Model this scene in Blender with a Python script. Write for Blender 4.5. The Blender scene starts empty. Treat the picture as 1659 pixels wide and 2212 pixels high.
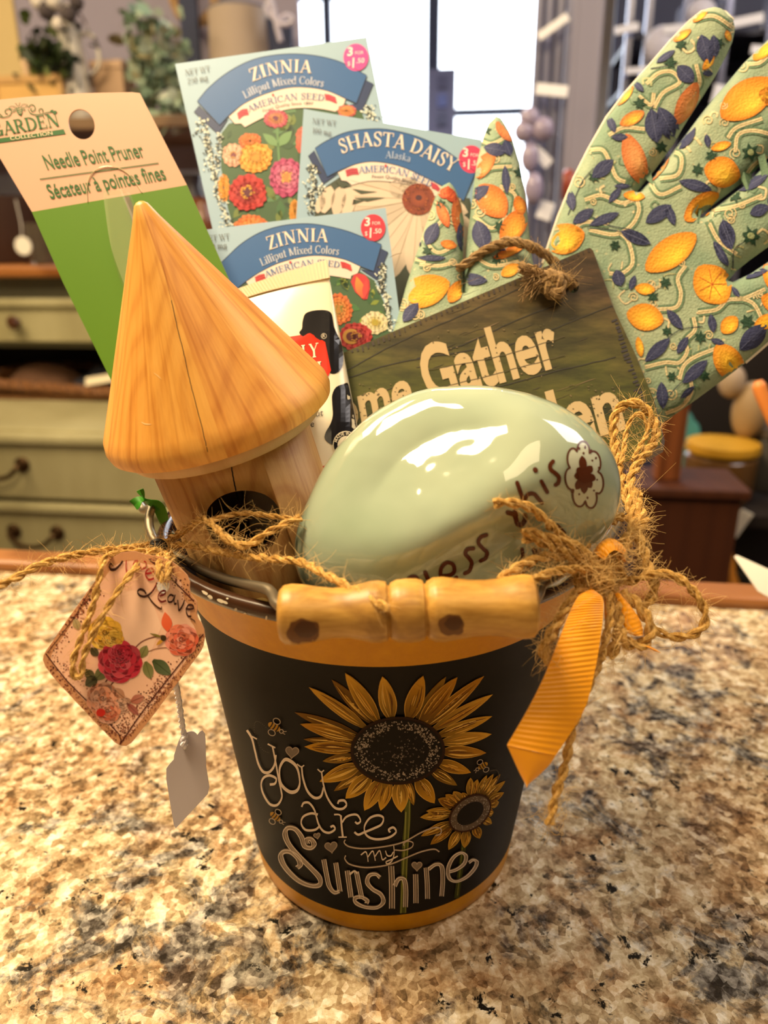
import bpy, bmesh, math, random
from mathutils import Vector, Matrix, noise
from mathutils.geometry import tessellate_polygon, delaunay_2d_cdt
from mathutils.bvhtree import BVHTree
random.seed(7)
PI = math.pi
SC = bpy.context.scene
COL = SC.collection

# ------------------------------------------------------------------ camera
IW, IH, FPX = 1659, 2212, 1600.0
CAM = Vector((0.0013, -0.3046, 0.2828))
PITCH, ROLL = 0.3479, -0.0085
FW = Vector((0, math.cos(PITCH), -math.sin(PITCH)))
_r = Vector((1, 0, 0)); _u = _r.cross(FW)
RT = math.cos(ROLL)*_r + math.sin(ROLL)*_u
UP = -math.sin(ROLL)*_r + math.cos(ROLL)*_u
cam_d = bpy.data.cameras.new('camera')
cam = bpy.data.objects.new('camera', cam_d); COL.objects.link(cam)
cam.matrix_world = Matrix(((RT.x, UP.x, -FW.x, CAM.x), (RT.y, UP.y, -FW.y, CAM.y), (RT.z, UP.z, -FW.z, CAM.z), (0, 0, 0, 1)))
cam_d.sensor_fit = 'VERTICAL'; cam_d.sensor_height = 34.6; cam_d.sensor_width = 34.6*IW/IH
cam_d.lens = 34.6*FPX/IH
cam_d.clip_start = 0.01; cam_d.clip_end = 60
cam_d.dof.use_dof = True; cam_d.dof.focus_distance = 0.285; cam_d.dof.aperture_fstop = cam_d.lens/3.3
SC.camera = cam

# ------------------------------------------------------------------ world, lights, exposure
wd = bpy.data.worlds.new('daylight'); SC.world = wd; wd.use_nodes = True
wn = wd.node_tree.nodes; wl = wd.node_tree.links
bg = wn['Background']; bg.inputs[0].default_value = (0.84, 0.91, 1.0, 1); bg.inputs[1].default_value = 5.0

def lamp(name, loc, target, size, power, color, size_y=None):
    l = bpy.data.lights.new(name, 'AREA'); l.energy = power; l.color = color; l.size = size
    if size_y: l.shape = 'RECTANGLE'; l.size_y = size_y
    o = bpy.data.objects.new(name, l); COL.objects.link(o); o.location = loc
    d = Vector(target)-Vector(loc)
    o.rotation_euler = d.to_track_quat('-Z', 'Y').to_euler()
    return o
WARM = (1.0, 0.76, 0.45)
lamp('counter_pendant_lamp', (-0.40, 0.02, 1.16), (-0.08, 0.03, 0), 0.36, 20, WARM, 0.30)
lamp('till_ceiling_lamp', (0.25, -0.75, 1.72), (0.05, 0, 0), 0.9, 12, WARM, 0.9)
lamp('aisle_ceiling_lamp', (-1.3, 0.9, 1.72), (-1.0, 1.6, -0.3), 1.2, 66, (1.0, 0.78, 0.48), 1.2)
lamp('shelf_ceiling_lamp', (1.5, 0.7, 1.72), (1.0, 1.6, 0.2), 1.2, 34, (1.0, 0.9, 0.84), 1.2)
lamp('added_window_end_fill', (0.2, 2.6, 1.72), (0.3, 2.0, -0.5), 1.2, 60, (0.86, 0.92, 1.0), 1.2)  # added cool fill to brighten the far end of the shop, no known fixture
SC.view_settings.view_transform = 'Standard'
SC.view_settings.look = 'None'
SC.view_settings.exposure = 0.18
SC.view_settings.gamma = 1.0
SC.view_settings.use_curve_mapping = False

# ------------------------------------------------------------------ projection helpers
def ray(px, py):
    return RT*((px-IW/2)/FPX) - UP*((py-IH/2)/FPX) + FW
def P(px, py, d):
    return CAM + ray(px, py)*d
def zm(ox, oy, s):
    return lambda pts: [(ox+x/s, oy+y/s) for x, y in pts]

class Plane:
    def __init__(self, a, b, c):
        self.p = P(*a); self.n = (P(*b)-self.p).cross(P(*c)-self.p).normalized()
        if self.n.dot(CAM-self.p) < 0: self.n = -self.n
    def __call__(self, px, py, off=0.0):
        r = ray(px, py)
        return CAM + r*(self.n.dot(self.p-CAM)/self.n.dot(r)) + self.n*off
def plane_pn(p, n):
    s = Plane.__new__(Plane); s.p = Vector(p); s.n = Vector(n).normalized()
    if s.n.dot(CAM-s.p) < 0: s.n = -s.n
    return s
class Surf:
    """where the sight line of a photo pixel meets a built mesh"""
    def __init__(self, obs):
        vs, fs = [], []
        for o in (obs if isinstance(obs, list) else [obs]):
            b = len(vs); mw = o.matrix_world
            vs += [mw @ v.co for v in o.data.vertices]
            fs += [[i+b for i in p.vertices] for p in o.data.polygons]
        self.t = BVHTree.FromPolygons(vs, fs)
    def __call__(self, px, py, off=0.0):
        r = ray(px, py).normalized()
        loc, n, i, d = self.t.ray_cast(CAM, r)
        if loc is None:
            q = CAM + r*0.3
            for k in range(3):
                loc, n, i, d = self.t.find_nearest(q)
                q = CAM + r*(loc-CAM).dot(r)
        if n.dot(r) > 0: n = -n
        return loc + n*off

# ------------------------------------------------------------------ colour, materials
def lin(c):
    if isinstance(c, str):
        c = c.lstrip('#'); c = [int(c[i:i+2], 16)/255 for i in (0, 2, 4)]
    return tuple((x/12.92 if x <= 0.04045 else ((x+0.055)/1.055)**2.4) for x in c)
MATS = {}
def mat(name, color='#888888', rough=0.5, metal=0.0, spec=0.5, **kw):
    if name in MATS: return MATS[name]
    m = bpy.data.materials.new(name); m.use_nodes = True; MATS[name] = m
    b = m.node_tree.nodes['Principled BSDF']
    b.inputs['Base Color'].default_value = (*lin(color), 1); b.inputs['Roughness'].default_value = rough
    b.inputs['Metallic'].default_value = metal; b.inputs['Specular IOR Level'].default_value = spec
    for k, v in kw.items(): b.inputs[k.replace('_', ' ')].default_value = v
    return m
class NT:
    def __init__(self, m):
        self.t = m.node_tree; self.b = self.t.nodes['Principled BSDF']
    def n(self, typ, **kw):
        x = self.t.nodes.new('ShaderNode'+typ)
        for k, v in kw.items():
            if k.startswith('i_'): x.inputs[k[2:].replace('_', ' ')].default_value = v
            else: setattr(x, k, v)
        return x
    def l(self, a, b): self.t.links.new(a, b)
    def ramp(self, src, stops, interp='LINEAR'):
        r = self.n('ValToRGB'); r.color_ramp.interpolation = interp
        e = r.color_ramp.elements
        while len(e) < len(stops): e.new(0.5)
        for el, (p, c) in zip(e, stops):
            el.position = p; el.color = (*(lin(c) if isinstance(c, str) else c), 1)
        self.l(src, r.inputs[0]); return r.outputs[0]
    def mix(self, fac, a, b, mode='MIX'):
        x = self.n('Mix', data_type='RGBA', blend_type=mode)
        for s, v in ((0, fac), (6, a), (7, b)):
            if isinstance(v, (int, float)): x.inputs[s].default_value = v
            elif isinstance(v, str): x.inputs[s].default_value = (*lin(v), 1)
            else: self.l(v, x.inputs[s])
        return x.outputs[2]
    def bump(self, h, strength, dist):
        x = self.n('Bump'); x.inputs['Strength'].default_value = strength; x.inputs['Distance'].default_value = dist
        self.l(h, x.inputs['Height']); self.l(x.outputs[0], self.b.inputs['Normal'])
    def coord(self, scale=(1, 1, 1), rot=(0, 0, 0), out='Object'):
        c = self.n('TexCoord'); mp = self.n('Mapping'); mp.inputs['Scale'].default_value = scale; mp.inputs['Rotation'].default_value = rot
        self.l(c.outputs[out], mp.inputs[0]); return mp.outputs[0]
    def noise(self, v, scale, detail=4, rough=0.6, dist=0.0):
        x = self.n('TexNoise'); x.inputs['Scale'].default_value = scale; x.inputs['Detail'].default_value = detail
        x.inputs['Roughness'].default_value = rough; x.inputs['Distortion'].default_value = dist
        self.l(v, x.inputs['Vector']); return x.outputs[0]
    def vor(self, v, scale, feature='F1', rnd=1.0):
        x = self.n('TexVoronoi', feature=feature); x.inputs['Scale'].default_value = scale; x.inputs['Randomness'].default_value = rnd
        self.l(v, x.inputs['Vector']); return x
    def wave(self, v, scale, dist=0.0, detail=2, dscale=1.0, prof='SIN', direction='X'):
        x = self.n('TexWave', wave_profile=prof, bands_direction=direction); x.inputs['Scale'].default_value = scale
        x.inputs['Distortion'].default_value = dist; x.inputs['Detail'].default_value = detail; x.inputs['Detail Scale'].default_value = dscale
        self.l(v, x.inputs['Vector']); return x.outputs[1]
    def base(self, c): self.l(c, self.b.inputs['Base Color'])

def print_mat(name, rough=0.45, spec=0.4, weave=0.0):
    """printing ink: its colour is stored with the printed shapes"""
    m = mat(name, '#ffffff', rough, 0, spec); t = NT(m)
    a = t.n('VertexColor', layer_name='ink'); t.base(a.outputs[0])
    if weave:
        v = t.coord((1, 1, 1)); w = t.vor(v, weave)
        t.bump(w.outputs[0], 0.5, 0.0004)
    return m

def wood_mat(name, c1, c2, scale=60, stretch=(1, 1, 0.06), rough=0.5, dark=None, bump=0.15, rot=(0, 0, 0)):
    m = mat(name, c1, rough); t = NT(m)
    v = t.coord(stretch, rot)
    n = t.noise(v, scale*0.25, 3, 0.5)
    w = t.wave(v, scale, 6.0, 2, 0.6)
    c = t.ramp(w, [(0.0, c1), (0.55, c1), (0.86, c2), (1.0, c2)])
    c = t.mix(0.35, c, t.ramp(n, [(0.3, c2), (0.7, c1)]))
    f = t.noise(t.coord((1, 1, 0.03), rot), 900, 2, 0.5)
    c = t.mix(0.12, c, t.ramp(f, [(0.35, dark or c2), (0.65, c1)]))
    t.base(c); t.bump(w, bump, 0.0004)
    return m

# ------------------------------------------------------------------ object helpers
def mesh(name, verts, faces, m, parent=None, smooth=True, idx=None, ink=None):
    me = bpy.data.meshes.new(name); me.from_pydata([tuple(v) for v in verts], [], faces)
    for x in (m if isinstance(m, (list, tuple)) else [m]): me.materials.append(x)
    if idx: me.polygons.foreach_set('material_index', idx)
    me.polygons.foreach_set('use_smooth', [smooth]*len(me.polygons))
    if ink:
        a = me.color_attributes.new('ink', 'FLOAT_COLOR', 'POINT')
        buf = []
        for c in ink: buf += [c[0], c[1], c[2], 1.0]
        a.data.foreach_set('color', buf)
    me.update()
    if smooth: me.set_sharp_from_angle(angle=math.radians(38))
    o = bpy.data.objects.new(name, me); COL.objects.link(o)
    if parent: attach(o, parent)
    return o
def wmat(o):
    m = o.matrix_basis
    return wmat(o.parent) @ o.matrix_parent_inverse @ m if o.parent else m.copy()
def attach(o, parent):
    o.parent = parent; o.matrix_parent_inverse = wmat(parent).inverted()
def bm_obj(name, bm, m, parent=None, smooth=False):
    bmesh.ops.recalc_face_normals(bm, faces=bm.faces)
    me = bpy.data.meshes.new(name); bm.to_mesh(me); bm.free()
    for x in (m if isinstance(m, (list, tuple)) else [m]): me.materials.append(x)
    me.polygons.foreach_set('use_smooth', [smooth]*len(me.polygons))
    o = bpy.data.objects.new(name, me); COL.objects.link(o)
    if parent: attach(o, parent)
    return o
def tag(o, label, cat, group=None, kind=None):
    o['label'] = label; o['category'] = cat
    if group: o['group'] = group
    if kind: o['kind'] = kind
    return o
def thing(name, loc, label, cat, group=None):
    o = bpy.data.objects.new(name, None); COL.objects.link(o); o.location = loc; o.empty_display_size = 0.02
    return tag(o, label, cat, group)
def struct(o): o['kind'] = 'structure'; return o

def cr(pts, n=8, closed=False):
    """Catmull-Rom through 2-D tuples or 3-D vectors"""
    pts = [Vector(p) for p in pts]; N = len(pts); out = []
    if N < 3 and not closed:
        return [pts[0].lerp(pts[-1], i/n) for i in range(n+1)]
    g = (lambda i: pts[i % N]) if closed else (lambda i: pts[i] if 0 <= i < N else (2*pts[0]-pts[1] if i < 0 else 2*pts[-1]-pts[-2]))
    for i in range(N if closed else N-1):
        a, b, c, d = g(i-1), g(i), g(i+1), g(i+2)
        for k in range(n):
            t = k/n
            out.append(0.5*((2*b)+(c-a)*t+(2*a-5*b+4*c-d)*t*t+(3*b-a-3*c+d)*t**3))
    if not closed: out.append(pts[-1])
    return out

def tube_data(path, r, seg=10, cap=True):
    V, F = [], []
    n = len(path); t0 = (path[1]-path[0]).normalized()
    nrm = t0.orthogonal().normalized()
    for i, p in enumerate(path):
        t = (path[min(i+1, n-1)]-path[max(i-1, 0)])
        t = t.normalized() if t.length > 1e-9 else t0
        nrm = (nrm-t*nrm.dot(t)).normalized(); b = t.cross(nrm)
        rr = r(i/(n-1)) if callable(r) else r
        for k in range(seg):
            a = 2*PI*k/seg; V.append(p+(nrm*math.cos(a)+b*math.sin(a))*rr)
    for i in range(n-1):
        for k in range(seg):
            k2 = (k+1) % seg
            F.append((i*seg+k, i*seg+k2, (i+1)*seg+k2, (i+1)*seg+k))
    if cap:
        F.append(tuple(range(seg))[::-1]); F.append(tuple((n-1)*seg+k for k in range(seg)))
    return V, F
def tube(name, path, r, m, parent=None, seg=10):
    V, F = tube_data(path, r, seg); return mesh(name, V, F, m, parent)
def merge(parts):
    V, F = [], []
    for v, f in parts:
        b = len(V); V += v; F += [tuple(i+b for i in x) for x in f]
    return V, F
def frames(path):
    n = len(path); t0 = (path[1]-path[0]).normalized(); nrm = t0.orthogonal().normalized(); out = []
    for i in range(n):
        t = (path[min(i+1, n-1)]-path[max(i-1, 0)])
        t = t.normalized() if t.length > 1e-9 else t0
        nrm = (nrm-t*nrm.dot(t)).normalized(); out.append((t, nrm, t.cross(nrm)))
    return out
def resample(path, step):
    out = [path[0]]; acc = 0.0
    for a, b in zip(path, path[1:]):
        L = (b-a).length; pos = step-acc
        while pos <= L:
            out.append(a.lerp(b, pos/L)); pos += step
        acc = (acc+L) % step if L > 0 else acc
    if (out[-1]-path[-1]).length > step*0.3: out.append(path[-1])
    return out
def twine_data(path, r, plies=2, pitch=0.009, seg=6):
    """plied yarn twisted round its path"""
    path = resample(cr(path, 10), r*0.55); fr = frames(path); out = []
    ph0 = random.random()*6
    for k in range(plies):
        strand, s = [], 0.0
        for i, p in enumerate(path):
            if i: s += (p-path[i-1]).length
            a = ph0+2*PI*(s/pitch+k/plies); t, n, b = fr[i]
            strand.append(p+(n*math.cos(a)+b*math.sin(a))*r*0.48)
        ph = random.random()*9
        out.append(tube_data(strand, lambda t, ph=ph: r*0.60*(0.88+0.18*math.sin(t*60+ph)*math.sin(t*23+ph)), seg))
    return merge(out)
def fuzz_data(path, r, per_m, length, rad=0.00006):
    """loose fibres standing off a yarn"""
    path = resample(cr(path, 8), 0.001); fr = frames(path); out = []
    L = len(path)*0.001
    for k in range(int(per_m*L)):
        i = random.randrange(len(path)); t, n, b = fr[i]; a = random.random()*2*PI
        rad_dir = n*math.cos(a)+b*math.sin(a)
        d = (rad_dir*random.uniform(.25, 1)+t*random.uniform(-1.3, 1.3)).normalized()
        l = length*random.uniform(0.3, 1.0)*(1.8 if random.random() < 0.06 else 1)
        bend = Vector((random.uniform(-1, 1), random.uniform(-1, 1), random.uniform(-1, 1)))*l*0.5
        p0 = path[i]+rad_dir*r*0.7
        pts = [p0+d*l*u+bend*u*u for u in (0, .25, .5, .75, 1)]
        out.append(tube_data(pts, lambda u: rad*(1.1-0.6*u), 3, False))
    return merge(out)
def lathe_data(prof, seg, closed=False):
    V, F = [], []; n = len(prof)
    for r, z in prof:
        for k in range(seg):
            a = 2*PI*k/seg; V.append(Vector((r*math.cos(a), r*math.sin(a), z)))
    for i in range(n if closed else n-1):
        j = (i+1) % n
        for k in range(seg):
            k2 = (k+1) % seg; F.append((i*seg+k, i*seg+k2, j*seg+k2, j*seg+k))
    return V, F
def lathe(name, prof, seg, m, parent=None, M=None, closed=False, caps=False, smooth=True):
    V, F = lathe_data(prof, seg, closed)
    if caps:
        F.append(tuple(range(seg))[::-1]); F.append(tuple((len(prof)-1)*seg+k for k in range(seg)))
    if M: V = [M @ v for v in V]
    return mesh(name, V, F, m, parent, smooth)
def box_data(c, s, M=None):
    V = [Vector((c[0]+s[0]*x/2, c[1]+s[1]*y/2, c[2]+s[2]*z/2)) for x in (-1, 1) for y in (-1, 1) for z in (-1, 1)]
    if M: V = [M @ v for v in V]
    return V, [(0, 1, 3, 2), (4, 6, 7, 5), (0, 4, 5, 1), (2, 3, 7, 6), (0, 2, 6, 4), (1, 5, 7, 3)]
def box(name, c, s, m, parent=None, M=None, bevel=0.0, segs=2):
    bm = bmesh.new(); V, F = box_data(c, s, M)
    vs = [bm.verts.new(v) for v in V]
    for f in F: bm.faces.new([vs[i] for i in f])
    bmesh.ops.recalc_face_normals(bm, faces=bm.faces)
    if bevel: bmesh.ops.bevel(bm, geom=list(bm.edges), offset=bevel, segments=segs, affect='EDGES', profile=0.5)
    return bm_obj(name, bm, m, parent, smooth=False)
def slab(name, outline, surf, thick, m, parent=None, holes=(), edge=None, curl=None, back=None):
    """a sheet of given thickness cut to an outline, lying on surf (front face towards the viewer)"""
    loops = [list(outline)]+[list(h) for h in holes]
    flat = [p for l in loops for p in l]
    tris = tessellate_polygon([[Vector((x, y, 0)) for x, y in l] for l in loops])
    f = curl or (lambda x, y: 0.0)
    flatb = list(back)+[p for h in holes for p in h] if back else flat
    V = [surf(x, y, f(x, y)) for x, y in flat]+[surf(x, y, f(x, y)-thick) for x, y in flatb]
    N = len(flat); F = []; I = []
    for a, b, c in tris:
        F += [(a, b, c), (c+N, b+N, a+N)]; I += [0, 0]
    k = 0
    for l in loops:
        for i in range(len(l)):
            a, b = k+i, k+(i+1) % len(l); F.append((a, b, b+N, a+N)); I.append(1 if edge else 0)
        k += len(l)
    o = mesh(name, V, F, [m, edge] if edge else m, parent, smooth=False, idx=I)
    bm = bmesh.new(); bm.from_mesh(o.data); bmesh.ops.recalc_face_normals(bm, faces=bm.faces); bm.to_mesh(o.data); bm.free()
    return o
def inside(x, y, poly):
    c = False; j = len(poly)-1
    for i in range(len(poly)):
        xi, yi = poly[i]; xj, yj = poly[j]
        if (yi > y) != (yj > y) and x < (xj-xi)*(y-yi)/(yj-yi)+xi: c = not c
        j = i
    return c
def edge_dist(x, y, poly):
    best = 1e9; j = len(poly)-1
    for i in range(len(poly)):
        ax, ay = poly[j]; bx, by = poly[i]; dx, dy = bx-ax, by-ay; L = dx*dx+dy*dy
        t = 0 if L == 0 else max(0, min(1, ((x-ax)*dx+(y-ay)*dy)/L))
        q = (x-ax-t*dx)**2+(y-ay-t*dy)**2
        if q < best: best = q
        j = i
    return math.sqrt(best)
def pillow(name, outline, surf, height, width, step, m, parent=None, back=0.5, relief=None):
    """a soft padded shape: its outline stuffed so that it swells away from the edge"""
    pts = [Vector(p) for p in outline]
    xs = [p[0] for p in outline]; ys = [p[1] for p in outline]
    y = min(ys)+step/2; row = 0
    while y < max(ys):
        x = min(xs)+step/2+(step/2 if row % 2 else 0)
        while x < max(xs):
            if inside(x, y, outline) and edge_dist(x, y, outline) > step*0.45: pts.append(Vector((x, y)))
            x += step
        y += step*0.87; row += 1
    nb = len(outline)
    r = delaunay_2d_cdt(pts, [(i, (i+1) % nb) for i in range(nb)], [], 1, 1e-4)
    vs, fs = r[0], r[2]
    h = []
    for v in vs:
        d = min(1, edge_dist(v.x, v.y, outline)/width)
        h.append(math.sqrt(max(0, 1-(1-d)**2)))
    V = [surf(v.x, v.y, height*k+(relief(v.x, v.y)*k if relief else 0)) for v, k in zip(vs, h)]
    bk = {}
    for i, (v, k) in enumerate(zip(vs, h)):
        if k > 0.02: bk[i] = len(V); V.append(surf(v.x, v.y, -height*back*k))
        else: bk[i] = i
    F = []
    for f in fs:
        F.append(tuple(f)); g = tuple(bk[i] for i in f)[::-1]
        if set(g) != set(f): F.append(g)
    o = mesh(name, V, F, m, parent)
    bm = bmesh.new(); bm.from_mesh(o.data); bmesh.ops.recalc_face_normals(bm, faces=bm.faces); bm.to_mesh(o.data); bm.free()
    return o

# ------------------------------------------------------------------ printed artwork
class Art:
    def __init__(self, surf, lift=0.00015, step=0.00007):
        self.s = surf; self.V = []; self.F = []; self.C = []; self.lift = lift; self.step = step; self.T = None
    def _p(self, x, y, lay):
        if self.T: x, y = self.T(x, y)
        return self.s(x, y, self.lift+self.step*lay)
    def raw(self, pts, faces, cols, lay=0):
        b = len(self.V)
        self.V += [self._p(p[0], p[1], lay) for p in pts]
        if not isinstance(cols, list): cols = [lin(cols)]*len(pts)
        self.C += [lin(c) if isinstance(c, str) else c for c in cols]
        self.F += [tuple(i+b for i in f) for f in faces]
    def poly(self, pts, col, lay=0):
        t = tessellate_polygon([[Vector((p[0], p[1], 0)) for p in pts]])
        self.raw(pts, t, col, lay)
    def grid(self, pts, col, lay=0, step=12):
        """a large area cut fine enough to follow a curved surface"""
        nb = len(pts); P2 = [Vector(p[:2]) for p in pts]
        xs = [p.x for p in P2]; ys = [p.y for p in P2]; o = [tuple(p) for p in P2]
        y = min(ys)+step/2
        while y < max(ys):
            x = min(xs)+step/2
            while x < max(xs):
                if inside(x, y, o) and edge_dist(x, y, o) > step*0.4: P2.append(Vector((x, y)))
                x += step
            y += step
        r = delaunay_2d_cdt(P2, [(i, (i+1) % nb) for i in range(nb)], [], 1, 1e-4)
        cc = [col(v.x, v.y) for v in r[0]] if callable(col) else col
        self.raw([tuple(v) for v in r[0]], r[2], cc, lay)
    def strip(self, A, B, col, lay=0, colB=None):
        n = len(A)
        cols = ([lin(col)]*n+[lin(colB or col)]*n) if isinstance(col, str) else [c for c in col]+[c for c in (colB or col)]
        self.raw(list(A)+list(B), [(i, i+1, n+i+1, n+i) for i in range(n-1)], cols, lay)
    def stroke(self, pts, w, col, lay=0, n=8, smooth=True, closed=False, pen=None, taper=False):
        p = cr(pts, n, closed) if smooth else [Vector(q) for q in pts]
        if closed: p.append(p[0])
        N = len(p); A, B = [], []
        for i in range(N):
            if closed and i in (0, N-1): t = p[1]-p[N-2]
            else: t = p[min(i+1, N-1)]-p[max(i-1, 0)]
            t = t.normalized() if t.length > 1e-9 else Vector((1, 0))
            ww = w
            if pen is not None: ww = w*(pen+(1-pen)*abs(t.x*pen_dir[1]-t.y*pen_dir[0]))
            if taper: ww *= 0.15+0.85*math.sin(PI*min(1, max(0, i/(N-1))))**0.6
            q = Vector((-t.y, t.x))*ww/2
            A.append(p[i]+q); B.append(p[i]-q)
        self.strip(A, B, col, lay)
    def disc(self, cx, cy, rx, ry, col, lay=0, rot=0, seg=24, rings=1, edge=None):
        pts = [(cx, cy)]; cols = [lin(col)]
        ca, sa = math.cos(rot), math.sin(rot); ed = lin(edge or col)
        for k in range(1, rings+1):
            f = k/rings
            for i in range(seg):
                a = 2*PI*i/seg; x, y = rx*f*math.cos(a), ry*f*math.sin(a)
                pts.append((cx+x*ca-y*sa, cy+x*sa+y*ca)); cols.append(tuple(u+(v-u)*f for u, v in zip(lin(col), ed)))
        F = [(0, 1+i, 1+(i+1) % seg) for i in range(seg)]
        for k in range(rings-1):
            for i in range(seg):
                j = (i+1) % seg; F.append((1+k*seg+i, 1+(k+1)*seg+i, 1+(k+1)*seg+j, 1+k*seg+j))
        self.raw(pts, F, cols, lay)
    def leaf(self, base, tip, w, col, lay=0, tipcol=None, n=8, bulge=0.45, pw=1.0, side=0.0):
        b, t = Vector(base), Vector(tip); d = t-b; q = Vector((-d.y, d.x)).normalized()
        A, B, ca = [], [], []
        c0, c1 = lin(col), lin(tipcol or col)
        for i in range(n+1):
            s = i/n
            u = s/(2*bulge) if s < bulge else 0.5+(s-bulge)/(2*(1-bulge))
            ww = w/2*math.sin(PI*u)**pw
            if i == 0: ww = w*0.12
            m = b+d*s+q*side*math.sin(PI*s)
            A.append(m+q*ww); B.append(m-q*ww); ca.append(tuple(x+(y-x)*s for x, y in zip(c0, c1)))
        self.strip(A, B, ca, lay, ca)
    def glyphs(self, tri, mp, col, lay=0):
        V, F = tri
        self.raw([mp(*v) for v in V], F, col, lay)
    def done(self, name, m, parent):
        return mesh(name, self.V, self.F, m, parent, smooth=False, ink=self.C)
pen_dir = (0.0, 1.0)

_fonts = {}
def sans(text, bold=0.0):
    """outline letters as triangles, cap height 1"""
    k = (text, bold)
    if k in _fonts: return _fonts[k]
    cu = bpy.data.curves.new('lettering', 'FONT'); cu.body = text; cu.size = 1.0; cu.offset = bold; cu.resolution_u = 4
    o = bpy.data.objects.new('lettering', cu); COL.objects.link(o)
    dg = bpy.context.evaluated_depsgraph_get(); dg.update()
    me = o.evaluated_get(dg).to_mesh()
    V = [(v.co.x/0.727, v.co.y/0.727) for v in me.vertices]; F = [tuple(p.vertices) for p in me.polygons]
    o.evaluated_get(dg).to_mesh_clear()
    bpy.data.objects.remove(o); bpy.data.curves.remove(cu)
    _fonts[k] = (V, F); return V, F
def width(tri): return max(v[0] for v in tri[0]) if tri[0] else 0

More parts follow.
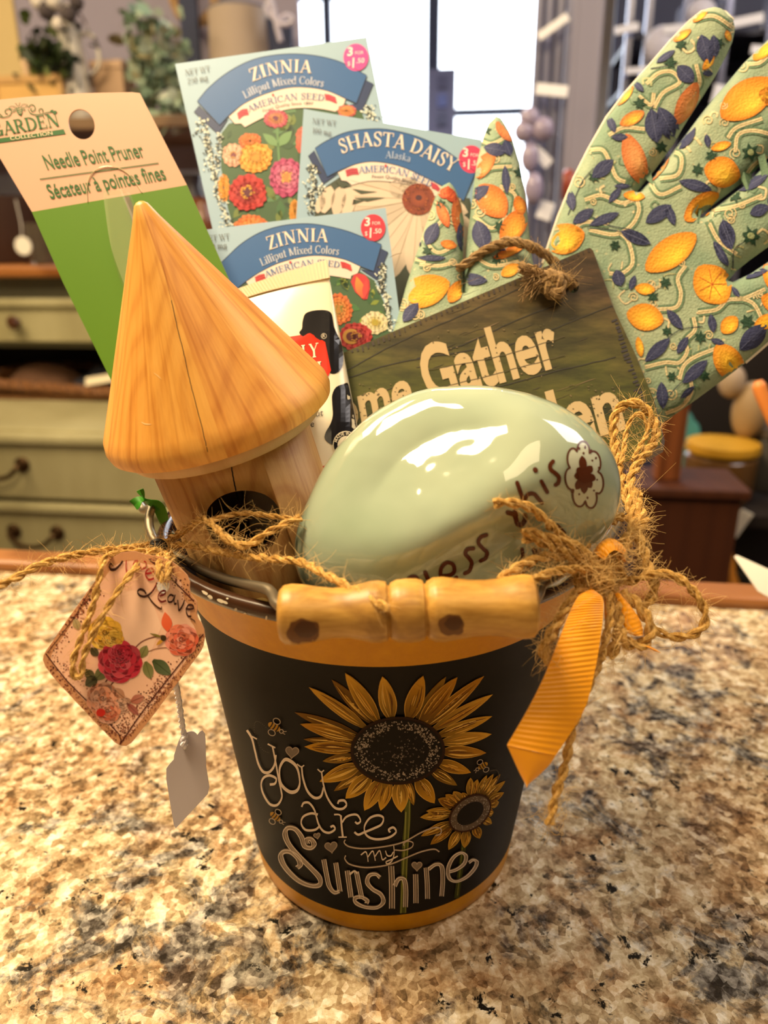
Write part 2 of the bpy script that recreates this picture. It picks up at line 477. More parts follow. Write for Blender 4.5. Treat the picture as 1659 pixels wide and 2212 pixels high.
# a small roman alphabet: stems, hairlines, bowls and serifs
_T, _H = 0.17, 0.06
def _roman():
    S = lambda x, a=0, b=1, f=3: ('s', x, a, b, f)
    Hh = lambda a, b, y: ('h', a, b, y)
    A = lambda cx, cy, rx, ry, a0, a1: ('a', cx, cy, rx, ry, a0, a1)
    L = lambda x0, y0, x1, y1, w: ('l', x0, y0, x1, y1, w)
    V = lambda x, a, b: ('v', x, a, b)
    Q = lambda *p: ('q', p)
    sz = .66
    g = {
     'A': (.86, [L(.1, 0, .43, 1, _H), L(.43, 1, .76, 0, _T), Hh(.22, .62, .34), ('f', .1, 0), ('f', .76, 0)]),
     'C': (.82, [A(.44, .5, .36, .47, 45, 315), V(.72, .66, .97)]), 'D': (.88, [S(.18), A(.3, .5, .46, .47, -90, 90), Hh(.1, .32, .97), Hh(.1, .32, .03)]),
     'E': (.74, [S(.18), Hh(.1, .62, .97), Hh(.18, .5, .52), Hh(.1, .66, .03), V(.62, .76, 1), V(.66, 0, .25), V(.5, .4, .64)]),
     'G': (.9, [A(.44, .5, .36, .47, 45, 320), V(.72, .68, .97), S(.72, .04, .42, 2)]),
     'H': (.92, [S(.18), S(.74), Hh(.18, .74, .5)]), 'I': (.4, [S(.2)]), 'L': (.7, [S(.18), Hh(.1, .62, .03), V(.63, 0, .28)]),
     'M': (1.1, [S(.16, 0, 1, 3), L(.2, 1, .54, .05, _T), L(.54, .05, .9, 1, _H), S(.93)]),
     'N': (.94, [L(.18, 0, .18, 1, _H), L(.2, 1, .76, 0, _T), L(.77, 0, .77, 1, _H), ('f', .16, 0), ('f', .77, 1), ('f', .14, 1)]),
     'O': (.92, [A(.46, .5, .36, .47, 0, 360)]), 'R': (.86, [S(.18), A(.34, .74, .26, .24, -90, 90), Hh(.1, .36, .97), Hh(.18, .36, .5), L(.42, .5, .74, 0, _T), ('f', .76, 0)]),
     'S': (.66, [Q((.55, .8), (.46, .95), (.3, .97), (.15, .86), (.17, .67), (.34, .53), (.5, .4), (.53, .2), (.4, .04), (.22, .04), (.1, .2)), V(.57, .68, .97), V(.1, .03, .32)]),
     'T': (.8, [S(.4, 0, 1, 1), Hh(.06, .74, .97), V(.06, .74, 1), V(.74, .74, 1)]),
     'U': (.9, [S(.18, .28, 1, 2), A(.45, .3, .27, .27, 180, 360), L(.72, .3, .72, 1, _H), ('f', .72, 1)]),
     'W': (1.15, [L(.08, 1, .34, 0, _T), L(.34, 0, .56, .95, _H), L(.56, .95, .82, 0, _T), L(.82, 0, 1.06, 1, _H), ('f', .08, 1), ('f', 1.06, 1), ('f', .56, .98)]),
     'Y': (.82, [L(.08, 1, .41, .46, _T), L(.41, .46, .74, 1, _H), S(.41, 0, .48, 1), ('f', .08, 1), ('f', .74, 1)]),
     'Z': (.78, [Hh(.1, .68, .97), L(.66, 1, .12, 0, _T), Hh(.1, .7, .03), V(.1, .72, 1), V(.7, 0, .28)]),
     'a': (.58, [A(.26, .17, .16, .16, 0, 360), S(.44, 0, .5, 1), Q((.12, .52), (.24, .64), (.38, .62), (.44, .48))]),
     'd': (.66, [A(.29, .33, .21, .32, 0, 360), S(.5, 0, 1, 1), ('f', .44, 1)]), 'e': (.58, [A(.3, .33, .22, .32, 0, 320), Hh(.1, .5, .36)]),
     'g': (.6, [A(.28, .42, .17, .22, 0, 360), A(.28, -.08, .22, .16, 0, 360), Hh(.4, .56, .6), L(.2, .2, .2, .06, _H)]), 'i': (.34, [S(.17, 0, sz, 3), ('d', .17, .88, .09)]),
     'k': (.64, [S(.16, 0, 1, 3), L(.2, .3, .46, .64, _H), L(.3, .4, .54, 0, _T), ('f', .54, 0), ('f', .46, .64)]), 'l': (.34, [S(.17)]),
     'm': (.98, [S(.16, 0, sz, 3), A(.31, .42, .16, .22, 0, 150), S(.48, 0, .44, 1), A(.63, .42, .16, .22, 0, 150), S(.8, 0, .44, 1)]),
     'n': (.66, [S(.16, 0, sz, 3), A(.32, .42, .17, .22, 0, 150), S(.5, 0, .44, 1)]),
     'o': (.62, [A(.31, .33, .22, .32, 0, 360)]), 'p': (.66, [S(.16, -.32, sz, 1), A(.36, .33, .21, .32, 0, 360), ('f', .12, sz)]),
     'r': (.5, [S(.16, 0, sz, 3), A(.36, .42, .2, .2, 60, 150), ('d', .42, .56, .08)]), 's': (.5, [Q((.4, .5), (.34, .62), (.2, .63), (.11, .52), (.18, .4), (.34, .28), (.4, .15), (.3, .03), (.16, .04), (.08, .16))]),
     't': (.42, [S(.18, .04, .9, 0), Hh(.04, .38, .63), Q((.18, .1), (.26, .01), (.38, .08))]), 'u': (.68, [S(.16, .2, sz, 2), A(.31, .22, .16, .2, 190, 340), S(.5, 0, sz, 3)]),
     'x': (.62, [L(.1, .66, .5, 0, _T), L(.1, 0, .5, .66, _H), ('f', .1, .66), ('f', .5, .66), ('f', .1, 0), ('f', .5, 0)]), 'y': (.6, [L(.1, .66, .32, .05, _T), L(.5, .66, .2, -.3, _H), ('f', .1, .66), ('f', .5, .66)]),
     '0': (.62, [A(.31, .5, .22, .47, 0, 360)]), '1': (.5, [S(.26, 0, 1, 1), L(.1, .84, .26, .98, _H)]), '2': (.62, [Q((.1, .72), (.16, .94), (.34, .97), (.5, .8), (.46, .58), (.26, .3), (.1, .06)), Hh(.1, .56, .05), V(.56, 0, .22)]),
     '5': (.62, [L(.16, .97, .16, .56, _H), Hh(.14, .52, .95), Q((.16, .56), (.34, .64), (.52, .5), (.52, .24), (.36, .04), (.1, .06))]),
     ' ': (.36, []), '.': (.3, [('d', .14, .07, .08)]), 
    }
    return g
ROMAN = _roman()
def roman(text, track=0.0, slab_w=1.0, heavy=1.0):
    V, F, x0 = [], [], 0.0
    def quad(pts):
        b = len(V); V.extend([(p[0]+x0, p[1]) for p in pts]); F.append(tuple(range(b, b+len(pts))))
    def rib(p, ws):
        for i in range(len(p)-1):
            a, c = Vector(p[i]), Vector(p[i+1]); t = (c-a).normalized() if (c-a).length > 1e-9 else Vector((1, 0)); q = Vector((-t.y, t.x))
            quad([a+q*ws[i]/2, a-q*ws[i]/2, c-q*ws[i+1]/2, c+q*ws[i+1]/2])
    T, H = _T*heavy, _H*(heavy if heavy > 1 else 1)
    for ch in text:
        adv, st = ROMAN.get(ch, ROMAN['o'])
        for s in st:
            if s[0] == 's':
                _, x, a, b, f = s
                quad([(x-T/2, a), (x+T/2, a), (x+T/2, b), (x-T/2, b)])
                for fl, y, sg in ((1, a, 1), (2, b, -1)):
                    if f & fl: quad([(x-T/2-.07*slab_w, y), (x+T/2+.07*slab_w, y), (x+T/2+.05*slab_w, y+sg*H*slab_w), (x-T/2-.05*slab_w, y+sg*H*slab_w)])
            elif s[0] == 'h': quad([(s[1], s[3]-H/2), (s[2], s[3]-H/2), (s[2], s[3]+H/2), (s[1], s[3]+H/2)])
            elif s[0] == 'v': quad([(s[1]-H/2, s[2]), (s[1]+H/2, s[2]), (s[1]+H/2, s[3]), (s[1]-H/2, s[3])])
            elif s[0] == 'f':
                y = s[2]; sg = 1 if y < .3 else -1; quad([(s[1]-.14, y), (s[1]+.14, y), (s[1]+.1, y+sg*H), (s[1]-.1, y+sg*H)])
            elif s[0] == 'l':
                a, c, w = Vector(s[1:3]), Vector(s[3:5]), s[5]*heavy; h = w/2*1.1
                quad([(a.x-h, a.y), (a.x+h, a.y), (c.x+h, c.y), (c.x-h, c.y)])
            elif s[0] == 'a':
                _, cx, cy, rx, ry, a0, a1 = s; N = max(6, int(abs(a1-a0)/18)); p, w = [], []
                for i in range(N+1):
                    an = math.radians(a0+(a1-a0)*i/N); p.append((cx+rx*math.cos(an), cy+ry*math.sin(an))); w.append(H+(T-H)*abs(math.cos(an))**1.3)
                rib(p, w)
            elif s[0] == 'q':
                p = cr(s[1], 5); w = []
                for i in range(len(p)):
                    t = (p[min(i+1, len(p)-1)]-p[max(0, i-1)]).normalized(); w.append(H+(T-H)*(abs(t.y)*.4+.6*max(0, -t.y*t.x*2)))
                rib([tuple(q) for q in p], w)
            elif s[0] == 'd':
                quad([(s[1]+s[3]*math.cos(k*PI/5), s[2]+s[3]*math.sin(k*PI/5)) for k in range(10)])
        x0 += adv+track
    return V, F, x0
def line_map(x, y, ex, ey):
    """text space -> photo: origin, vector per unit along the line, vector per unit of height"""
    return lambda u, v: (x+ex[0]*u+ey[0]*v, y+ex[1]*u+ey[1]*v)
def fit_line(tri, a, b, up, w=None):
    """stretch a line of lettering from a to b (baseline) with letter height vector up"""
    w = w or width(tri)
    return line_map(a[0], a[1], ((b[0]-a[0])/w, (b[1]-a[1])/w), up)
def arc_map(pts, w, hgt):
    """text along a curve of photo points (baseline), letters upright to the curve"""
    p = cr(pts, 12); L = [0.0]
    for a, b in zip(p, p[1:]): L.append(L[-1]+(b-a).length)
    tot = L[-1]
    def f(u, v):
        s = max(0.0, min(1.0, u/w))*tot; i = 0
        while i < len(L)-2 and L[i+1] < s: i += 1
        t = (s-L[i])/(L[i+1]-L[i]); q = p[i].lerp(p[i+1], t); a, b = p[max(0, i-1)], p[min(len(p)-1, i+2)]
        d = (b-a).normalized(); nr = Vector((d.y, -d.x))
        q = q+nr*v*hgt; return (q.x, q.y)
    return f
def zinnia(art, cx, cy, rx, ry, cols, heart=None, layers=4, lay=3, n0=15):
    for k in range(layers):
        f = 1-k/layers*0.8; n = max(7, int(n0*(1-0.12*k)))
        c0 = cols[min(k, len(cols)-1)]
        for i in range(n):
            a = 2*PI*(i+0.5*(k % 2))/n+random.uniform(-.08, .08); rr = f*random.uniform(.92, 1.05)
            tip = (cx+rx*rr*math.cos(a), cy+ry*rr*math.sin(a)); b = (cx+rx*f*.28*math.cos(a), cy+ry*f*.28*math.sin(a))
            art.leaf(b, tip, 2.6*(rx+ry)/2*f*PI/n, shade(c0, random.uniform(-.22, .0)), lay+k, shade(c0, random.uniform(-.02, .14)), 5, .68, .6)
    if heart:
        art.disc(cx, cy, rx*.26, ry*.26, heart[0], lay+layers, seg=14)
        for i in range(26):
            a = random.random()*2*PI; r = random.uniform(.18, .34)
            art.disc(cx+rx*r*math.cos(a), cy+ry*r*math.sin(a), rx*.045, ry*.045, heart[1], lay+layers+1, seg=5)
def shade(c, f):
    c = c.lstrip('#'); v = [int(c[i:i+2], 16) for i in (0, 2, 4)]
    v = [max(0, min(255, int(x*(1+f) if f < 0 else x+(255-x)*f))) for x in v]
    return '#%02x%02x%02x' % tuple(v)

# ================================================================== ROOM AND COUNTER
Z = Vector((0, 0, 1))
ground = plane_pn((0, 0, 0), Z)
_A, _B = ground(0, 1233), ground(1659, 1317)
U = (_B-_A).normalized(); VD = Vector((-U.y, U.x, 0)); O = _A + U*((0-_A.x)/U.x)
RM = Matrix(((U.x, VD.x, 0, O.x), (U.y, VD.y, 0, O.y), (0, 0, 1, 0), (0, 0, 0, 1)))
def uvz(p): q = p-O; return q.dot(U), q.dot(VD), p.z
def R(u, v, z): return RM @ Vector((u, v, z))
def wallplane(v): return plane_pn(R(0, v, 0), VD)
def rbox(name, lo, hi, m, parent=None, bevel=0.0):
    c = [(a+b)/2 for a, b in zip(lo, hi)]; s = [b-a for a, b in zip(lo, hi)]
    return box(name, c, s, m, parent, RM, bevel)

# granite
granite = mat('granite', '#b89c74', 0.16, 0, 0.5); t = NT(granite)
v = t.coord()
big = t.noise(v, 9, 5, 0.62, 0.6)
mid = t.noise(v, 30, 7, 0.74, 0.2)
grain = t.vor(v, 260); grain2 = t.vor(t.coord((1, 1, 1), (0, 0, .5)), 520)
gs1 = t.n('SeparateColor'); t.l(grain.outputs['Color'], gs1.inputs[0]); gs2 = t.n('SeparateColor'); t.l(grain2.outputs['Color'], gs2.inputs[0])
def blend(a, ka, b, kb, o):
    x = t.n('Math', operation='MULTIPLY_ADD'); t.l(a, x.inputs[0]); x.inputs[1].default_value = ka; x.inputs[2].default_value = o
    y = t.n('Math', operation='MULTIPLY_ADD'); t.l(b, y.inputs[0]); y.inputs[1].default_value = kb; t.l(x.outputs[0], y.inputs[2]); return y.outputs[0]
fine = blend(blend(t.noise(v, 105, 5, 0.66, 0.1), .86, gs1.outputs[0], .13, -.015), 1.0, gs2.outputs[1], .10, -.035)
c_lt = t.ramp(fine, [(0.30, '#85704f'), (0.43, '#b39c77'), (0.55, '#d0be9a'), (0.68, '#e8dec8')])
c_br = t.ramp(fine, [(0.32, '#523a26'), (0.44, '#85603c'), (0.56, '#b08a60'), (0.70, '#cfb68e')])
c_gr = t.ramp(fine, [(0.36, '#1b1a1b'), (0.46, '#494746'), (0.56, '#7d7972'), (0.68, '#b3ada0')])
fb = t.ramp(mid, [(0.46, (0, 0, 0)), (0.62, (.9, .9, .9))])
g_ = t.n('Math', operation='MULTIPLY_ADD'); t.l(t.noise(t.coord((1, 1, 1), (0, 0, 1.1)), 7, 4, .6, .5), g_.inputs[0]); g_.inputs[1].default_value = 0.55; t.l(t.noise(t.coord((1, 1, 1), (0, 0, 0.6)), 34, 7, 0.72, 0.7), g_.inputs[2])
fg = t.ramp(g_.outputs[0], [(0.775, (0, 0, 0)), (0.865, (.9, .9, .9))])
c = t.mix(fb, c_lt, c_br)
c = t.mix(fg, c, c_gr)
veil = t.ramp(big, [(0.50, (0, 0, 0)), (0.62, (1, 1, 1))])
c = t.mix(veil, c, t.mix(0.5, c, c_br))
gsep = t.n('SeparateColor'); t.l(grain.outputs['Color'], gsep.inputs[0])
c = t.mix(0.42, c, gsep.outputs[0], 'SOFT_LIGHT')
blk = t.ramp(t.noise(v, 110, 4, 0.7, 0.3), [(0.58, (0, 0, 0)), (0.63, (1, 1, 1))])
bl2 = t.ramp(t.noise(v, 26, 3, 0.5), [(0.42, (0, 0, 0)), (0.54, (1, 1, 1))])
bk = t.mix(1.0, blk, bl2, 'MULTIPLY')
c = t.mix(bk, c, '#17140f')
t.base(c)
trimwood = wood_mat('counter_trim_wood', '#a06a3c', '#744522', 30, (0.08, 1, 1), 0.35)
ct = thing('countertop', R(0, -0.5, -0.03), 'polished beige, brown and black speckled granite countertop under the pail', 'countertop')
rbox('granite_slab', (-1.3, -1.0, -0.03), (1.3, 0, 0), granite, ct, 0.002)
rbox('wood_edge_trim', (-1.3, 0.0006, -0.06), (1.3, 0.034, 0.0085), trimwood, ct, 0.005)['label'] = 'brown wooden edging strip'
cabm = mat('counter_cabinet_paint', '#6b5a40', 0.6)
tag(rbox('counter_cabinet', (-1.28, -0.97, -0.95), (1.28, -0.02, -0.0305), cabm), 'base cabinet carrying the granite countertop', 'cabinet')

# shell of the shop
wallm = mat('wall_paint', '#b9ad9f', 0.85); t = NT(wallm); t.base(t.ramp(t.noise(t.coord(), 3, 3), [(0.3, '#b2a698'), (0.7, '#beb3a6')]))
floorm = wood_mat('floor_boards', '#5c3a22', '#3c2413', 14, (1, 0.05, 1), 0.4)
ceilm = mat('ceiling_paint', '#cfc6b4', 0.9)
ZF, ZC, VB = -0.95, 1.78, 4.3
UL, UR, VF = -3.2, 3.4, -2.6
struct(rbox('floor', (UL, VF, ZF-0.05), (UR, VB, ZF), floorm))
struct(rbox('ceiling', (UL, VF, ZC), (UR, VB, ZC+0.05), ceilm))
struct(rbox('wall_left', (UL-0.1, VF, ZF), (UL, VB, ZC), wallm))
struct(rbox('wall_right', (UR, VF, ZF), (UR+0.1, VB, ZC), wallm))
struct(rbox('wall_front', (UL, VF-0.1, ZF), (UR, VF, ZC), wallm))
bw = wallplane(VB)
w0 = uvz(bw(612, 300))[0]; w1 = uvz(bw(1175, 300))[0]
zb = -0.45
wt = ZC-0.12
struct(rbox('wall_back_left', (UL, VB, ZF), (w0, VB+0.12, ZC), wallm))
struct(rbox('wall_back_right', (w1, VB, ZF), (UR, VB+0.12, ZC), wallm))
struct(rbox('wall_back_sill', (w0, VB, ZF), (w1, VB+0.12, zb), wallm))
struct(rbox('wall_back_head', (w0, VB, wt), (w1, VB+0.12, ZC), wallm))
framem = mat('window_frame_paint', '#5a607c', 0.5)
win = bpy.data.objects.new('window_1', None); COL.objects.link(win); win.location = R((w0+w1)/2, VB, zb); struct(win)
def wbar(name, u0, u1, z0, z1, dv=0.0): rbox(name, (u0, VB+0.02+dv, z0), (u1, VB+0.07+dv, z1), framem, win, 0.004)
um = uvz(bw(935, 100))[0]; um2 = uvz(bw(704, 60))[0]
wbar('window_frame', w0, w0+0.06, zb, wt); wbar('window_frame', w1-0.06, w1, zb, wt)
wbar('window_frame', w0+0.06, w1-0.06, wt-0.06, wt); wbar('window_frame', w0+0.06, w1-0.06, zb, zb+0.06)
wbar('window_frame', um-0.036, um+0.036, zb+0.06, wt-0.06); wbar('window_frame', um2-0.026, um2+0.026, zb+0.06, wt-0.06)
zr = uvz(bw(1100, 238))[2]
wbar('window_frame', um+0.036, w1-0.06, zr-0.02, zr+0.02)
glassm = mat('window_glass', '#ffffff', 0.0, 0, 0.5, Transmission_Weight=1.0, IOR=1.0)
rbox('window_pane', (w0+0.03, VB+0.043, zb+0.03), (w1-0.03, VB+0.046, wt-0.03), glassm, win)
# outside, in full daylight
paving = mat('pale_pavement', '#cfd0cc', 0.9)
struct(rbox('pavement', (-8, VB+0.13, ZF-0.06), (10, VB+18, ZF-0.01), paving))

# ================================================================== LEFT: DRESSER
pal = mat('dresser_paint', '#a59c72', 0.45); t = NT(pal); t.base(t.ramp(t.noise(t.coord((1, 1, .3)), 6, 5, .6), [(0.3, '#978e66'), (0.7, '#b0a87f')]))
dtop = wood_mat('dresser_top_wood', '#a86c36', '#7a4519', 20, (0.08, 1, 1), 0.35)
darkm = mat('dark_cubby', '#2a1c12', 0.8)
brass = mat('aged_bronze', '#4d3720', 0.4, 0.8)
dv = uvz(P(150, 900, 1.66))[1]
DPl = wallplane(dv)
z_led = DPl(150, 931).z
led = plane_pn((0, 0, z_led), Z)
uv_ = uvz(led(150, 862))[1]
UPl = wallplane(uv_)
du0, du1 = uvz(DPl(-420, 1000))[0], uvz(DPl(560, 1000))[0]
dr = thing('dresser', R((du0+du1)/2, dv+0.2, ZF), 'sage painted stepped dresser with brown wooden top behind the pail', 'dresser')
vb = uv_+0.42
rbox('lower_carcass', (du0, dv+0.012, ZF), (du1, vb, z_led), pal, dr, 0.006)
z_t = UPl(150, 598).z; z_dr1 = UPl(150, 640).z; z_dr0 = UPl(150, 742).z
rbox('wooden_top', (du0-0.03, uv_-0.045, z_t), (du1+0.03, vb+0.02, z_t+0.03), dtop, dr, 0.008)
rbox('upper_carcass', (du0, uv_+0.01, z_dr0-0.012), (du1, vb, z_t), mat('dresser_apron_paint', '#6c6a56', 0.5), dr, 0.003)
rbox('cubby_back', (du0, vb-0.03, z_led), (du1, vb, z_dr0-0.012), darkm, dr)
rbox('side_panel', (du0, uv_+0.01, z_led), (du0+0.025, vb-0.03, z_dr0-0.012), pal, dr)
rbox('side_panel', (du1-0.025, uv_+0.01, z_led), (du1, vb-0.03, z_dr0-0.012), pal, dr)
def drawer(plv, pl, y1, y0, u0, u1, hand, px=None):
    za, zb_ = pl(150, y1).z, pl(150, y0).z
    d = rbox('drawer', (u0, plv-0.012, zb_), (u1, plv+0.012, za), pal, dr, 0.003)
    rbox('drawer_lip', (u0, plv-0.022, za-0.022), (u1, plv-0.0125, za-0.002), pal, d, 0.004)
    zc = (za+zb_)/2-0.004
    for x in px:
        uc = uvz(pl(x, 1000))[0]
        if hand == 'knob':
            M = RM @ Matrix.Translation((uc, plv-0.012, zc)) @ Matrix.Rotation(PI/2, 4, 'X')
            lathe('knob', [(0.0, 0.034), (0.012, 0.032), (0.018, 0.024), (0.015, 0.015), (0.007, 0.010), (0.008, 0.0)], 20, mat('knob_wood', '#4a2a16', 0.35), d, M)
        else:
            hw = 0.055
            pts = [R(uc-hw, plv-0.012, zc+.01), R(uc-hw, plv-0.034, zc+.008), R(uc-hw*.6, plv-.04, zc-.012), R(uc, plv-.042, zc-.018), R(uc+hw*.6, plv-.04, zc-.012), R(uc+hw, plv-.034, zc+.008), R(uc+hw, plv-.012, zc+.01)]
            V, F = merge([tube_data(cr(pts, 6), 0.0055, 8)]+[lathe_c(R(uc+s*hw, plv-0.0125, zc+.01)) for s in (-1, 1)])
            mesh('drawer_pull', V, F, brass, d)
def lathe_c(p):
    V, F = lathe_data([(0.0, 0.01), (0.012, 0.008), (0.018, 0.003), (0.018, 0)], 14)
    M = Matrix.Translation(p) @ RM.to_3x3().to_4x4() @ Matrix.Rotation(PI/2, 4, 'X')
    return [M @ v for v in V], F
drawer(dv, DPl, 938, 1076, du0+.01, du1-.01, 'pull', (8, 480))
drawer(dv, DPl, 1086, 1216, du0+.01, du1-.01, 'pull', (58, 530))
drawer(uv_, UPl, 644, 738, du0+.01, du1-.01, 'knob', (97,))
def ondresser(px, py_unused, v, zz): # u from the photo, at depth v standing on height zz
    return uvz(wallplane(v)(px, 700))[0]
# woven tray with things in the cubby
wick = mat('wicker', '#6d4322', 0.7); t = NT(wick); t.base(t.ramp(t.wave(t.coord((1, 1, 1), (0, .6, .3)), 60, 3), [(0.3, '#3a2010'), (0.7, '#9a6532')]))
tv = uv_-0.02; ua, ub = uvz(wallplane(tv)(-60, 800))[0], uvz(wallplane(tv)(262, 800))[0]
tr = thing('wicker_tray', R((ua+ub)/2, tv+.1, z_led), 'dark woven wicker tray on the dresser ledge under the knobbed drawer', 'tray')
rbox('tray_base', (ua, tv, z_led+.001), (ub, tv+.26, z_led+.012), wick, tr)
loop = [R(ua, tv, z_led+.045), R(ub, tv, z_led+.02), R(ub, tv+.26, z_led+.05), R(ua, tv+.26, z_led+.05)]
for a, b in zip(loop, loop[1:]+loop[:1]):
    V, F = twine_data([a, a.lerp(b, .33), a.lerp(b, .66), b], 0.017, 3, 0.05); mesh('woven_rim', V, F, wick, tr)
cl = mat('brown_cloth', '#5f4029', 0.9)
def cloth(name, u0, u1, v0, v1, z0, z1, m, label, cat):
    bm = bmesh.new(); n = 14; vs = {}
    for i in range(n+1):
        for j in range(n+1):
            a, b = i/n, j/n; s = math.sin(PI*a)*math.sin(PI*b)
            vs[i, j] = bm.verts.new(R(u0+(u1-u0)*a, v0+(v1-v0)*b, z0+(z1-z0)*(s**.6)*(0.75+.25*noise.noise((a*4, b*4, u0*9)))))
    for i in range(n):
        for j in range(n): bm.faces.new((vs[i, j], vs[i+1, j], vs[i+1, j+1], vs[i, j+1]))
    bb = bm.faces.new([vs[i, 0] for i in range(n+1)]+[vs[n, j] for j in range(1, n+1)]+[vs[i, n] for i in range(n-1, -1, -1)]+[vs[0, j] for j in range(n-1, 0, -1)])
    return tag(bm_obj(name, bm, m, None, True), label, cat)
cloth('folded_cloth', ua+.03, ua+.24, tv+.03, tv+.22, z_led+.012, z_led+.105, cl, 'brown folded cloth heaped in the wicker tray', 'cloth')
cloth('folded_cloth', ub-.2, ub-.03, tv+.04, tv+.22, z_led+.012, z_led+.085, mat('dark_blue_cloth', '#23242e', .9), 'dark folded cloth at the right end of the wicker tray', 'cloth')
q = R(ub-.085, tv+.045, z_led+.05)
tag(box('price_label', (0, 0, 0), (.085, .004, .03), mat('cream_card', '#e8d9b4', .6), None, Matrix.Translation(q) @ RM.to_3x3().to_4x4() @ Matrix.Rotation(-.9, 4, 'X') @ Matrix.Rotation(-.25, 4, 'Y'), .001), 'cream paper label lying in the wicker tray', 'label')

# on the dresser's wooden top
zt = z_t+0.03
bv = uv_+0.06
def up(px, v): return uvz(wallplane(v)(px, 500))[0]
def zp(px, py, v): return wallplane(v)(px, py).z
dk = mat('dark_brown_basket', '#3b2115', 0.7)
t_b = thing('dark_basket', R(up(10, bv+.1), bv+.1, zt), 'dark brown round basket on the dresser top behind the pruner card', 'basket')
M = RM @ Matrix.Translation((up(10, bv+.1), bv+.12, zt))
lathe('basket_bowl', [(0.0, 0.002), (.1, .002), (.125, .08), (.14, .17), (.132, .17), (.115, .08), (.0, .012)], 28, dk, t_b, M)
hp = [M @ Vector((-.135, 0, .165)), M @ Vector((-.12, 0, .26)), M @ Vector((0, 0, .31)), M @ Vector((.12, 0, .26)), M @ Vector((.135, 0, .165))]
tube('basket_handle', cr(hp, 8), .008, dk, t_b)
whitec = mat('white_card', '#efe8d8', 0.55)
def roundtag(px, py, v, r, label):
    t_ = thing('hanging_tag', wallplane(v)(px, py), label, 'tag')
    p = wallplane(v)(px, py)
    M = Matrix.Translation(p) @ RM.to_3x3().to_4x4() @ Matrix.Rotation(PI/2, 4, 'X')
    lathe('tag_card', [(0, .001), (r, .001), (r, -.001), (0, -.001)], 20, whitec, t_, M, smooth=False)
    tube('tag_string', cr([p+Z*r*.9, p+Z*(r+.03)+U*.004, p+Z*(r+.085)], 5), .0012, mat('white_string', '#e6e0d4', .8), t_)
roundtag(50, 531, uv_-0.052, .022, 'round white tag hanging at the dresser top edge')
tcup = mat('smoky_glass', '#8a7c6a', .08, 0, .6, Transmission_Weight=.7)
tag(lathe('glass_tumbler', [(0, .001), (.03, .001), (.036, .1), (.033, .1), (.028, .006), (0, .006)], 24, tcup, None, RM @ Matrix.Translation((up(98, bv), bv-.03, zt))), 'smoky glass tumbler on the dresser top beside the dark basket', 'tumbler')
tag(lathe('candle_jar', [(0, .001), (.04, .001), (.042, .05), (.042, .12), (.034, .135), (.034, .155), (0, .155)], 24, mat('amber_glass', '#6d3d20', .2), None, RM @ Matrix.Translation((up(440, bv), bv, zt))), 'brown candle jar on the dresser top between pruner card and seed packet', 'jar')
tag(lathe('vase', [(0, .001), (.035, .001), (.05, .06), (.045, .14), (.024, .19), (.03, .22), (.022, .22), (.016, .19), (0, .18)], 24, mat('dark_ceramic', '#2b2426', .3), None, RM @ Matrix.Translation((up(415, bv+.12), bv+.14, zt))), 'dark ceramic vase on the dresser top right of the card', 'vase')
p = R(up(360, bv+.02), bv+.02, zt+.2)
tag(lathe('silver_ball', [(.001, -.02), (.014, -.015), (.02, 0), (.014, .015), (.001, .02)], 20, mat('polished_silver', '#d8d4cc', .15, 1.0), None, Matrix.Translation(p), caps=True), 'small shiny silver ball ornament right of the pruner card', 'ornament')
p2 = R(up(360, bv+.02), bv+.02, zt)
tag(lathe('candlestick', [(0, .001), (.035, .001), (.03, .012), (.008, .03), (.007, .12), (.012, .15), (.006, .165), (.012, .1805), (0, .1805)], 20, mat('dark_bronze', '#3a3028', .4, .6), None, Matrix.Translation(p2)), 'slim dark candlestick carrying the silver ball', 'candlestick')

# wall shelf above the dresser, and what stands on it
sv = uv_+0.30
zs = zp(150, 262, sv)
shelfm = wood_mat('shelf_wood', '#8a6d4c', '#5e4630', 20, (.08, 1, 1), .5)
su0, su1 = up(-320, sv), up(600, sv)
sh = thing('wall_shelf', R((su0+su1)/2, sv+.1, zs-.03), 'brown wooden display shelf standing above the dresser', 'shelf')
rbox('shelf_board', (su0, sv-.06, zs-.03), (su1, sv+.34, zs), shelfm, sh, .003)
for uu in (su0, su1-.04): rbox('shelf_post', (uu, sv+.27, zt+.0005), (uu+.04, sv+.33, zs-.0305), shelfm, sh)
boardm = mat('grey_lavender_board', '#9b94a6', .8)
tag(rbox('cream_panel', (up(-500, sv+.33), sv+.335, zs+.0005), (up(100, sv+.33), sv+.344, ZC-.06), mat('cream_panel_paint', '#d8bf86', .8)), 'cream yellow upright panel at the far left behind the shelf display', 'panel')
tag(rbox('back_board', (su0, sv+.345, zs-.1), (up(672, sv+.4), sv+.365, ZC-.05), boardm), 'tall grey violet backing board behind the shelf display', 'board')
def sstand(px, v=0.0): return up(px, sv+v), sv+v
# dark pillar candle holder, far left
u_, v_ = sstand(2)
hc = zp(0, 110, sv)-zs
t_ = thing('pillar_holder', R(u_, v_, zs), 'black pillar with cream candle at the far left of the shelf', 'candle holder')
lathe('holder', [(0, .0005), (.028, .0005), (.03, .02), (.026, hc-.02), (.034, hc), (0, hc)], 24, mat('black_metal', '#17161a', .35, .6), t_, RM @ Matrix.Translation((u_, v_, zs)))
lathe('candle', [(0, 0.0005), (.03, .0005), (.03, .03), (0, .03)], 24, mat('cream_wax', '#ecd9b4', .5), t_, RM @ Matrix.Translation((u_, v_, zs+hc)))
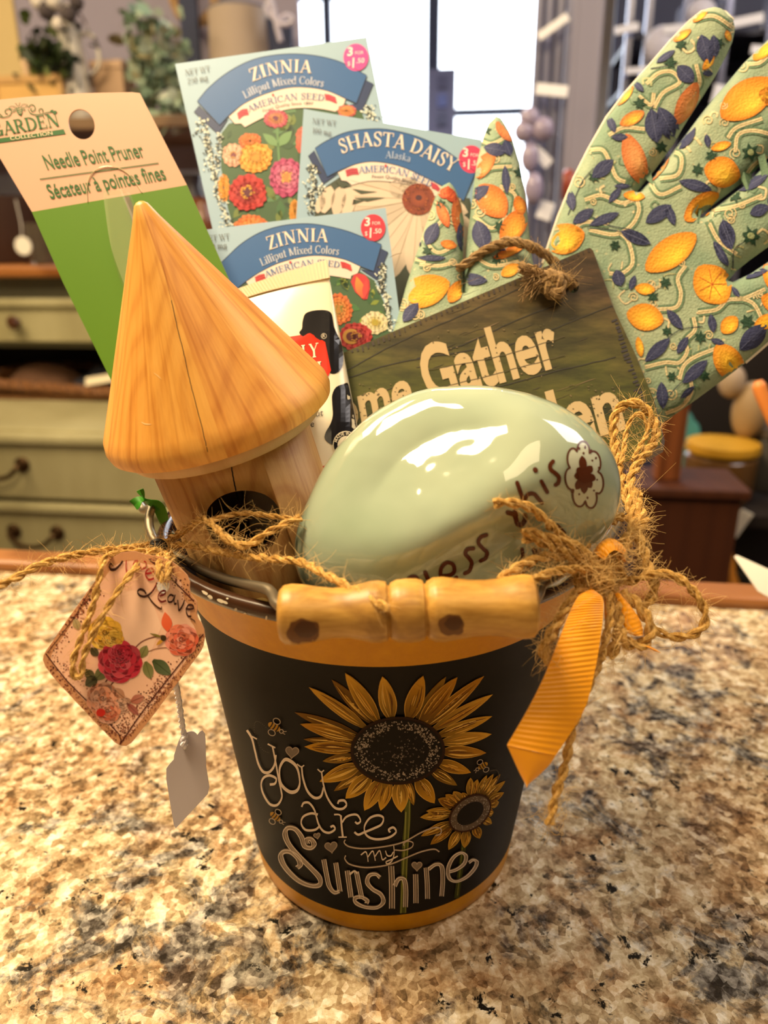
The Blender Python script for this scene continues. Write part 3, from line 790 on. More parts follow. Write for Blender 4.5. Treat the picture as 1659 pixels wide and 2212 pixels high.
# tan framed tray with a handle
u0_, u1_ = up(36, sv-.03), up(178, sv-.03); z1_ = zp(100, 160, sv-.03)
t_ = thing('framed_board', R((u0_+u1_)/2, sv-.03, zs), 'tan wooden framed board with a round peg handle on top', 'board')
tan = mat('tan_wood', '#c49a5e', .5); tan2 = mat('light_tan_panel', '#d8ab62', .55)
rbox('panel', (u0_+.015, sv-.03, zs+.012), (u1_-.015, sv-.022, z1_-.02), tan2, t_)
for a in ((u0_, zs+.0005, u0_+.015, z1_), (u1_-.015, zs+.0005, u1_, z1_), (u0_+.015, zs+.0005, u1_-.015, zs+.012), (u0_+.015, z1_-.02, u1_-.015, z1_)):
    rbox('frame_bar', (a[0], sv-.034, a[1]), (a[2], sv-.014, a[3]), tan, t_, .002)
uc = up(108, sv-.03)
lathe('peg_handle', [(0, 0), (.011, 0), (.009, .012), (.012, .03), (.009, .042), (0, .045)], 16, mat('pale_peg', '#d6b58f', .45), t_, RM @ Matrix.Translation((uc, sv-.024, z1_+.0003)))
# white enamel pitcher
u_, v_ = sstand(206, .03); hp_ = zp(205, 48, v_)-zs
t_ = thing('enamel_pitcher', R(u_, v_, zs), 'tall white enamel pitcher with worn dark patches on the shelf', 'pitcher')
enam = mat('worn_enamel', '#d9d2c4', .3); t = NT(enam); t.base(t.ramp(t.noise(t.coord(), 22, 2, .4), [(0.60, '#d9d2c4'), (0.66, '#4b4542')]))
M = RM @ Matrix.Translation((u_, v_, zs))
lathe('pitcher_body', [(0, .0005), (.04, .0005), (.044, .03), (.04, hp_*.5), (.03, hp_*.78), (.036, hp_), (.032, hp_), (.026, hp_*.78), (.034, hp_*.5), (.0, .02)], 26, enam, t_, M)
tube('pitcher_handle', cr([M @ Vector(q) for q in ((.033, 0, hp_*.9), (.07, 0, hp_*.85), (.075, 0, hp_*.6), (.04, 0, hp_*.45))], 6), .005, enam, t_)
# beige box
u0_, u1_ = up(240, sv+.06), up(303, sv+.06)
t_ = thing('keepsake_box', R((u0_+u1_)/2, sv+.08, zs), 'beige cardboard box beside the white pitcher on the shelf', 'box')
bz = zp(270, 128, sv+.06)
bx_ = mat('beige_card', '#b9997a', .7)
rbox('box_base', (u0_, sv+.06, zs+.0005), (u1_, sv+.14, bz-.02), bx_, t_, .002); rbox('box_lid', (u0_-.003, sv+.057, bz-.0195), (u1_+.003, sv+.143, bz), mat('pale_lid', '#caa888', .6), t_, .002)
# greenery
leafm = {}
def leaves(name, centre, spread, n, size, cols, label, cat, stems=5, base=None, round_=True):
    t_ = thing(name, base or centre-Z*spread[2], label, cat)
    b = base or centre-Z*spread[2]; random.seed(hash(label) % 1000 if False else len(label)*13+n)
    tips = [centre+U*random.uniform(-1, 1)*spread[0]+VD*random.uniform(-1, 1)*spread[1]+Z*random.uniform(-.6, 1)*spread[2] for _ in range(stems)]
    V, F = merge([tube_data(cr([b, b.lerp(tp, .5)+Z*.02, tp], 5), .0025, 5) for tp in tips]); mesh('stems', V, F, mat('stem_green', '#4d5638', .7), t_)
    V, F, C = [], [], []
    for i in range(n):
        tp = random.choice(tips); s = random.random()**.7
        c = b.lerp(tp, .25+.75*s)+Vector((random.gauss(0, 1), random.gauss(0, 1), random.gauss(0, 1)))*min(spread)*.45
        d = Vector((random.uniform(-1, 1), random.uniform(-1, .3), random.uniform(-.6, 1))).normalized(); q = d.orthogonal().normalized(); q = (q*math.cos(i)+d.cross(q)*math.sin(i))
        sz = size*random.uniform(.6, 1.2); cc = lin(shade(random.choice(cols), random.uniform(-.2, .15)))
        k = len(V); w = .42 if round_ else .16
        nrm = d.cross(q)
        V += [c, c+d*sz*.5+q*sz*w+nrm*sz*.08, c+d*sz, c+d*sz*.5-q*sz*w+nrm*sz*.08, c+d*sz*.2+q*sz*w*.7, c+d*sz*.8+q*sz*w*.7, c+d*sz*.8-q*sz*w*.7, c+d*sz*.2-q*sz*w*.7]
        F += [(k, k+4, k+1, k+5, k+2, k+6, k+3, k+7)]; C += [cc]*8
    o = mesh('foliage', V, F, print_mat('leaf_surface', .55), t_, smooth=False, ink=C); o['kind'] = 'stuff'
    return t_
cV = wallplane(sv)
leaves('fern_plant', cV(110, 115), (.08, .05, .06), 260, .035, ['#2c3a20', '#394a26', '#5a6a2c', '#1f2a1a'], 'dark green leafy plant behind the tan framed board', 'plant', 9, cV(110, 200)+VD*.03)
leaves('eucalyptus_bunch', cV(318, 110), (.085, .05, .115), 230, .042, ['#9fb59b', '#86a08a', '#b9c8b0', '#6f8a70', '#a9a07a'], 'pale grey green eucalyptus bunch on the shelf behind the seed packet', 'plant', 11, cV(330, 250))
leaves('eucalyptus_sprig', cV(400, 250), (.05, .04, .06), 60, .04, ['#9fb59b', '#c3cdb6', '#a9b9a0'], 'pale eucalyptus sprig hanging low beside the zinnia packet', 'plant', 5, cV(360, 215))
# cotton stems
t_ = thing('cotton_stems', cV(130, 40), 'branch of white cotton bolls with dark husks above the shelf', 'branch')
random.seed(5)
pts = [cV(60, -5), cV(100, 15), cV(130, 30), cV(165, 25), cV(185, 50)]
tube('twig', cr(pts, 6), .003, mat('twig_brown', '#4a3a30', .8), t_)
for i, (px, py) in enumerate(((92, 8), (110, 30), (128, 8), (143, 22), (160, 38), (138, 58), (85, -12), (172, 8))):
    c = cV(px, py)-VD*random.uniform(.0, .03)
    bm = bmesh.new(); bmesh.ops.create_icosphere(bm, subdivisions=2, radius=random.uniform(.016, .022))
    for vv in bm.verts: vv.co = vv.co*(1+.25*noise.noise(vv.co*70+Vector((i, 0, 0))))+c
    b = bm_obj('cotton_boll', bm, mat('cotton_white', '#d8cfc4', .95) if i % 3 != 1 else mat('husk_brown', '#4c4344', .9), t_, True)
# lampshade-like greige panel with a white bow, right of the eucalyptus
pv = sv+.12
u0_, u1_ = up(468, pv), up(590, pv)
t_ = thing('fabric_lampshade', R((u0_+u1_)/2, pv+.05, zs), 'tall greige fabric lampshade on the shelf left of the window', 'lampshade')
gre = mat('greige_fabric', '#b5a392', .9)
M = RM @ Matrix.Translation(((u0_+u1_)/2, pv+.08, zs))
hh = zp(530, 6, pv)-zs; rr = (u1_-u0_)/2
lathe('shade', [(rr*1.12, .001), (rr*.98, hh), (rr*.98-.003, hh), (rr*1.12-.003, .001)], 32, gre, t_, M, closed=True)
lathe('shade_ring', [(rr*.985, hh), (rr*.985, hh+.006), (rr*.96, hh+.006), (rr*.96, hh)], 32, mat('ring_grey', '#77737c', .5), t_, M, closed=True)
pb = wallplane(pv-.03)
V, F = merge([tube_data(cr([pb(575, -20), pb(590, 15), pb(598, 55), pb(607, 90)], 6), .008, 6), tube_data(cr([pb(598, 50), pb(618, 34), pb(632, 42), pb(622, 52), pb(600, 52)], 6), .007, 6), tube_data(cr([pb(592, 40), pb(575, 20), pb(580, 5)], 6), .007, 6)])
tag(mesh('ribbon_bow', V, F, mat('pale_satin', '#c9c3d6', .4)), 'pale lilac satin ribbon bow hanging beside the lampshade', 'ribbon')
nv = mat('navy_board', '#2c3350', .7)
tag(rbox('navy_sign', (up(606, pv+.1), pv+.06, zs+.0005), (up(655, pv+.1), pv+.08, zp(620, 45, pv+.1)), nv), 'dark navy board standing between lampshade and window', 'board')
tag(rbox('navy_banner', (up(428, pv+.1), pv+.1, zs+.0005), (up(462, pv+.1), pv+.12, zp(440, -60, pv+.1)), nv), 'narrow navy panel standing left of the lampshade', 'panel')
t_ = thing('straw_wreath', cV(420, 5)+VD*.2, 'round straw wreath on the board above the eucalyptus', 'wreath')
c0 = wallplane(sv+.28)(420, -5)
V, F = twine_data([c0+(U*math.cos(a)+Z*math.sin(a))*.062 for a in [2*PI*k/16 for k in range(17)]], .017, 4, .03)
mesh('straw_ring', V, F, mat('straw', '#c8a273', .9), t_)

# ================================================================== WINDOW SIDE AND RIGHT: RACKS
pgrey = mat('post_paint', '#a8a2ae', .6)
pl15 = wallplane(uvz(P(1260, 200, 1.7))[1]); v15 = uvz(P(1260, 200, 1.7))[1]
ua, ub = uvz(pl15(1214, 300))[0], uvz(pl15(1284, 300))[0]
struct(rbox('pillar', (ua, v15, ZF), (ub, v15+.09, ZC), pgrey, None, .004))
vd_ = uvz(bw(960, 200))[1]-.5
dl = wallplane(vd_)
tg = thing('door_display', dl(955, 280), 'grey violet card display stand in front of the window post', 'display stand')
rbox('display_panel', (uvz(dl(923, 200))[0], vd_, ZF), (uvz(dl(984, 200))[0], vd_+.05, dl(950, 148).z), mat('display_grey', '#77738a', .7), tg, .004)
for k, y in enumerate((178, 218, 258)):
    rbox('display_card', (uvz(dl(945, 200))[0], vd_-.012, dl(950, y+14).z), (uvz(dl(966, 200))[0], vd_-.0005, dl(950, y-14).z), mat('display_card_%d' % k, ('#57536c', '#6a70a0', '#5a5a70')[k], .6), tg)
# right display rack: dark back, uprights, shelves with glassware and white price cards
rv = v15+.30
rp = wallplane(rv)
ru0, ru1 = uvz(rp(1345, 300))[0], uvz(rp(2300, 300))[0]
navy = mat('rack_back_navy', '#363a52', .6)
steel = mat('rack_steel', '#a3a6bd', .25, .9)
rk = thing('display_rack', R((ru0+ru1)/2, rv+.15, ZF), 'dark display rack with pale metal uprights behind the gloves', 'rack')
rbox('rack_back', (ru0, rv+.34, ZF), (ru1, rv+.36, ZC-.02), navy, rk)
for px in (1352, 1392, 1470, 1560, 1652, 1760):
    uu = uvz(rp(px, 150))[0]; rbox('upright', (uu-.008, rv, ZF), (uu+.008, rv+.016, ZC-.02), steel, rk)
shz = []
for y in (66, 170, 330, 520, 640):
    zz = rp(1450, y).z; shz.append(zz); rbox('rack_shelf', (ru0, rv+.02, zz-.012), (ru1, rv+.335, zz), mat('rack_shelf_dark', '#35343f', .4), rk)
clear = mat('clear_glass', '#d5daee', .03, 0, .7, Transmission_Weight=.85)
def bottle(px, zz, r, h, label, m=clear, dv_=.08, cat='bottle', group=None, name='glass_bottle'):
    uu = up(px, rv+dv_)
    return tag(lathe(name, [(0, .0006), (r, .0006), (r*1.02, h*.1), (r, h*.62), (r*.4, h*.78), (r*.36, h*.97), (r*.45, h), (0, h)], 22, m, None, RM @ Matrix.Translation((uu, rv+dv_, zz))), label, cat, group)
for px, k, r, h, lab in ((1405, 1, .035, .12, 'clear bottle on the rack right of the pillar'), (1435, 0, .03, .1, 'clear bottle on the top rack shelf left of the tall glove finger'), (1500, 0, .03, .1, 'clear bottle on the top rack shelf behind the tall glove finger'), (1610, 0, .035, .12, 'clear bottle on the top rack shelf at the right edge'), (1620, 1, .03, .1, 'clear bottle between the two tall glove fingers'), (1345+40, 2, .03, .11, 'clear bottle on the middle rack shelf left of the gloves')):
    bottle(px, shz[k], r, h, lab)
shell = mat('white_shell', '#d6d2dc', .4)
def ball(name, p, r, m, label, cat, sc=(1, 1, 1)):
    bm = bmesh.new(); bmesh.ops.create_uvsphere(bm, u_segments=20, v_segments=12, radius=r)
    for vv in bm.verts: vv.co = Vector((vv.co.x*sc[0], vv.co.y*sc[1], vv.co.z*sc[2]))+p
    return tag(bm_obj(name, bm, m, None, True), label, cat)
pc = mat('white_price_card', '#f1f0f4', .45)
def card(px, py, v, w, h, tilt, label, m=pc, lean=.25, name='price_card'):
    p = wallplane(v)(px, py)
    return tag(box(name, (0, 0, 0), (w, .003, h), m, None, Matrix.Translation(p) @ RM.to_3x3().to_4x4() @ Matrix.Rotation(tilt, 4, 'Y') @ Matrix.Rotation(-lean, 4, 'X'), .0008), label, 'price card', 'white price cards on the racks')
card(1195, 58, v15-.3, .062, .016, -.55, 'tilted white price card left of the grey pillar near the top')
card(1192, 195, v15-.3, .062, .022, .12, 'white price card left of the grey pillar under the tilted one')
card(1162, 330, v15-.3, .066, .022, .75, 'steeply tilted white card between small glove and pillar')
card(1178, 455, v15-.3, .03, .036, .3, 'small white card low between the two gloves')
card(1354, 62, rv-.02, .06, .02, -.15, 'white price card right of the pillar')
card(1382, 152, rv-.02, .07, .016, -.03, 'long white shelf card below the clear bottle right of the pillar')
card(1466, 62, rv-.02, .075, .022, -.05, 'white card left of the tall glove fingertip')
card(1610, 45, rv-.02, .085, .022, -.15, 'long white card right of the tall glove fingertip')
card(1552, 205, rv-.03, .03, .05, .2, 'upright white card in the gap between two glove fingers')
card(1640, 108, rv-.02, .04, .022, .1, 'white card above the second tall glove finger')
ball('shell_ornament', rp(1430, 98), .045, shell, 'round white shell ornament left of the tall glove finger', 'ornament', (1, .5, 1))
ball('shell_ornament', rp(1516, 25), .03, shell, 'white shell ornament above the tall glove fingertip', 'ornament', (1.2, .5, 1))
# left of the pillar: slim rack with hanging clear strips
lv = v15-.28; lp = wallplane(lv)
t_ = thing('spinner_rack', R(uvz(lp(1175, 400))[0], lv, ZF), 'pale metal spinner rack standing left of the grey pillar', 'rack')
for px in (1150, 1172, 1196, 1216):
    uu = uvz(lp(px, 300))[0]; rbox('rack_rod', (uu-.006, lv+.01*(px % 3), ZF), (uu+.006, lv+.01*(px % 3)+.008, 1.2), mat('rack_rod_grey', '#8f90a8', .3, .6), t_)
for px in (1161, 1184, 1206):
    uu = uvz(lp(px, 300))[0]; rbox('rack_strip', (uu-.004, lv+.05, ZF), (uu+.004, lv+.055, 1.2), mat('rack_strip_dark', '#5a586a', .5), t_)
for i, (px, py, r) in enumerate(((1142, 262, .02), (1130, 290, .02), (1170, 285, .022), (1142, 345, .018), (1150, 410, .02))):
    ball('glass_ornament', lp(px, py)-VD*.04, r, mat('lilac_glass', '#a79cb8', .15), ('lilac glass ball ornament just right of the window edge', 'lilac ball ornament beside the small glove fingertip', 'lilac ball ornament under the shelf card by the pillar', 'lilac glass drop ornament right of the small glove', 'lowest lilac drop ornament between the small glove and the pillar')[i], 'ornament', (1, .8, 1.5 if i > 2 else 1))
ro = ball('red_ornament', wallplane(v15-.1)(1225, 400), .028, mat('red_glaze', '#b0523a', .35), 'orange red round ornament hanging in front of the grey pillar', 'ornament', (.8, .8, 1.2))
rq = wallplane(v15-.1)(1225, 400); tube('hanging_cord', [rq+Z*.033, rq+Z*.5, Vector((rq.x, rq.y, ZC))], .0008, mat('cord_grey', '#8a8690', .8), ro, 6)
# outside: parked teal car seen small through the glass
cv = VB+7; cp_ = wallplane(cv)
t_ = thing('parked_car', R(uvz(cp_(1120, 250))[0], cv+.9, ZF-.01), 'pale teal car parked outside beyond the window', 'car')
cu = uvz(cp_(1130, 200))[0]; zg = ZF-.01
teal = mat('teal_car_paint', '#5fb7c0', .25)
box('car_body', (cu+1.1, cv+.9, zg+.62), (3.9, 1.7, .62), teal, t_, RM, .18, 4); box('car_cabin', (cu+1.2, cv+.9, zg+1.18), (2.1, 1.5, .52), mat('car_windows', '#3f5f6c', .1), t_, RM, .16, 4)
for du_ in (-.15, 2.4):
    for dv2 in (.12, 1.68):
        lathe('car_wheel', [(0, .09), (.2, .1), (.31, .09), (.31, -.09), (.2, -.1), (0, -.09)], 24, mat('tyre_black', '#151515', .8), t_, RM @ Matrix.Translation((cu+du_, cv+dv2, zg+.31)) @ Matrix.Rotation(PI/2, 4, 'X'))

# ---- lower right: brown cabinet end, basket of jars
bwood = wood_mat('dark_cabinet_wood', '#4c2612', '#43200f', 9, (1, 1, .08), .5, None, .02)
c1 = uvz(P(1480, 1100, 1.15)); 
kp = wallplane(c1[1])
ku0 = uvz(kp(1395, 1000))[0]
cab = thing('wooden_crate_stand', R(ku0+.2, c1[1]+.1, ZF), 'dark reddish brown wooden stand right of the pail beyond the counter', 'stand')
zk = kp(1480, 1075).z
rbox('stand_front', (ku0, c1[1], ZF), (uvz(kp(1600, 1100))[0], c1[1]+.02, zk), bwood, cab, .003)
rbox('stand_top', (ku0-.01, c1[1]-.008, zk+.0004), (uvz(kp(1600, 1100))[0]+.01, c1[1]+.115, zk+.016), bwood, cab, .003)
rbox('stand_upright', (uvz(kp(1442, 900))[0], c1[1]+.03, zk+.0165), (uvz(kp(1500, 900))[0], c1[1]+.06, kp(1470, 760).z), wood_mat('upright_wood', '#8a4f28', '#5d3014', 16, (1, 1, .08), .45), cab, .003)
kb = uvz(P(1580, 1000, 1.35))[1]; jp = wallplane(kb)
zj = jp(1560, 1075).z
sb = thing('dark_shelf_unit', R(uvz(jp(1620, 1100))[0], kb+.1, ZF), 'nearly black shelf unit at the right edge beyond the counter', 'shelf')
s0, s1 = uvz(jp(1510, 1000))[0], uvz(jp(1900, 1000))[0]
blackm = mat('dark_shelf_paint', '#1d1512', .6)
rbox('shelf_board', (s0, kb-.1, zj-.02), (s1, kb+.25, zj), blackm, sb); rbox('shelf_board', (s0, kb-.1, zj-.30), (s1, kb+.25, zj-.28), blackm, sb)
rbox('shelf_back', (s0, kb+.2505, ZF), (s1, kb+.27, jp(1600, 640).z), blackm, sb)
rbox('shelf_side', (s1-.02, kb-.1, zj+.0005), (s1, kb+.25, jp(1600, 640).z), blackm, sb)
def jar(px, r, h, lidc, body, label, v_=None, zz=None):
    v_ = kb if v_ is None else v_; uu = uvz(wallplane(v_)(px, 1000))[0]; zz = zj if zz is None else zz
    t_ = thing('jar', R(uu, v_, zz), label, 'jar')
    M = RM @ Matrix.Translation((uu, v_, zz+.0006))
    lathe('jar_body', [(0, 0), (r*.9, 0), (r, h*.15), (r, h*.75), (r*.85, h*.85), (0, h*.85)], 26, body, t_, M)
    lathe('jar_lid', [(0, h*.852), (r*1.02, h*.852), (r*1.04, h*.9), (r*1.0, h), (r*.8, h*1.02), (0, h*1.02)], 26, lidc, t_, M)
yel = mat('yellow_lid', '#c9962a', .35); amb = mat('amber_jar', '#6a4a28', .2); 
jar(1556, .062, .105, yel, amb, 'squat jar with a yellow lid on the dark shelf right of the sign')
jar(1648, .04, .12, mat('grey_lid', '#8c8276', .3, .5), mat('grey_jar', '#5b564e', .25), 'grey lidded jar at the right edge of the dark shelf', kb+.08)
cloth('teal_cloth', uvz(jp(1500, 900))[0]+.012, uvz(jp(1585, 900))[0], kb+.1, kb+.24, zj+.0006, jp(1540, 880).z, mat('teal_fabric', '#2f6d66', .8), 'dark teal folded cloth behind the yellow lidded jar', 'cloth')
cloth('orange_cloth', uvz(jp(1545, 1100))[0], uvz(jp(1625, 1100))[0], kb-.09, kb+.06, zj-.2794, jp(1580, 1120).z, mat('orange_fabric', '#c8801f', .7), 'orange yellow folded cloth on the lower dark shelf', 'cloth')
ball('pale_gourd', jp(1600, 835)+VD*.05, .03, mat('pale_beige', '#b09a80', .6), 'blurred pale beige ball just below the big glove edge', 'ornament', (.8, .7, 1.0))
ball('pale_gourd', jp(1640, 900)+VD*.05, .045, mat('sand_beige', '#a68a62', .6), 'larger sand coloured ball lower at the right edge', 'ornament', (.7, .7, 1.2))
jar(1612, .045, .1, mat('silver_lid', '#8f8a80', .3, .8), mat('smoke_jar', '#4f4a44', .2), 'smoky jar with silver lid on the lower dark shelf', kb+.05, zj-.28)
p = jp(1560, 1090)-VD*.1
tag(box('white_label', (0, 0, 0), (.022, .003, .05), whitec, None, Matrix.Translation(p) @ RM.to_3x3().to_4x4() @ Matrix.Rotation(.45, 4, 'Y'), .0008), 'small white label tilted on the dark shelf front', 'label')
# at the right picture edge, close to the counter's far side
wp = P(1659, 1240, .5); pw = plane_pn(wp, VD*-.6+Z*.8)
tag(slab('white_card', [(1586, 1202), (1592, 1199), (1659, 1229), (1780, 1275), (1740, 1340), (1659, 1289), (1638, 1277)], pw, .0008, whitec), 'white paper card sticking in from the right above the counter edge', 'card')
op = P(1650, 860, .62)
tube_o = tube('wooden_stick', cr([P(1638, 822, .60), P(1645, 850, .60), P(1668, 900, .60), P(1710, 990, .6), P(1760, 1090, .6)], 6), lambda u: .0055*(0.55+.45*min(1, u*9)), mat('orange_wood', '#d9843c', .45), None, 14)
tag(tube_o, 'rounded orange wooden stick end at the right picture edge', 'stick')

# ================================================================== THE PAIL
RB, RTOP, RRIM, ZR = 0.0639, 0.0842, 0.0925, 0.1677
Z1, Z2 = 0.1457, 0.0119
def prad(z):
    r = RB+(0.085-RB)*z/ZR
    if z > 0.135: r += (RRIM-0.085)*((z-0.135)/(ZR-0.135))**1.6
    return r
pail = thing('flower_pail', (0, 0, 0), 'black tapered metal pail with painted sunflowers and yellow bands on the granite', 'pail')
blackp = mat('chalkboard_black', '#120e0a', 0.55, 0, .12); t = NT(blackp); t.base(t.ramp(t.noise(t.coord(), 30, 4), [(0.35, '#130f0b'), (0.7, '#1b1510')]))
yellowp = mat('mustard_enamel', '#cf8e06', 0.4, 0, .22); t = NT(yellowp); t.base(t.ramp(t.noise(t.coord(), 120, 5, .7), [(0.3, '#c78700'), (0.7, '#d59606')]))
brownp = mat('brown_enamel', '#3c2414', 0.25, 0, .5)
inner = mat('pail_inside', '#3a2a1c', 0.4)
zs_ = sorted([0.0, 0.002, 0.006, Z2-.0001, Z2, Z1, Z1+.0001]+[Z2+(Z1-Z2)*i/14 for i in range(1, 14)]+[Z1+(ZR-Z1)*i/8 for i in range(1, 9)])
prof = [(prad(z)-(.0012 if z == 0 else 0), z+.0003) for z in zs_]
SEG = 192
V, F = lathe_data(prof, SEG); idx = []
for i in range(len(prof)-1):
    zc = (zs_[i]+zs_[i+1])/2; idx += [0 if Z2 < zc < Z1 else 1]*SEG
ip = [(prad(z)-.0016, z) for z in (ZR, .15, .12, .08, .04, .004)]+[(0.0005, .004)]
V2, F2 = lathe_data(ip, SEG); b = len(V); V += V2; F += [tuple(i+b for i in f) for f in F2]; idx += [2]*len(F2)
F.append(tuple(range(SEG))[::-1]); idx.append(1)
pail_body = mesh('pail_body', V, F, [blackp, yellowp, inner], pail, True, idx)
rim_z = ZR+.0008
V, F = lathe_data([(RRIM+.0028*math.cos(a), rim_z+.0030*math.sin(a)) for a in [2*PI*k/14 for k in range(14)]], SEG, True)
rim = mesh('rolled_rim', V, F, brownp, pail); rim['label'] = 'dark brown rolled rim with chipped paint'
PB = Surf(pail_body); RS = Surf(rim)
art = Art(RS, .0002, .0001)
Z4 = zm(0, 1080, 2.44)
random.seed(3)
for x, y, w, h, a in ((1082, 490, 34, 13, .5), (1110, 512, 26, 16, .5), (1165, 532, 40, 15, .35), (1190, 540, 24, 12, .3), (1245, 575, 14, 16, 0), (1292, 600, 16, 14, 0), (1405, 620, 10, 22, .2), (1200, 520, 12, 9, 0)):
    (px, py), = Z4([(x, y)])
    art.poly([(px+w/4.88*1.2*math.cos(k)*random.uniform(.7, 1.1)*math.cos(a)-h/4.88*1.2*math.sin(k)*math.sin(a), py+w/4.88*1.2*math.cos(k)*math.sin(a)+h/4.88*1.2*math.sin(k)*random.uniform(.7, 1.1)) for k in [2*PI*i/9 for i in range(9)]], '#d9cdb4', 0)
art.done('paint_chips', print_mat('bare_primer', .6), rim)['label'] = 'whitish chips in the brown rim paint'

# artwork on the pail
art = Art(PB, .00025, .00008)
Z7 = zm(500, 1420, 2.592)
S7 = 1/2.592
def s7(pts, w, col='#cdb9a4', lay=6, pen=.45, n=8, **k): art.stroke(Z7(pts), w*S7, col, lay, n, pen=pen, **k)
random.seed(11)
cx, cy = 930, 515
pet = ['#cd9420', '#d6a02a', '#bd841a', '#dca634']
def petal(tx, ty, bx, by, w, lay, dark=0.0):
    col = shade(random.choice(pet), -dark)
    b, tp = Z7([(bx, by), (tx, ty)]); w_ = w*S7
    art.leaf(b, tp, w_*1.08, '#e0ae4a' if dark < .2 else '#9a6a20', lay, None, 10, .42, .75)
    art.leaf(b, tp, w_*.96, shade(col, -.55), lay+1, col, 10, .42, .75)
    d = Vector(tp)-Vector(b); q = Vector((-d.y, d.x)).normalized()
    for k in range(7):
        o = random.uniform(-.34, .34); s0, s1 = random.uniform(.05, .35), random.uniform(.55, .9)
        f = lambda s: Vector(b)+d*s+q*w_*o*math.sin(PI*min(1, s*1.05))
        art.stroke([tuple(f(s0)), tuple(f((s0+s1)/2)), tuple(f(s1))], random.uniform(1.4, 3.6)*S7*2, random.choice(['#e3b04a', '#d49a34', '#5d3a10', '#edc566', '#7a4c14']), lay+2, 4, taper=True)
tips = [(437, 162, 60), (563, 122, 62), (638, 82, 84), (845, 100, 92), (1072, 97, 92), (1262, 105, 80), (1410, 100, 66), (1458, 203, 60), (1455, 325, 60), (1452, 425, 66), (1422, 530, 66), (1337, 640, 66), (1262, 714, 56), (1135, 812, 84), (1020, 825, 50), (950, 862, 88), (835, 852, 70), (745, 852, 84), (640, 785, 84), (575, 745, 54), (497, 690, 80), (512, 578, 50), (412, 495, 64), (405, 455, 46), (388, 368, 66), (355, 305, 54), (1200, 105, 60)]
back_ = {1, 12, 14, 19, 21, 23, 25, 26}
for i, (tx, ty, w) in enumerate(tips):
    a = math.atan2((ty-cy)/178, (tx-cx)/250); f = .92
    bx, by = cx+250*f*math.cos(a), cy+178*f*math.sin(a)
    petal(tx, ty, bx, by, w, 0 if i in back_ else 3, .3 if i in back_ else 0)
c7 = Z7([(cx, cy)])[0]
art.disc(*c7, 262*S7, 190*S7, '#2a1509', 6, -.03, 60, 5)
art.disc(*c7, 246*S7, 174*S7, '#17110d', 7, -.03, 60, 5)
for i in range(520):
    a = random.random()*2*PI; r = random.choice([random.uniform(.70, .97)]*5+[random.uniform(.1, .7)])
    x, y = cx+244*r*math.cos(a), cy+172*r*math.sin(a); s = random.uniform(2.5, 6)
    k = random.uniform(0, 6); br = '#b5a798' if r > .7 else '#5a5048'
    s7([(x+s*math.cos(k), y+s*math.sin(k)), (x+s*math.cos(k+2), y+s*math.sin(k+2)), (x+s*math.cos(k+4), y+s*math.sin(k+4))], 3.0, random.choice([br, br, '#8d8074']), 8, 1, 2)
# small sunflower
cx2, cy2, ra = 1330, 865, -.66
def sm(x, y): return (cx2+x*math.cos(ra)-y*math.sin(ra), cy2+x*math.sin(ra)+y*math.cos(ra))
tips2 = [(1335, 668, 44), (1375, 680, 40), (1425, 655, 34), (1462, 648, 34), (1500, 650, 30), (1530, 690, 34), (1520, 752, 36), (1492, 805, 44), (1462, 862, 46), (1455, 928, 44), (1385, 1010, 50), (1300, 1062, 52), (1212, 1072, 50), (1113, 1045, 50), (1060, 995, 44), (1055, 890, 50), (1088, 855, 44), (1155, 790, 54), (1195, 762, 46), (1240, 745, 50), (1290, 752, 40)]
for i, (tx, ty, w) in enumerate(tips2):
    dx, dy = tx-cx2, ty-cy2; lx = dx*math.cos(-ra)-dy*math.sin(-ra); ly = dx*math.sin(-ra)+dy*math.cos(-ra); a = math.atan2(ly/84, lx/126)
    bx, by = sm(118*math.cos(a), 78*math.sin(a)); petal(tx, ty, bx, by, w, 0 if i % 4 == 1 else 3, .12)
c7 = Z7([(cx2, cy2)])[0]
art.disc(*c7, 132*S7, 90*S7, '#3a1d0a', 6, ra, 40, 3); art.disc(*c7, 122*S7, 80*S7, '#6a5a4c', 7, ra, 40, 3); art.disc(*c7, 84*S7, 52*S7, '#1a130e', 8, ra, 32, 2)
for i in range(130):
    a = random.random()*2*PI; r = random.uniform(.7, 1)
    x, y = sm(120*r*math.cos(a), 78*r*math.sin(a)); art.disc(*Z7([(x, y)])[0], 3*S7, 3*S7, random.choice(['#9a8c7e', '#5b4f46', '#b0a294']), 9, seg=5)
# stems
for pts, w, c_ in (([(985, 760), (985, 900), (972, 1050), (966, 1200), (962, 1340), (958, 1428)], 34, '#55591f'), ([(976, 860), (968, 1050), (956, 1250), (948, 1428)], 7, '#8f8f45'), ([(996, 800), (992, 960), (980, 1180), (974, 1425)], 6, '#86863f'),
                   ([(1300, 1010), (1292, 1100), (1275, 1220), (1258, 1345)], 28, '#3f4418'), ([(1290, 1060), (1278, 1180), (1262, 1330)], 6, '#77762f')):
    art.stroke(Z7(pts), w*S7, c_, 1 if w > 10 else 2, 8)
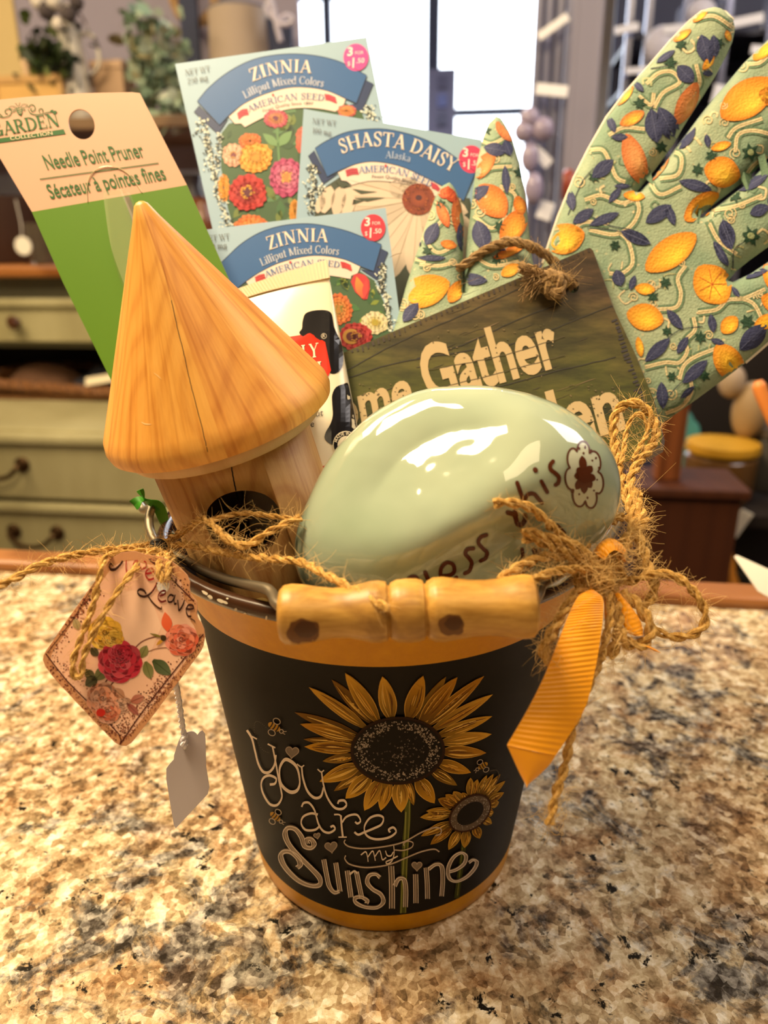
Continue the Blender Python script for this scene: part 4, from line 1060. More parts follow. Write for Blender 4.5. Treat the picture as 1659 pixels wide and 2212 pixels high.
# hand lettering
LT = '#e6d4c2'
you = [([(95, 402), (122, 448), (140, 520), (158, 590), (185, 634), (218, 636), (246, 600), (256, 540)], 16), ([(210, 478), (236, 492), (252, 500)], 9), ([(236, 490), (254, 580), (270, 670), (284, 735), (288, 780), (262, 820), (222, 815), (186, 760), (174, 705), (188, 668), (222, 655), (256, 672), (250, 700), (222, 706)], 14), ([(112, 435), (128, 440), (150, 452)], 8),
       ([(372, 590), (396, 606), (412, 596)], 8), ([(398, 604), (406, 670), (430, 740), (468, 778), (504, 770), (520, 720)], 16), ([(486, 618), (506, 634), (522, 624)], 8), ([(508, 630), (518, 700), (540, 775), (580, 832), (622, 840), (646, 818), (634, 794), (606, 796), (598, 812)], 14)]
for p, w in you: s7(p, w, LT, 6, .5)
s7([(300, 570), (276, 620), (284, 700), (330, 745), (372, 738), (388, 690), (372, 610), (330, 570)], 20, LT, 6, .4, closed=True)
for p, w in (([(398, 830), (410, 808), (440, 808), (470, 850), (490, 920), (515, 962), (550, 974), (582, 955), (574, 936), (558, 942)], 13), ([(488, 872), (450, 866), (408, 884), (396, 922), (420, 958), (470, 958), (500, 936)], 13),
             ([(578, 872), (604, 872), (620, 884)], 9), ([(615, 876), (620, 940), (626, 996)], 18), ([(602, 998), (648, 998)], 7), ([(622, 916), (644, 886), (680, 872), (708, 876), (724, 906), (708, 922), (694, 912)], 12),
             ([(690, 970), (712, 984), (742, 972), (800, 948), (840, 926), (850, 890), (820, 876), (775, 892), (746, 940), (758, 988), (810, 1010), (880, 1000), (920, 970), (906, 944), (880, 956), (888, 972)], 13)): s7(p, w, LT, 6, .5)
DM = '#bfac99'
for p, w in (([(640, 1012), (634, 1030), (664, 1052), (740, 1062), (850, 1052), (960, 1026), (1060, 972), (1130, 946), (1168, 952), (1166, 980), (1138, 990)], 8), ([(642, 1100), (638, 1122), (670, 1152), (760, 1168), (880, 1152), (980, 1112), (1060, 1080), (1130, 1066), (1160, 1080)], 8), ([(914, 1070), (960, 1072), (1006, 1056), (1014, 1030), (986, 1020), (962, 1034), (966, 1048)], 7)): s7(p, w, DM, 6, .6)
for p, w in (([(726, 1098), (752, 1080), (762, 1104), (766, 1136)], 8), ([(764, 1110), (790, 1076), (800, 1100), (806, 1130)], 8), ([(804, 1106), (828, 1074), (838, 1096), (846, 1124), (866, 1112)], 8), ([(862, 1074), (872, 1100), (892, 1102), (906, 1080)], 8), ([(908, 1046), (910, 1090), (898, 1130), (874, 1148), (866, 1136), (892, 1124), (930, 1104)], 8)): s7(p, w, LT, 6, .5)
def outl(p, w):
    s7(p, w, '#7d6c5d', 6, .45); s7(p, w*.55, '#ab9884', 7, .45)
    q = [Vector(a) for a in p]
    for s in (-1, 1):
        e = []
        for i in range(len(q)):
            tt = (q[min(i+1, len(q)-1)]-q[max(0, i-1)]).normalized(); nn = Vector((-tt.y, tt.x)); ww = w*(.45+.55*abs(tt.y)); e.append(tuple(q[i]+nn*s*ww*.42))
        s7(e, 5, '#eddccb', 8, .8)
for p, w in (([(432, 1036), (428, 1012), (452, 1010), (468, 1036), (452, 1058), (416, 1048), (398, 996), (364, 954), (322, 948), (308, 982), (330, 1040), (386, 1106), (450, 1170), (498, 1224), (498, 1264), (450, 1270), (380, 1240), (312, 1172), (284, 1112), (298, 1082), (336, 1082), (376, 1112), (392, 1150), (374, 1170)], 30),
             ([(522, 1122), (536, 1200), (552, 1270), (580, 1306), (608, 1300)], 26), ([(588, 1140), (600, 1220), (612, 1302)], 26), ([(652, 1184), (662, 1260), (672, 1334)], 28), ([(664, 1206), (690, 1186), (708, 1200)], 10), ([(702, 1190), (716, 1260), (732, 1340)], 26),
             ([(832, 1222), (808, 1204), (772, 1212), (762, 1250), (792, 1288), (836, 1316), (850, 1358), (816, 1390), (750, 1388), (700, 1364), (694, 1338), (728, 1332), (762, 1352), (756, 1368)], 24),
             ([(894, 1158), (898, 1280), (898, 1396)], 32), ([(912, 1270), (934, 1232), (964, 1234), (974, 1290), (972, 1388)], 26), ([(1028, 1204), (1030, 1290), (1030, 1366)], 28), ([(1086, 1168), (1092, 1250), (1094, 1342)], 26), ([(1100, 1176), (1140, 1150), (1172, 1162), (1178, 1240), (1172, 1328)], 24),
             ([(1214, 1192), (1256, 1178), (1296, 1146), (1306, 1104), (1280, 1086), (1236, 1112), (1208, 1172), (1214, 1226), (1252, 1246), (1308, 1222), (1352, 1176), (1366, 1138), (1346, 1126), (1322, 1140)], 20)): outl(p, w)
def heart(x, y, s, rot, col='#a89684'):
    pts = []
    for k in range(24):
        a = 2*PI*k/24; hx = 16*math.sin(a)**3; hy = -(13*math.cos(a)-5*math.cos(2*a)-2*math.cos(3*a)-math.cos(4*a))
        pts.append((x+s*(hx*math.cos(rot)-hy*math.sin(rot))/16, y+s*(hx*math.sin(rot)+hy*math.cos(rot))/16))
    art.poly(Z7(pts), shade(col, -.25), 6); art.stroke(Z7(pts), 5*S7, col, 7, 2, closed=True)
heart(346, 522, 36, .1); heart(484, 990, 18, -.2); heart(562, 1052, 34, -.15); heart(1036, 1158, 28, 0, '#b39f8d')
def bee(x, y, s, rot, f=1):
    def q(u, w): return (x+s*(u*math.cos(rot)-w*math.sin(rot)), y+s*(u*math.sin(rot)+w*math.cos(rot)))
    art.poly(Z7([q(1.0*math.cos(k), .55*math.sin(k)) for k in [2*PI*i/14 for i in range(14)]]), '#b98a2a', 6)
    for u in (-.5, 0, .5): s7([q(u, -.5), q(u+.08, 0), q(u, .5)], s*.2, '#2a1c10', 7, 1, 3)
    for c_ in ((-.1, -.95), (.15, .95)):
        s7([q(c_[0]+.55*math.cos(k), c_[1]*.95+.42*math.sin(k)) for k in [2*PI*i/8 for i in range(8)]], s*.13, '#b5a48f', 7, 1, 2, closed=True)
    s7([q(1.25+.28*math.cos(k), .28*math.sin(k)) for k in [2*PI*i/8 for i in range(8)]], s*.12, '#b5a48f', 7, 1, 2, closed=True)
    s7([q(1.5, -.1), q(1.9, -.4)], s*.1, '#b5a48f', 7, 1, 2); s7([q(1.5, .1), q(1.95, .1)], s*.1, '#b5a48f', 7, 1, 2)
bee(246, 382, 38, .55); bee(1402, 600, 30, 2.6); bee(252, 885, 34, .7)
for k in range(26):
    a = k/25; x = 210-70*math.sin(a*3.4)-a*12; y = 395-70*math.sin(a*5)*.9+a*70
    art.disc(*Z7([(x, y)])[0], 2.2*S7, 2.2*S7, '#5d5146', 6, seg=5)
s7([(1440, 630), (1475, 625), (1490, 650), (1480, 680)], 5, '#4d443a', 6, 1)
art.done('painted_artwork', print_mat('pail_print', .6, .12), pail)['label'] = 'chalk style sunflowers and lettering You are my Sunshine'

# ears, bail and wooden grip
wire = mat('galvanised_wire', '#857b68', 0.42, 0.75)
earm = mat('ear_brown', '#4a3626', 0.3, 0.3)
for s, px, py in ((-1, 332, 1128), (1, 1330, 1122)):
    p = Vector((s*.0945, .006, .160))
    M = Matrix.Translation(p) @ Matrix.Rotation(s*PI/2, 4, 'Y')
    lathe('pail_ear', [(.0035, 0), (.0035, .0022), (.010, .0022), (.0115, 0)], 20, earm, pail, M, closed=True)
GD = 0.2215
def bailpt(x, y, d): return P(x, y, d)
bl = [bailpt(x, y, d) for x, y, d in ((303, 1092, .325), (312, 1102, .322), (326, 1098, .318), (322, 1120, .314), (326, 1150, .308), (345, 1180, .300), (400, 1210, .286), (440, 1233, .276), (490, 1252, .262), (540, 1264, .249), (576, 1272, .2405), (590, 1285, .236), (600, 1305, .2285), (640, 1322, GD))]
br_ = [bailpt(x, y, d) for x, y, d in ((1110, 1312, GD), (1150, 1300, .2275), (1163, 1282, .2345), (1172, 1262, .240), (1210, 1238, .250), (1258, 1212, .264), (1300, 1180, .281), (1328, 1142, .300), (1339, 1105, .314), (1334, 1078, .322), (1326, 1086, .325))]
V, F = merge([tube_data(cr(bl, 8), .00185, 10), tube_data(cr(br_, 8), .00185, 10), tube_data([bl[-1], br_[0]], .00185, 8)])
mesh('bail_wire', V, F, wire, pail)['label'] = 'grey bent wire bail'
ga, gb = P(604, 1328, GD), P(1156, 1309, GD)
ax = (gb-ga); L_ = ax.length; ax.normalize()
q3 = Vector((0, 0, 1))-ax*ax.z; q3.normalize()
gm = Matrix((ax.cross(q3)*-1, q3, ax)).transposed().to_4x4(); gm.translation = ga
# profile in photo pixels along the grip: (fraction, half height px)
gp = [(0, 44), (.004, 54), (.02, 63), (.05, 66), (.09, 64), (.15, 58), (.21, 54), (.27, 55), (.32, 61), (.355, 66), (.39, 67), (.418, 64), (.425, 56), (.430, 55), (.436, 61), (.46, 67), (.50, 69), (.54, 68), (.562, 64), (.568, 57), (.574, 56), (.58, 62), (.605, 69), (.64, 70), (.69, 66), (.75, 61), (.81, 60), (.87, 63), (.92, 68), (.955, 70), (.985, 68), (.997, 60), (1, 48)]
gp = [(a, b) for a, b in gp]
fine_ = []
for i in range(len(gp)-1):
    for k in range(3): fine_.append((gp[i][0]+(gp[i+1][0]-gp[i][0])*k/3, gp[i][1]+(gp[i+1][1]-gp[i][1])*k/3))
fine_.append(gp[-1])
gw = mat('grip_wood', '#c79a52', 0.42); t = NT(gw)
v = t.coord((1, 1, 1))
n1 = t.noise(t.coord((.12, 1, 1)), 500, 4, .6); n2 = t.noise(v, 60, 4, .6, .5); n3 = t.noise(v, 38, 2, .5)
c = t.ramp(n1, [(0.3, '#a97a30'), (0.7, '#d2a350')]); c = t.mix(t.ramp(n2, [(.46, (0, 0, 0)), (.70, (.75, .75, .75))]), c, '#7c5222')
t.base(c); t.bump(n1, .15, .0003)
grip = lathe('wooden_grip', [(1e-4, 0)]+[(h*GD/FPX*1.0, a*L_) for a, h in fine_]+[(1e-4, L_)], 64, gw, pail, gm)
grip['label'] = 'turned pale wooden grip with dark knots'
GS = Surf(grip)
random.seed(4)
Z6 = zm(420, 1180, 2.074)
for grp in (((490, 385, 78, 66, '#6a3f16'), (498, 372, 52, 42, '#4f2c0e')), ((1152, 350, 66, 52, '#70461a'), (1160, 345, 42, 34, '#53300f'))):
    art = Art(GS, .00008, .00005)
    for x, y, w, h, cc in grp:
        pts = [(x+w*math.cos(k)*random.uniform(.82, 1.05), y+h*math.sin(k)*random.uniform(.82, 1.05)) for k in [2*PI*i/18 for i in range(18)]]
        art.grid([tuple(v_) for v_ in cr(Z6(pts), 2, True)], cc, 0 if w > 55 else 1, 6)
    art.done('wood_knot', print_mat('knot_wood', .5), grip)

# ================================================================== BIRDHOUSE
def axis_frame(px, py, d, idir, tilt):
    """up axis seen along idir in the photo, leaning tilt radians towards the viewer"""
    r = ray(px, py).normalized()
    a = (RT*idir[0]-UP*idir[1]); a = (a-r*a.dot(r)).normalized()
    n = a*math.cos(tilt)-r*math.sin(tilt)
    x = (RT-n*RT.dot(n)).normalized(); y = n.cross(x)
    M = Matrix((x, y, n)).transposed().to_4x4(); M.translation = P(px, py, d); return M
BD = 0.288
BM = axis_frame(478, 905, BD, (-.352, -.936), math.radians(17.6))
k_ = BD/FPX
Rr, Rb_ = 248*k_, 178*k_
pine = wood_mat('pine_roof', '#eab055', '#cb8637', 55, (1, 1, .10), .42, '#b9762b', .1)
pine2 = wood_mat('pine_body', '#d8aa6a', '#b97a3a', 40, (1, 1, .14), .5, '#a56c30', .1)
ply = wood_mat('plywood_ring', '#d9b98a', '#c29e6c', 40, (.3, .3, 1), .6)
bh = thing('birdhouse', BM @ Vector((0, 0, -.1)), 'small round pine birdhouse with a conical roof standing in the pail', 'birdhouse')
HR = 0.0785
prof = [(Rr*.93, -.0002), (Rr*.985, .0004), (Rr, .003), (Rr*.985, .0065)]
for i in range(1, 20):
    f = i/20; prof.append((Rr*.985*(1-f)+.0028*f, .0065+(HR-.0065)*f))
prof += [(.0024, HR+.0012), (.0013, HR+.0021), (.0002, HR+.0024)]
V, F = lathe_data(prof, 96); F.append(tuple(range(96))[::-1]); V = [BM @ v for v in V]
# roof in its own axes so the grain runs up the cone
roof = mesh('conical_roof', [BM.inverted() @ v for v in V], F, pine, None); roof.matrix_world = BM; 
attach(roof, bh)
def local(name, V, F, m, M, parent, smooth=True, idx=None):
    o = mesh(name, V, F, m, None, smooth, idx); o.matrix_world = M
    attach(o, parent)
    return o
# glued wedges of the roof: each wedge's own grain
t = NT(pine)
tc = t.n('TexCoord'); sep = t.n('SeparateXYZ'); t.l(tc.outputs['Object'], sep.inputs[0])
at = t.n('Math', operation='ARCTAN2'); t.l(sep.outputs[1], at.inputs[0]); t.l(sep.outputs[0], at.inputs[1])
mu = t.n('Math', operation='MULTIPLY_ADD'); t.l(at.outputs[0], mu.inputs[0]); mu.inputs[1].default_value = 1.75; mu.inputs[2].default_value = 20.3
fl = t.n('Math', operation='FLOOR'); t.l(mu.outputs[0], fl.inputs[0])
wn_ = t.n('TexWhiteNoise', noise_dimensions='1D'); t.l(fl.outputs[0], wn_.inputs['W'])
ms = t.n('VectorMath', operation='MULTIPLY_ADD'); t.l(wn_.outputs['Color'], ms.inputs[0]); ms.inputs[1].default_value = (.5, .5, .5); 
arc_ = t.n('Math', operation='MULTIPLY'); t.l(at.outputs[0], arc_.inputs[0]); arc_.inputs[1].default_value = .030
cb = t.n('CombineXYZ'); t.l(arc_.outputs[0], cb.inputs[0]); t.l(sep.outputs[2], cb.inputs[2]); t.l(cb.outputs[0], ms.inputs[2])
def pine_grain(t, vec, sx, tone):
    """irregular growth-ring lines running up the wood, with a few broad figured bands"""
    m1 = t.n('Mapping'); m1.inputs['Scale'].default_value = (sx, sx, sx*.035); t.l(vec, m1.inputs[0])
    n1 = t.noise(m1.outputs[0], 1.0, 2, .55, .3)
    m2 = t.n('Mapping'); m2.inputs['Scale'].default_value = (1, 1, .32); t.l(vec, m2.inputs[0])
    n0 = t.noise(m2.outputs[0], 26, 1, .4)
    mul = t.n('Math', operation='MULTIPLY'); t.l(n0, mul.inputs[0]); mul.inputs[1].default_value = 15.0
    fr_ = t.n('Math', operation='PINGPONG'); t.l(mul.outputs[0], fr_.inputs[0]); fr_.inputs[1].default_value = .5
    rings = t.ramp(fr_.outputs[0], [(0.0, tone[2]), (.07, tone[2]), (.22, tone[1]), (.5, tone[0])])
    lines = t.ramp(n1, [(.34, tone[3]), (.44, tone[1]), (.56, tone[0])])
    c = t.mix(.5, rings, lines)
    m3 = t.n('Mapping'); m3.inputs['Scale'].default_value = (1, 1, .12); t.l(vec, m3.inputs[0])
    f_ = t.noise(m3.outputs[0], 1500, 2, .5)
    c = t.mix(.16, c, t.ramp(f_, [(.35, tone[3]), (.65, tone[0])])); t.bump(n1, .12, .0003)
    return c
c = pine_grain(t, ms.outputs[0], 520, ('#f2b658', '#e9a84a', '#cf8a36', '#c67e2c'))
sh_ = t.n('Mix', data_type='RGBA', blend_type='MULTIPLY'); sh_.inputs[0].default_value = .30; t.l(c, sh_.inputs[6])
t.l(t.ramp(wn_.outputs['Value'], [(0, '#d59a48'), (1, '#ffffff')]), sh_.inputs[7]); t.base(sh_.outputs[2])
t = NT(pine2); t.base(pine_grain(t, t.coord(), 300, ('#dcb070', '#d2a260', '#a86a30', '#b67c40')))
# ring under the roof, body with entrance hole
Rp = 214*k_
V, F = lathe_data([(Rp*.6, -.0003), (Rp*.985, -.0004), (Rp, -.0012), (Rp, -.0045), (Rp*.98, -.0055), (Rp*.6, -.0056)], 72, True)
local('roof_ring', V, F, ply, BM, bh)
HB = .105
def cyl_bm(r, z0, z1, seg):
    V, F = lathe_data([(r, z0), (r, z1)], seg); F.append(tuple(range(seg))[::-1]); F.append(tuple(seg+k for k in range(seg))); return V, F
V, F = cyl_bm(Rb_, -HB, -.0057, 96)
tmp = mesh('tmp_outer', [BM @ v for v in V], F, pine2)
hs = Surf(tmp)
hp0 = hs(526, 1134); hl = BM.inverted() @ hp0
ang = math.atan2(hl.y, hl.x); hz = hl.z
rh = 80*k_*.97
V2, F2 = cyl_bm(Rb_*.80, -HB+.005, -.011, 72)
Vd, Fd = cyl_bm(rh, -.02, .06, 48)
DMx = Matrix.Translation((0, 0, hz)) @ Matrix.Rotation(ang, 4, 'Z') @ Matrix.Rotation(PI/2, 4, 'Y')
Vd = [DMx @ Vector((v.x, v.y, v.z)) for v in Vd]
bpy.data.objects.remove(tmp)
body = local('birdhouse_body', V, F, pine2, BM, bh, False)
body['label'] = 'round pine body with a dark entrance hole'
cut = [mesh('cutter_inner', V2, F2, darkm, None, False), mesh('cutter_hole', Vd, Fd, darkm, None, False)]
for cobj in cut:
    cobj.matrix_world = BM
    bm = bmesh.new(); bm.from_mesh(cobj.data); bmesh.ops.recalc_face_normals(bm, faces=bm.faces); bm.to_mesh(cobj.data); bm.free()
    md = body.modifiers.new('bore', 'BOOLEAN'); md.operation = 'DIFFERENCE'; md.object = cobj; md.solver = 'EXACT'
bm = bmesh.new(); bm.from_mesh(body.data); bmesh.ops.recalc_face_normals(bm, faces=bm.faces); bm.to_mesh(body.data); bm.free()
bpy.context.view_layer.update()
dg = bpy.context.evaluated_depsgraph_get()
nm_ = bpy.data.meshes.new_from_object(body.evaluated_get(dg))
body.modifiers.clear(); old = body.data; body.data = nm_; nm_.name = 'birdhouse_body'
for cobj in cut: bpy.data.objects.remove(cobj)
# smooth outer wall, darker brown inside
body.data.materials.clear(); body.data.materials.append(pine2); body.data.materials.append(mat('raw_inside', '#6d4a2a', .8))
for p_ in body.data.polygons:
    c_ = p_.center; r_ = math.hypot(c_.x, c_.y); ins = r_ < Rb_*.97 and -HB+.001 < c_.z < -.0065
    p_.material_index = 1 if ins else 0; p_.use_smooth = abs(r_-Rb_) < Rb_*.01
bpy.context.view_layer.update()
# perch
pp = hs(566, 1306); pd = (BM.to_3x3() @ Vector((math.cos(ang+.1), math.sin(ang+.1), 0))).normalized()
tube('perch', [pp-pd*.004, pp, pp+pd*.011, pp+pd*.0122], lambda u: .0034 if u < .9 else .0028, mat('pale_dowel', '#dcc07a', .5), bh, 18)
class WSurf(Surf): pass
RS2 = Surf(roof); BS2 = Surf(body)
art = Art(RS2, .00006, .00005)
Z8 = zm(220, 500, 2.698)
random.seed(2)
def crack(a_, pts, w, col):
    q = cr(pts, 10); q = [v_+Vector((random.uniform(-1, 1), random.uniform(-1, 1)))*.5 for v_ in q]
    a_.stroke([tuple(v_) for v_ in q], w, col, 0, 1, smooth=False)
crack(art, Z8([(405, 400), (440, 560), (475, 700), (520, 900), (570, 1090), (618, 1285)]), 1.6, '#3a220e')
crack(art, Z8([(345, 160), (375, 280), (405, 400)]), .8, '#a5692a')
art.stroke(Z8([(300, 822), (325, 840), (348, 862)]), 2.2, '#f0c27c', 0, 4, taper=True)
art.stroke(Z8([(228, 1110), (255, 1122), (290, 1124)]), 3, '#f2c886', 0, 4, taper=True)
art.done('roof_crack', print_mat('crack_line', .7), roof)
art = Art(BS2, .00006, .00005)
crack(art, Z8([(750, 1330), (760, 1400), (775, 1480), (792, 1560)]), 3.0, '#1c1008')
art.done('body_crack', print_mat('crack_line'), body)

# ================================================================== CERAMIC STONE
SD = 0.262
SCX, SCY = 985, 1078
celadon = mat('celadon_glaze', '#a6b5a0', 0.05, 0, .6, Coat_Weight=.6, Coat_Roughness=.03); t = NT(celadon)
v = t.coord()
n1 = t.noise(v, 14, 3, .5, .8)
t.base(t.ramp(n1, [(.3, '#95a890'), (.5, '#a5b59f'), (.72, '#bac4a8')]))
n2 = t.noise(v, 30, 2, .4); n2b = t.noise(v, 9, 2, .4)
out = [(633, 1190), (640, 1140), (660, 1085), (690, 1025), (725, 968), (770, 920), (815, 884), (870, 856), (930, 840), (990, 836), (1050, 838), (1110, 848), (1170, 866), (1225, 894), (1270, 928), (1305, 970), (1325, 1020), (1330, 1070), (1318, 1120), (1285, 1180), (1240, 1230), (1180, 1285), (1100, 1330), (1000, 1358), (880, 1365), (770, 1350), (690, 1310), (645, 1250)]
oc = cr(out, 12, True)
pol = []
for p_ in oc: pol.append((math.atan2(p_.y-SCY, p_.x-SCX), math.hypot(p_.x-SCX, p_.y-SCY)))
pol.sort()
def rout(a):
    lo = None
    for i in range(len(pol)):
        a0, r0 = pol[i-1]; a1, r1 = pol[i]
        if i == 0: a0 -= 2*PI
        if a0 <= a <= a1: return r0+(r1-r0)*(a-a0)/max(1e-9, a1-a0)
    a0, r0 = pol[-1]; a1, r1 = pol[0]; a1 += 2*PI
    return r0+(r1-r0)*(a-a0)/max(1e-9, a1-a0)
sr = ray(SCX, SCY).normalized(); sx = (RT-sr*RT.dot(sr)).normalized(); sy = sr.cross(sx); 
if sy.dot(UP) > 0: sy = -sy
sc0 = P(SCX, SCY, SD); kk = SD/FPX
bm = bmesh.new(); bmesh.ops.create_icosphere(bm, subdivisions=6, radius=1)
def pl_(nx, ny, nz, d):
    n = Vector((nx, ny, nz)).normalized(); return n, d
DZ = 205.0
cuts = [pl_(.42, .66, .62, 172), pl_(-.26, -.46, .85, 160)]
for vv in bm.verts:
    d = vv.co.normalized(); a = math.atan2(d.y, d.x); R0 = rout(a); s = math.hypot(d.x, d.y)
    r = 1/math.sqrt((s/R0)**2+(d.z/DZ)**2)
    e = (1/r)**14
    for n, dd in cuts:
        c_ = n.dot(d)
        if c_ > 0: e += (c_/dd)**14
    r = e**(-1/14)
    # keep the outline
    w_ = max(0, 1-abs(d.z)*1.6); r = r*(1-w_)+(1/math.sqrt((s/R0)**2+(d.z/DZ)**2))*w_
    x, y, z = d.x*r, d.y*r, d.z*r
    # scale with distance so that the outline holds its real proportions
    w3 = 1+.011*noise.noise(Vector((d.x, d.y, d.z))*3.1+Vector((3.3, 1.7, .4)))+.004*noise.noise(Vector((d.x, d.y, d.z))*6.3)
    vv.co = sc0+(sx*x+sy*y-sr*z)*(kk*w3)
st = thing('ceramic_stone', sc0-Z*.03, 'glossy pale celadon ceramic stone lettered Bless this, lying in the pail', 'stone')
stone = bm_obj('stone_body', bm, celadon, st, True)
SS = Surf(stone)
art = Art(SS, .00018, .00008)
ZA = zm(600, 780, 2.074)
BRN = '#5a2d17'
def sa(p, w, **k): 
    pts = ZA(p); ww = w/2.074
    art.stroke(pts, ww, BRN, 0, 8, **k)
    for q in (pts[0], pts[-1]): art.disc(q[0], q[1], ww/2, ww/2, BRN, 0, seg=10)
for p, w in (([(574, 1002), (590, 972), (615, 966), (628, 985), (622, 1006)], 20), ([(600, 1030), (620, 1010)], 18), ([(660, 946), (672, 975), (690, 1018)], 20),
             ([(738, 962), (770, 958), (790, 940), (784, 910), (756, 902), (732, 926), (730, 962), (748, 984), (776, 984), (800, 968)], 18),
             ([(876, 838), (850, 842), (840, 862), (858, 884), (868, 905), (858, 938), (838, 950)], 18), ([(934, 778), (908, 788), (898, 812), (916, 836), (936, 856), (930, 882), (908, 894)], 18),
             ([(1030, 678), (1056, 686), (1066, 704), (1072, 726), (1090, 732), (1108, 708), (1106, 690)], 22), ([(1068, 690), (1062, 668)], 18),
             ([(1072, 545), (1086, 585), (1112, 650)], 19), ([(1102, 622), (1122, 596), (1146, 594), (1164, 612), (1182, 634)], 19), ([(1180, 538), (1192, 560), (1206, 586)], 18), ([(1152, 486), (1155, 490)], 22),
             ([(1232, 450), (1220, 466), (1222, 486), (1242, 502), (1258, 520), (1256, 544), (1244, 554)], 19),
             ([(1252, 735), (1268, 752), (1284, 770)], 16), ([(1094, 842), (1098, 880), (1092, 920), (1070, 965)], 17), ([(1148, 846), (1160, 870), (1172, 850)], 22), ([(1135, 920), (1100, 945), (1060, 975)], 14)): sa(p, w)
# flower: scalloped outline, spots and a dark star
fc = (1372, 512)
ol_old = [(1320, 362), (1345, 362), (1362, 380), (1385, 372), (1412, 378), (1420, 402), (1438, 420), (1452, 448), (1446, 480), (1456, 500), (1448, 525), (1432, 545), (1428, 580), (1404, 600), (1392, 640), (1372, 664), (1352, 648), (1330, 636), (1304, 620), (1300, 590), (1316, 560), (1308, 528), (1288, 508), (1282, 470), (1294, 440), (1316, 428), (1330, 430), (1328, 400)]
ol = []
for k in range(84):
    th_ = 2*PI*k/84; rr_ = .70+.30*abs(math.sin(3.5*th_+.5))**.55; ol.append((1371+86*rr_*math.cos(th_)+10*math.sin(th_), 512+152*rr_*math.sin(th_)))
art.grid(ZA(ol), '#c3c9b4', 0, 5)
art.stroke(ZA(ol), 8/2.074, BRN, 1, 2, closed=True)
for a_, l_ in ((-1.75, 80), (-.75, 55), (.25, 62), (.95, 62), (1.6, 74), (2.25, 72), (3.1, 55), (-2.5, 50)):
    tp = (fc[0]+l_*.85*math.cos(a_), fc[1]+l_*1.12*math.sin(a_)); b_, t2 = ZA([fc, tp]); art.leaf(b_, t2, 17, BRN, 1, None, 8, .62, .7)
art.disc(*ZA([fc])[0], 14, 16, BRN, 2)
for x, y in ((1350, 400), (1375, 395), (1400, 410), (1420, 440), (1432, 480), (1425, 530), (1412, 575), (1385, 605), (1350, 590), (1320, 580), (1368, 420), (1405, 450)):
    b_, t2 = ZA([(x, y), (x+(x-fc[0])*.14, y+(y-fc[1])*.14)]); art.leaf(b_, t2, 5, BRN, 1, None, 5)
art.done('painted_lettering', print_mat('brown_underglaze', .22), st)['label'] = 'brown words Bless this and a brown flower'
for x, y, r in ((852, 667, 1.1), (138, 787, 1.3), (935, 260, .9)): pass

# ================================================================== HAND CREAM TUBE
TD = 0.335
tp_ = Plane((600, 640, TD+.006), (760, 880, TD-.004), (560, 900, TD-.004))
cream = mat('cream_plastic', '#efe4c8', .18, 0, .5)
tubeo = thing('hand_cream_tube', tp_(640, 900)-Z*.06, 'white hand cream tube with black cow spots and a red label behind the birdhouse', 'tube')
tout = [(448, 672), (470, 700), (712, 603), (722, 640), (738, 720), (756, 820), (772, 905), (790, 1010), (800, 1100), (560, 1160), (500, 950)]
def tub_h(x, y): return .011*min(1, max(0, (y+.32*(x-600)-640)/260))
nx_, ny_ = 26, 30
V, F = [], []
def tubept(u, v_, side):
    # u across 0..1, v down 0..1
    L0, R0 = Vector((452, 668)), Vector((711, 600)); L1, R1 = Vector((545, 1165)), Vector((806, 1100))
    e0, e1 = L0.lerp(L1, v_), R0.lerp(R1, v_); p = e0.lerp(e1, u)
    th = (.0006+.0125*min(1, v_*1.6)**.8)*math.sqrt(max(0, 1-(2*u-1)**2))
    return tp_(p.x, p.y, side*th)
for side in (1, -1):
    b = len(V)
    for j in range(ny_+1):
        for i in range(nx_+1): V.append(tubept((1-math.cos(PI*i/nx_))/2, j/ny_, side))
    for j in range(ny_):
        for i in range(nx_): F.append((b+j*(nx_+1)+i, b+j*(nx_+1)+i+1, b+(j+1)*(nx_+1)+i+1, b+(j+1)*(nx_+1)+i)[::side])
tb = mesh('tube_body', V, F, cream, tubeo)
cp = cr([(446, 652), (560, 610), (708, 563)], 40)
lo = cr([(454, 672), (575, 632), (713, 602)], 40)
V, F = [], []
n = len(cp)
for i, (a, b) in enumerate(zip(cp, lo)):
    h = .0011+(.00022 if i % 2 else 0)
    V += [tp_(a.x, a.y, h), tp_(b.x, b.y, h), tp_(b.x, b.y, -h), tp_(a.x, a.y, -h)]
for i in range(n-1):
    for k in range(4): F.append((i*4+k, i*4+(k+1) % 4, i*4+4+(k+1) % 4, i*4+4+k))
F += [(0, 1, 2, 3), tuple((n-1)*4+k for k in (3, 2, 1, 0))]
mesh('ribbed_crimp', V, F, mat('crimp_plastic', '#e4d6b6', .3), tubeo, False)
TS = Surf(tb); art = Art(TS, .0002, .00008)
Zt = zm(440, 440, 3.606)
art.grid([tuple(q) for q in cr(Zt([(745, 1010), (765, 975), (770, 920), (790, 860), (850, 835), (940, 830), (990, 850), (1005, 900), (1015, 960), (1040, 1020), (1068, 1080), (1085, 1180), (1080, 1260), (1050, 1310), (1000, 1325), (960, 1290), (900, 1150), (800, 1060)]), 3, True)], '#17161a', 0, 10)
art.grid([tuple(q) for q in cr(Zt([(1090, 1405), (1120, 1400), (1140, 1480), (1165, 1600), (1185, 1720), (1195, 1800), (1100, 1830), (1040, 1880), (980, 1870), (942, 1830), (950, 1780), (985, 1720), (1005, 1650), (1000, 1560), (1000, 1490), (1030, 1430)]), 3, True)], '#17161a', 0, 10)
art.grid(Zt([(300, 960), (525, 928), (522, 975), (505, 1040), (430, 1120), (300, 1100)]), '#17161a', 0, 10)
